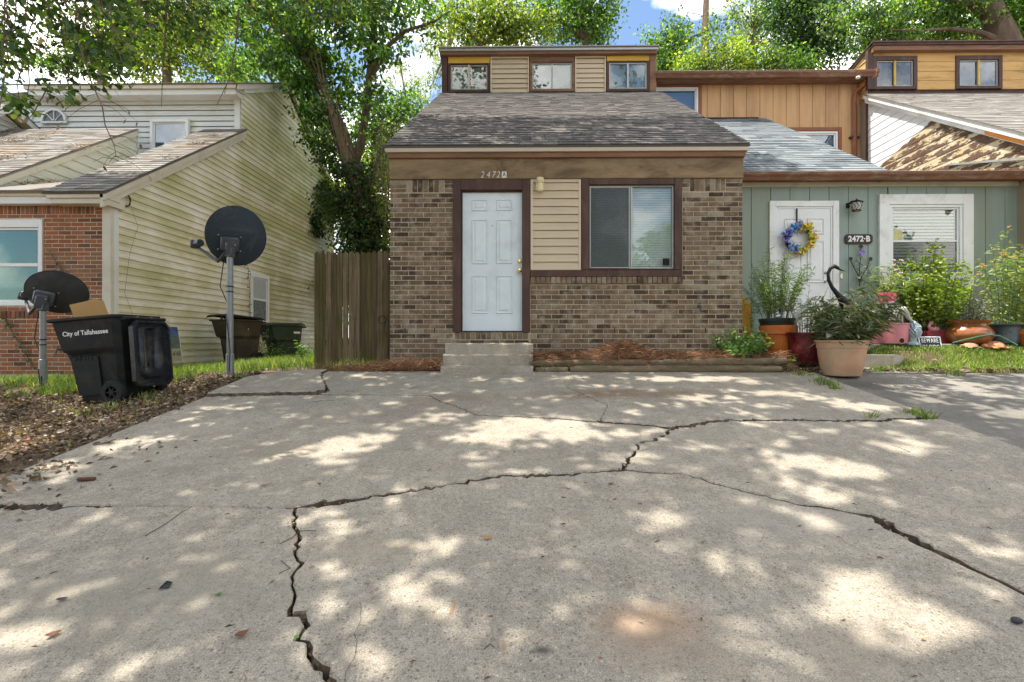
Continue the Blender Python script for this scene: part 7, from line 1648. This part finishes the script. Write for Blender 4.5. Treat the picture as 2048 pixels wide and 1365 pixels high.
simple('far tree filling the sky between the oak and the right roof', 1880, 0, 24, [(1880, 200), (1882, 90), (1880, 0)], .3, [B(1790, 60, 24, 60, dn=.5), B(1880, 60, 24, 66, dn=.6), B(1970, 70, 24, 60, dn=.7), B(2050, 60, 24, 60, dn=.7)], F_deep, .17)

# ---- the live oak standing left of the driveway: its boughs shade the slabs and hang into the picture at top left
oakt = thing('oak_tree', 'spreading oak left of the driveway with boughs hanging into the top left corner', 'tree', (-8.2, -1.6, -.3))
MB().tube([(-8.2, -1.6, -.5), (-8.1, -1.5, 1.5), (-7.9, -1.2, 3.4), (-7.5, -.8, 5.2), (-6.8, -.1, 7.2), (-6.0, .8, 9.2), (-5.2, 1.6, 11.2)], [.50, .42, .38, .35, .28, .2, .1], 12).build('trunk', M_bark1, oakt, True)
LMB = [([(-7.6, -.9, 5.0), (-6.6, 1.0, 6.4), (-5.4, 3.0, 7.6), (-4.2, 5.0, 8.8), (-3.4, 7.2, 10.2)], [.24, .19, .14, .1, .05]), ([(-7.2, -.4, 6.2), (-5.2, .6, 8.0), (-2.6, 1.6, 9.2), (.2, 2.6, 9.9), (2.2, 3.2, 10.2)], [.22, .17, .13, .08, .04]),
       ([(-7.9, -1.2, 3.6), (-8.3, .8, 4.6), (-8.4, 2.6, 5.2), (-8.0, 4.4, 5.6), (-7.0, 6.0, 6.2)], [.2, .15, .11, .08, .04]), ([(-8.3, 1.0, 4.7), (-6.6, 2.2, 4.9), (-5.0, 3.0, 4.9), (-3.6, 3.6, 4.8)], [.12, .09, .06, .025]), ([(-7.0, 2.0, 4.9), (-5.6, 3.8, 5.5), (-4.2, 5.4, 6.1), (-2.9, 6.6, 6.5)], [.09, .07, .05, .02])]
for pts, rs in LMB: MB().tube(pts, rs, 7).build('limb', M_bark1, oakt, True)
F_oak = Lm('oak_leaf', [(0, (0.018, 0.045, 0.008)), (.5, (0.057, 0.128, 0.017)), (.85, (0.154, 0.257, 0.039)), (.97, (0.305, 0.370, 0.072)), (1, (0.593, 0.354, 0.145))], .55, .35)
# high crown: leaves sit where the photograph's shade falls, leaving open the gaps that let the sun through
SPOT = []
for s in """70 1275 125 40,30 1078 45 9,120 1352 95 24,640 1032 62 16,885 1092 75 24,860 1165 65 18,800 1200 60 24,930 1245 70 17,1235 1215 88 34,1500 1127 58 19,1545 1085 42 14,1720 1170 105 40,1790 1245 160 52,1905 1305 130 60,1965 1100 70 20,1990 1335 90 40,1640 990 66 24,1690 942 95 24,1820 900 42 14,1590 930 76 17,1260 915 55 10,
1060 853 118 22,1180 868 64 14,960 877 84 12,640 895 120 19,720 878 60 8,560 915 64 9,960 915 44 9,260 890 56 11,200 906 44 8,100 950 50 7,330 878 40 6,430 815 44 5,520 814 34 4,600 832 40 5,850 840 66 7,900 828 50 5,990 760 56 5,1150 757 44 4,1330 760 64 6,1440 760 74 6,1200 775 40 4,1400 796 56 6,1560 790 64 6,1725 816 66 11,1640 800 56 6,1480 832 64 5,720 755 34 3,770 771 40 3,1260 826 44 5,1540 815 50 5,1800 770 46 4,1950 770 66 5,1860 801 36 4,2005 830 50 6,440 925 40 7,150 1000 50 8,230 1340 60 20,330 950 40 6,1420 895 60 8,1360 940 40 7,1100 1000 40 8,1320 1060 50 10,690 1330 50 14""".replace('\n', '').split(','):
    a, b, c, d = map(float, s.split()); x0, y0 = G(a, b); x1, _ = G(a + c, b); _, y1 = G(a, b - d); SPOT.append((x0, y0, abs(x1 - x0), max(abs(y1 - y0), .05)))
for _ in range(150):
    SPOT.append((R.uniform(-3.6, 3.9), R.uniform(1.4, 6.5), R.uniform(.06, .16), R.uniform(.05, .12)))
SPOT = np.array(SPOT)
def lit(x, y):
    e = np.full(len(x), 9.0)
    for s in SPOT: e = np.minimum(e, np.hypot((x - s[0]) / s[2], (y - s[1]) / s[3]))
    return e
def crown_part(n, x0, x1, y0, y1, zt, dens, h0=7.3, h1=11.0, size=.15):
    x = NR.uniform(x0, x1, n); y = NR.uniform(y0, y1, n); keep = NR.random(n) < dens(x, y); x, y = x[keep], y[keep]; n = len(x)
    z = zt(x, y); hh = h0 + (h1 - h0) * np.clip(.5 + 1.1 * nz2(x, y, .45, 4) + NR.normal(0, .16, n), 0, 1); tt = (hh - z) / -SUN.z
    p = np.stack([x - SUN.x * tt, y - SUN.y * tt, hh], 1)
    leaves('crown', p, NR.normal(size=(n, 3)) * np.array([1, 1, .5]), NR.uniform(.8, 1.2, n) * size, NR.uniform(.8, 1.2, n) * size * .34, F_oak, oakt, 'rhomb')
gz_ = lambda x, y: zg(x, y)
def dn_main(x, y):
    e = lit(x, y); return np.where(e < .92, 0.015, np.where(e < 1.12, .35, 1.0)) * np.clip(1.0 + .5 * nz2(x, y, 1.9, 2), .35, 1)
crown_part(46000, -3.9, 4.2, .3, 6.62, gz_, dn_main)
crown_part(9000, 4.2, 7.5, 1.5, 6.62, gz_, lambda x, y: np.where(lit(x, y) < 1, .05, np.clip(.55 + nz2(x, y, 2.4, 6) * 1.6, 0, 1)))
crown_part(10500, -8.2, -3.9, 1.0, 7.2, gz_, lambda x, y: np.clip(.50 + nz2(x, y, 1.7, 8) * 1.9, 0, 1))
crown_part(8000, -3.4, 4.2, 7.0, 9.6, lambda x, y: 4.18 + (y - 7) * .69, lambda x, y: np.clip((9.0 + .35 * nz2(x, y * 0, .8, 1) - y) * 2.4, 0, 1) * np.where(nz2(x * .8, y * 2.2, 1.5, 12) > .30, .08, 1), 10.4, 13.0)
crown_part(1500, xs0 - .3, xs1 + .4, 7.75, 8.75, lambda x, y: 3.9 + (y - 7.8) * .66, lambda x, y: np.clip((8.75 - y) * 2.5, 0, 1), 9.8, 12)
crown_part(1300, -3.1, 3.4, 6.6, 7.05, gz_, lambda x, y: np.clip(.55 + nz2(x, y, 2.2, 3) * 1.6, 0, 1), 9.8, 12)
# low boughs in view: rosettes of spoon shaped leaves on hanging twigs
ros, tw = [], MB()
def rosettes(n, x0, x1, ytop, ybot, ya, yb_, prob=lambda a, b: 1.0):
    for _ in range(n):
        px = R.uniform(x0, x1); py = R.uniform(ytop, ybot(px))
        if R.random() > prob(px, py): continue
        y = R.uniform(ya, yb_); x, z = P(px, py, y); ros.append((x, y, z, 0))
        q = Vector((x, y, z)); e = q + Vector((R.gauss(-.12, .12), R.gauss(.0, .1), R.uniform(.15, .45))); tw.tube([q[:], (q.lerp(e, .5) + Vector((R.gauss(0, .03), 0, 0)))[:], e[:]], [.0025, .0035, .005], 4, False)
edge = lambda px: np.interp(px, [-60, 20, 60, 85, 110, 150, 215, 240, 262, 300, 360, 430, 520, 600, 680, 760, 820], [190, 180, 120, 40, 60, 112, 140, 140, 95, 80, 80, 92, 84, 66, 45, 30, 10])
gap = lambda a, b: .12 if (66 < a < 105 and 40 < b < 105) else (.55 if 60 < a < 150 else 1.0)
rosettes(230, -60, 270, -60, edge, 3.2, 4.6, gap)
rosettes(220, 60, 420, -80, lambda p: edge(p) * .95, 4.4, 6.0, gap)
rosettes(420, 240, 780, -90, edge, 5.6, 7.4, lambda a, b: 1 if b < 40 else .65)
rosettes(9, 100, 150, 130, lambda p: 196, 3.4, 3.6); rosettes(5, 30, 60, 195, lambda p: 212, 3.3, 3.4)
for (a, b) in ((205, 160), (218, 150), (196, 150), (60, 205), (50, 215), (105, 178), (128, 176), (30, 205), (225, 130)): x, z = P(a, b, 3.3); ros.append((x, 3.3, z, 1))
p_, u_ = [], []
for (x, y, z, k) in ros:
    for _ in range(R.randint(6, 10)):
        p_.append((x + R.gauss(0, .035), y + R.gauss(0, .035), z + R.gauss(0, .03))); u_.append((R.gauss(0, .8), R.gauss(0, .8), R.gauss(-.45, .5)))
n = len(p_); leaves('foliage', arr(p_), arr(u_), NR.uniform(.05, .095, n), NR.uniform(.014, .023, n), F_oak, oakt, 'obov')
o = tw.build('twigs', M_bstem, oakt); o['kind'] = 'stuff'
def hang(pts, r0, side=6, dead=8):
    m = MB(); n = len(pts); m.tube([V3(*p) for p in pts], [r0 * (1 - .75 * i / (n - 1)) for i in range(n)], 5, False); dl_p, dl_u = [], []
    for _ in range(side):
        k = R.randrange(n - 1); q = Vector(V3(*pts[k])).lerp(Vector(V3(*pts[k + 1])), R.random()); s = R.choice((-1, 1)); L_ = R.uniform(.08, .26); e = q + Vector((s * L_, R.gauss(0, .05), -L_ * R.uniform(.1, .9)))
        m.tube([q[:], (q.lerp(e, .5) + Vector((0, 0, .02)))[:], e[:]], [r0 * .35, r0 * .3, r0 * .15], 4, False)
        if R.random() < dead / 10: dl_p.append(e[:]); dl_u.append((R.gauss(0, .5), R.gauss(0, .5), -1))
    o = m.build('bare_twig', M_bstem, oakt); o['kind'] = 'stuff'
    if dl_p: leaves('dead_leaf', arr(dl_p), arr(dl_u), .04, .01, F_lit, oakt, 'oval', None, 'stuff')
hang([(150, 60, 3.3), (172, 130, 3.3), (183, 165, 3.25), (205, 215, 3.2), (210, 250, 3.2), (228, 290, 3.2), (232, 310, 3.15), (218, 325, 3.1)], .006, 14, 8)
hang([(335, -20, 5.2), (331, 60, 5.2), (326, 130, 5.15), (323, 213, 5.1)], .011, 3, 2); hang([(478, 20, 5.6), (472, 90, 5.6), (458, 160, 5.55), (434, 210, 5.5)], .011, 3, 2)
hang([(10, 60, 3.2), (4, 100, 3.2), (10, 150, 3.2), (2, 200, 3.2), (-4, 240, 3.2)], .006, 6, 8); hang([(100, 165, 3.3), (85, 195, 3.3), (65, 230, 3.3), (45, 250, 3.3)], .005, 5, 8); hang([(50, 120, 3.3), (70, 150, 3.3), (84, 165, 3.3), (100, 180, 3.3)], .004, 6, 6)
hang([(95, -20, 4), (98, 60, 4), (90, 95, 4), (76, 110, 4)], .007, 6, 4)

# ---- the wood across the street behind the camera, seen only in the window glass
wp_, wu_ = blob_leaves([((R.uniform(-34, 34), R.uniform(-34, -24), R.uniform(2, 12)), (R.uniform(3, 5), 2.5, R.uniform(2.5, 4.5)), .8) for _ in range(60)], .42, 1.0, 22, .7)
tag(leaves('woods', wp_, wu_, .5, .17, F_tree, None, 'rhomb'), 'wood across the street behind the viewer', 'woods', kind='stuff')
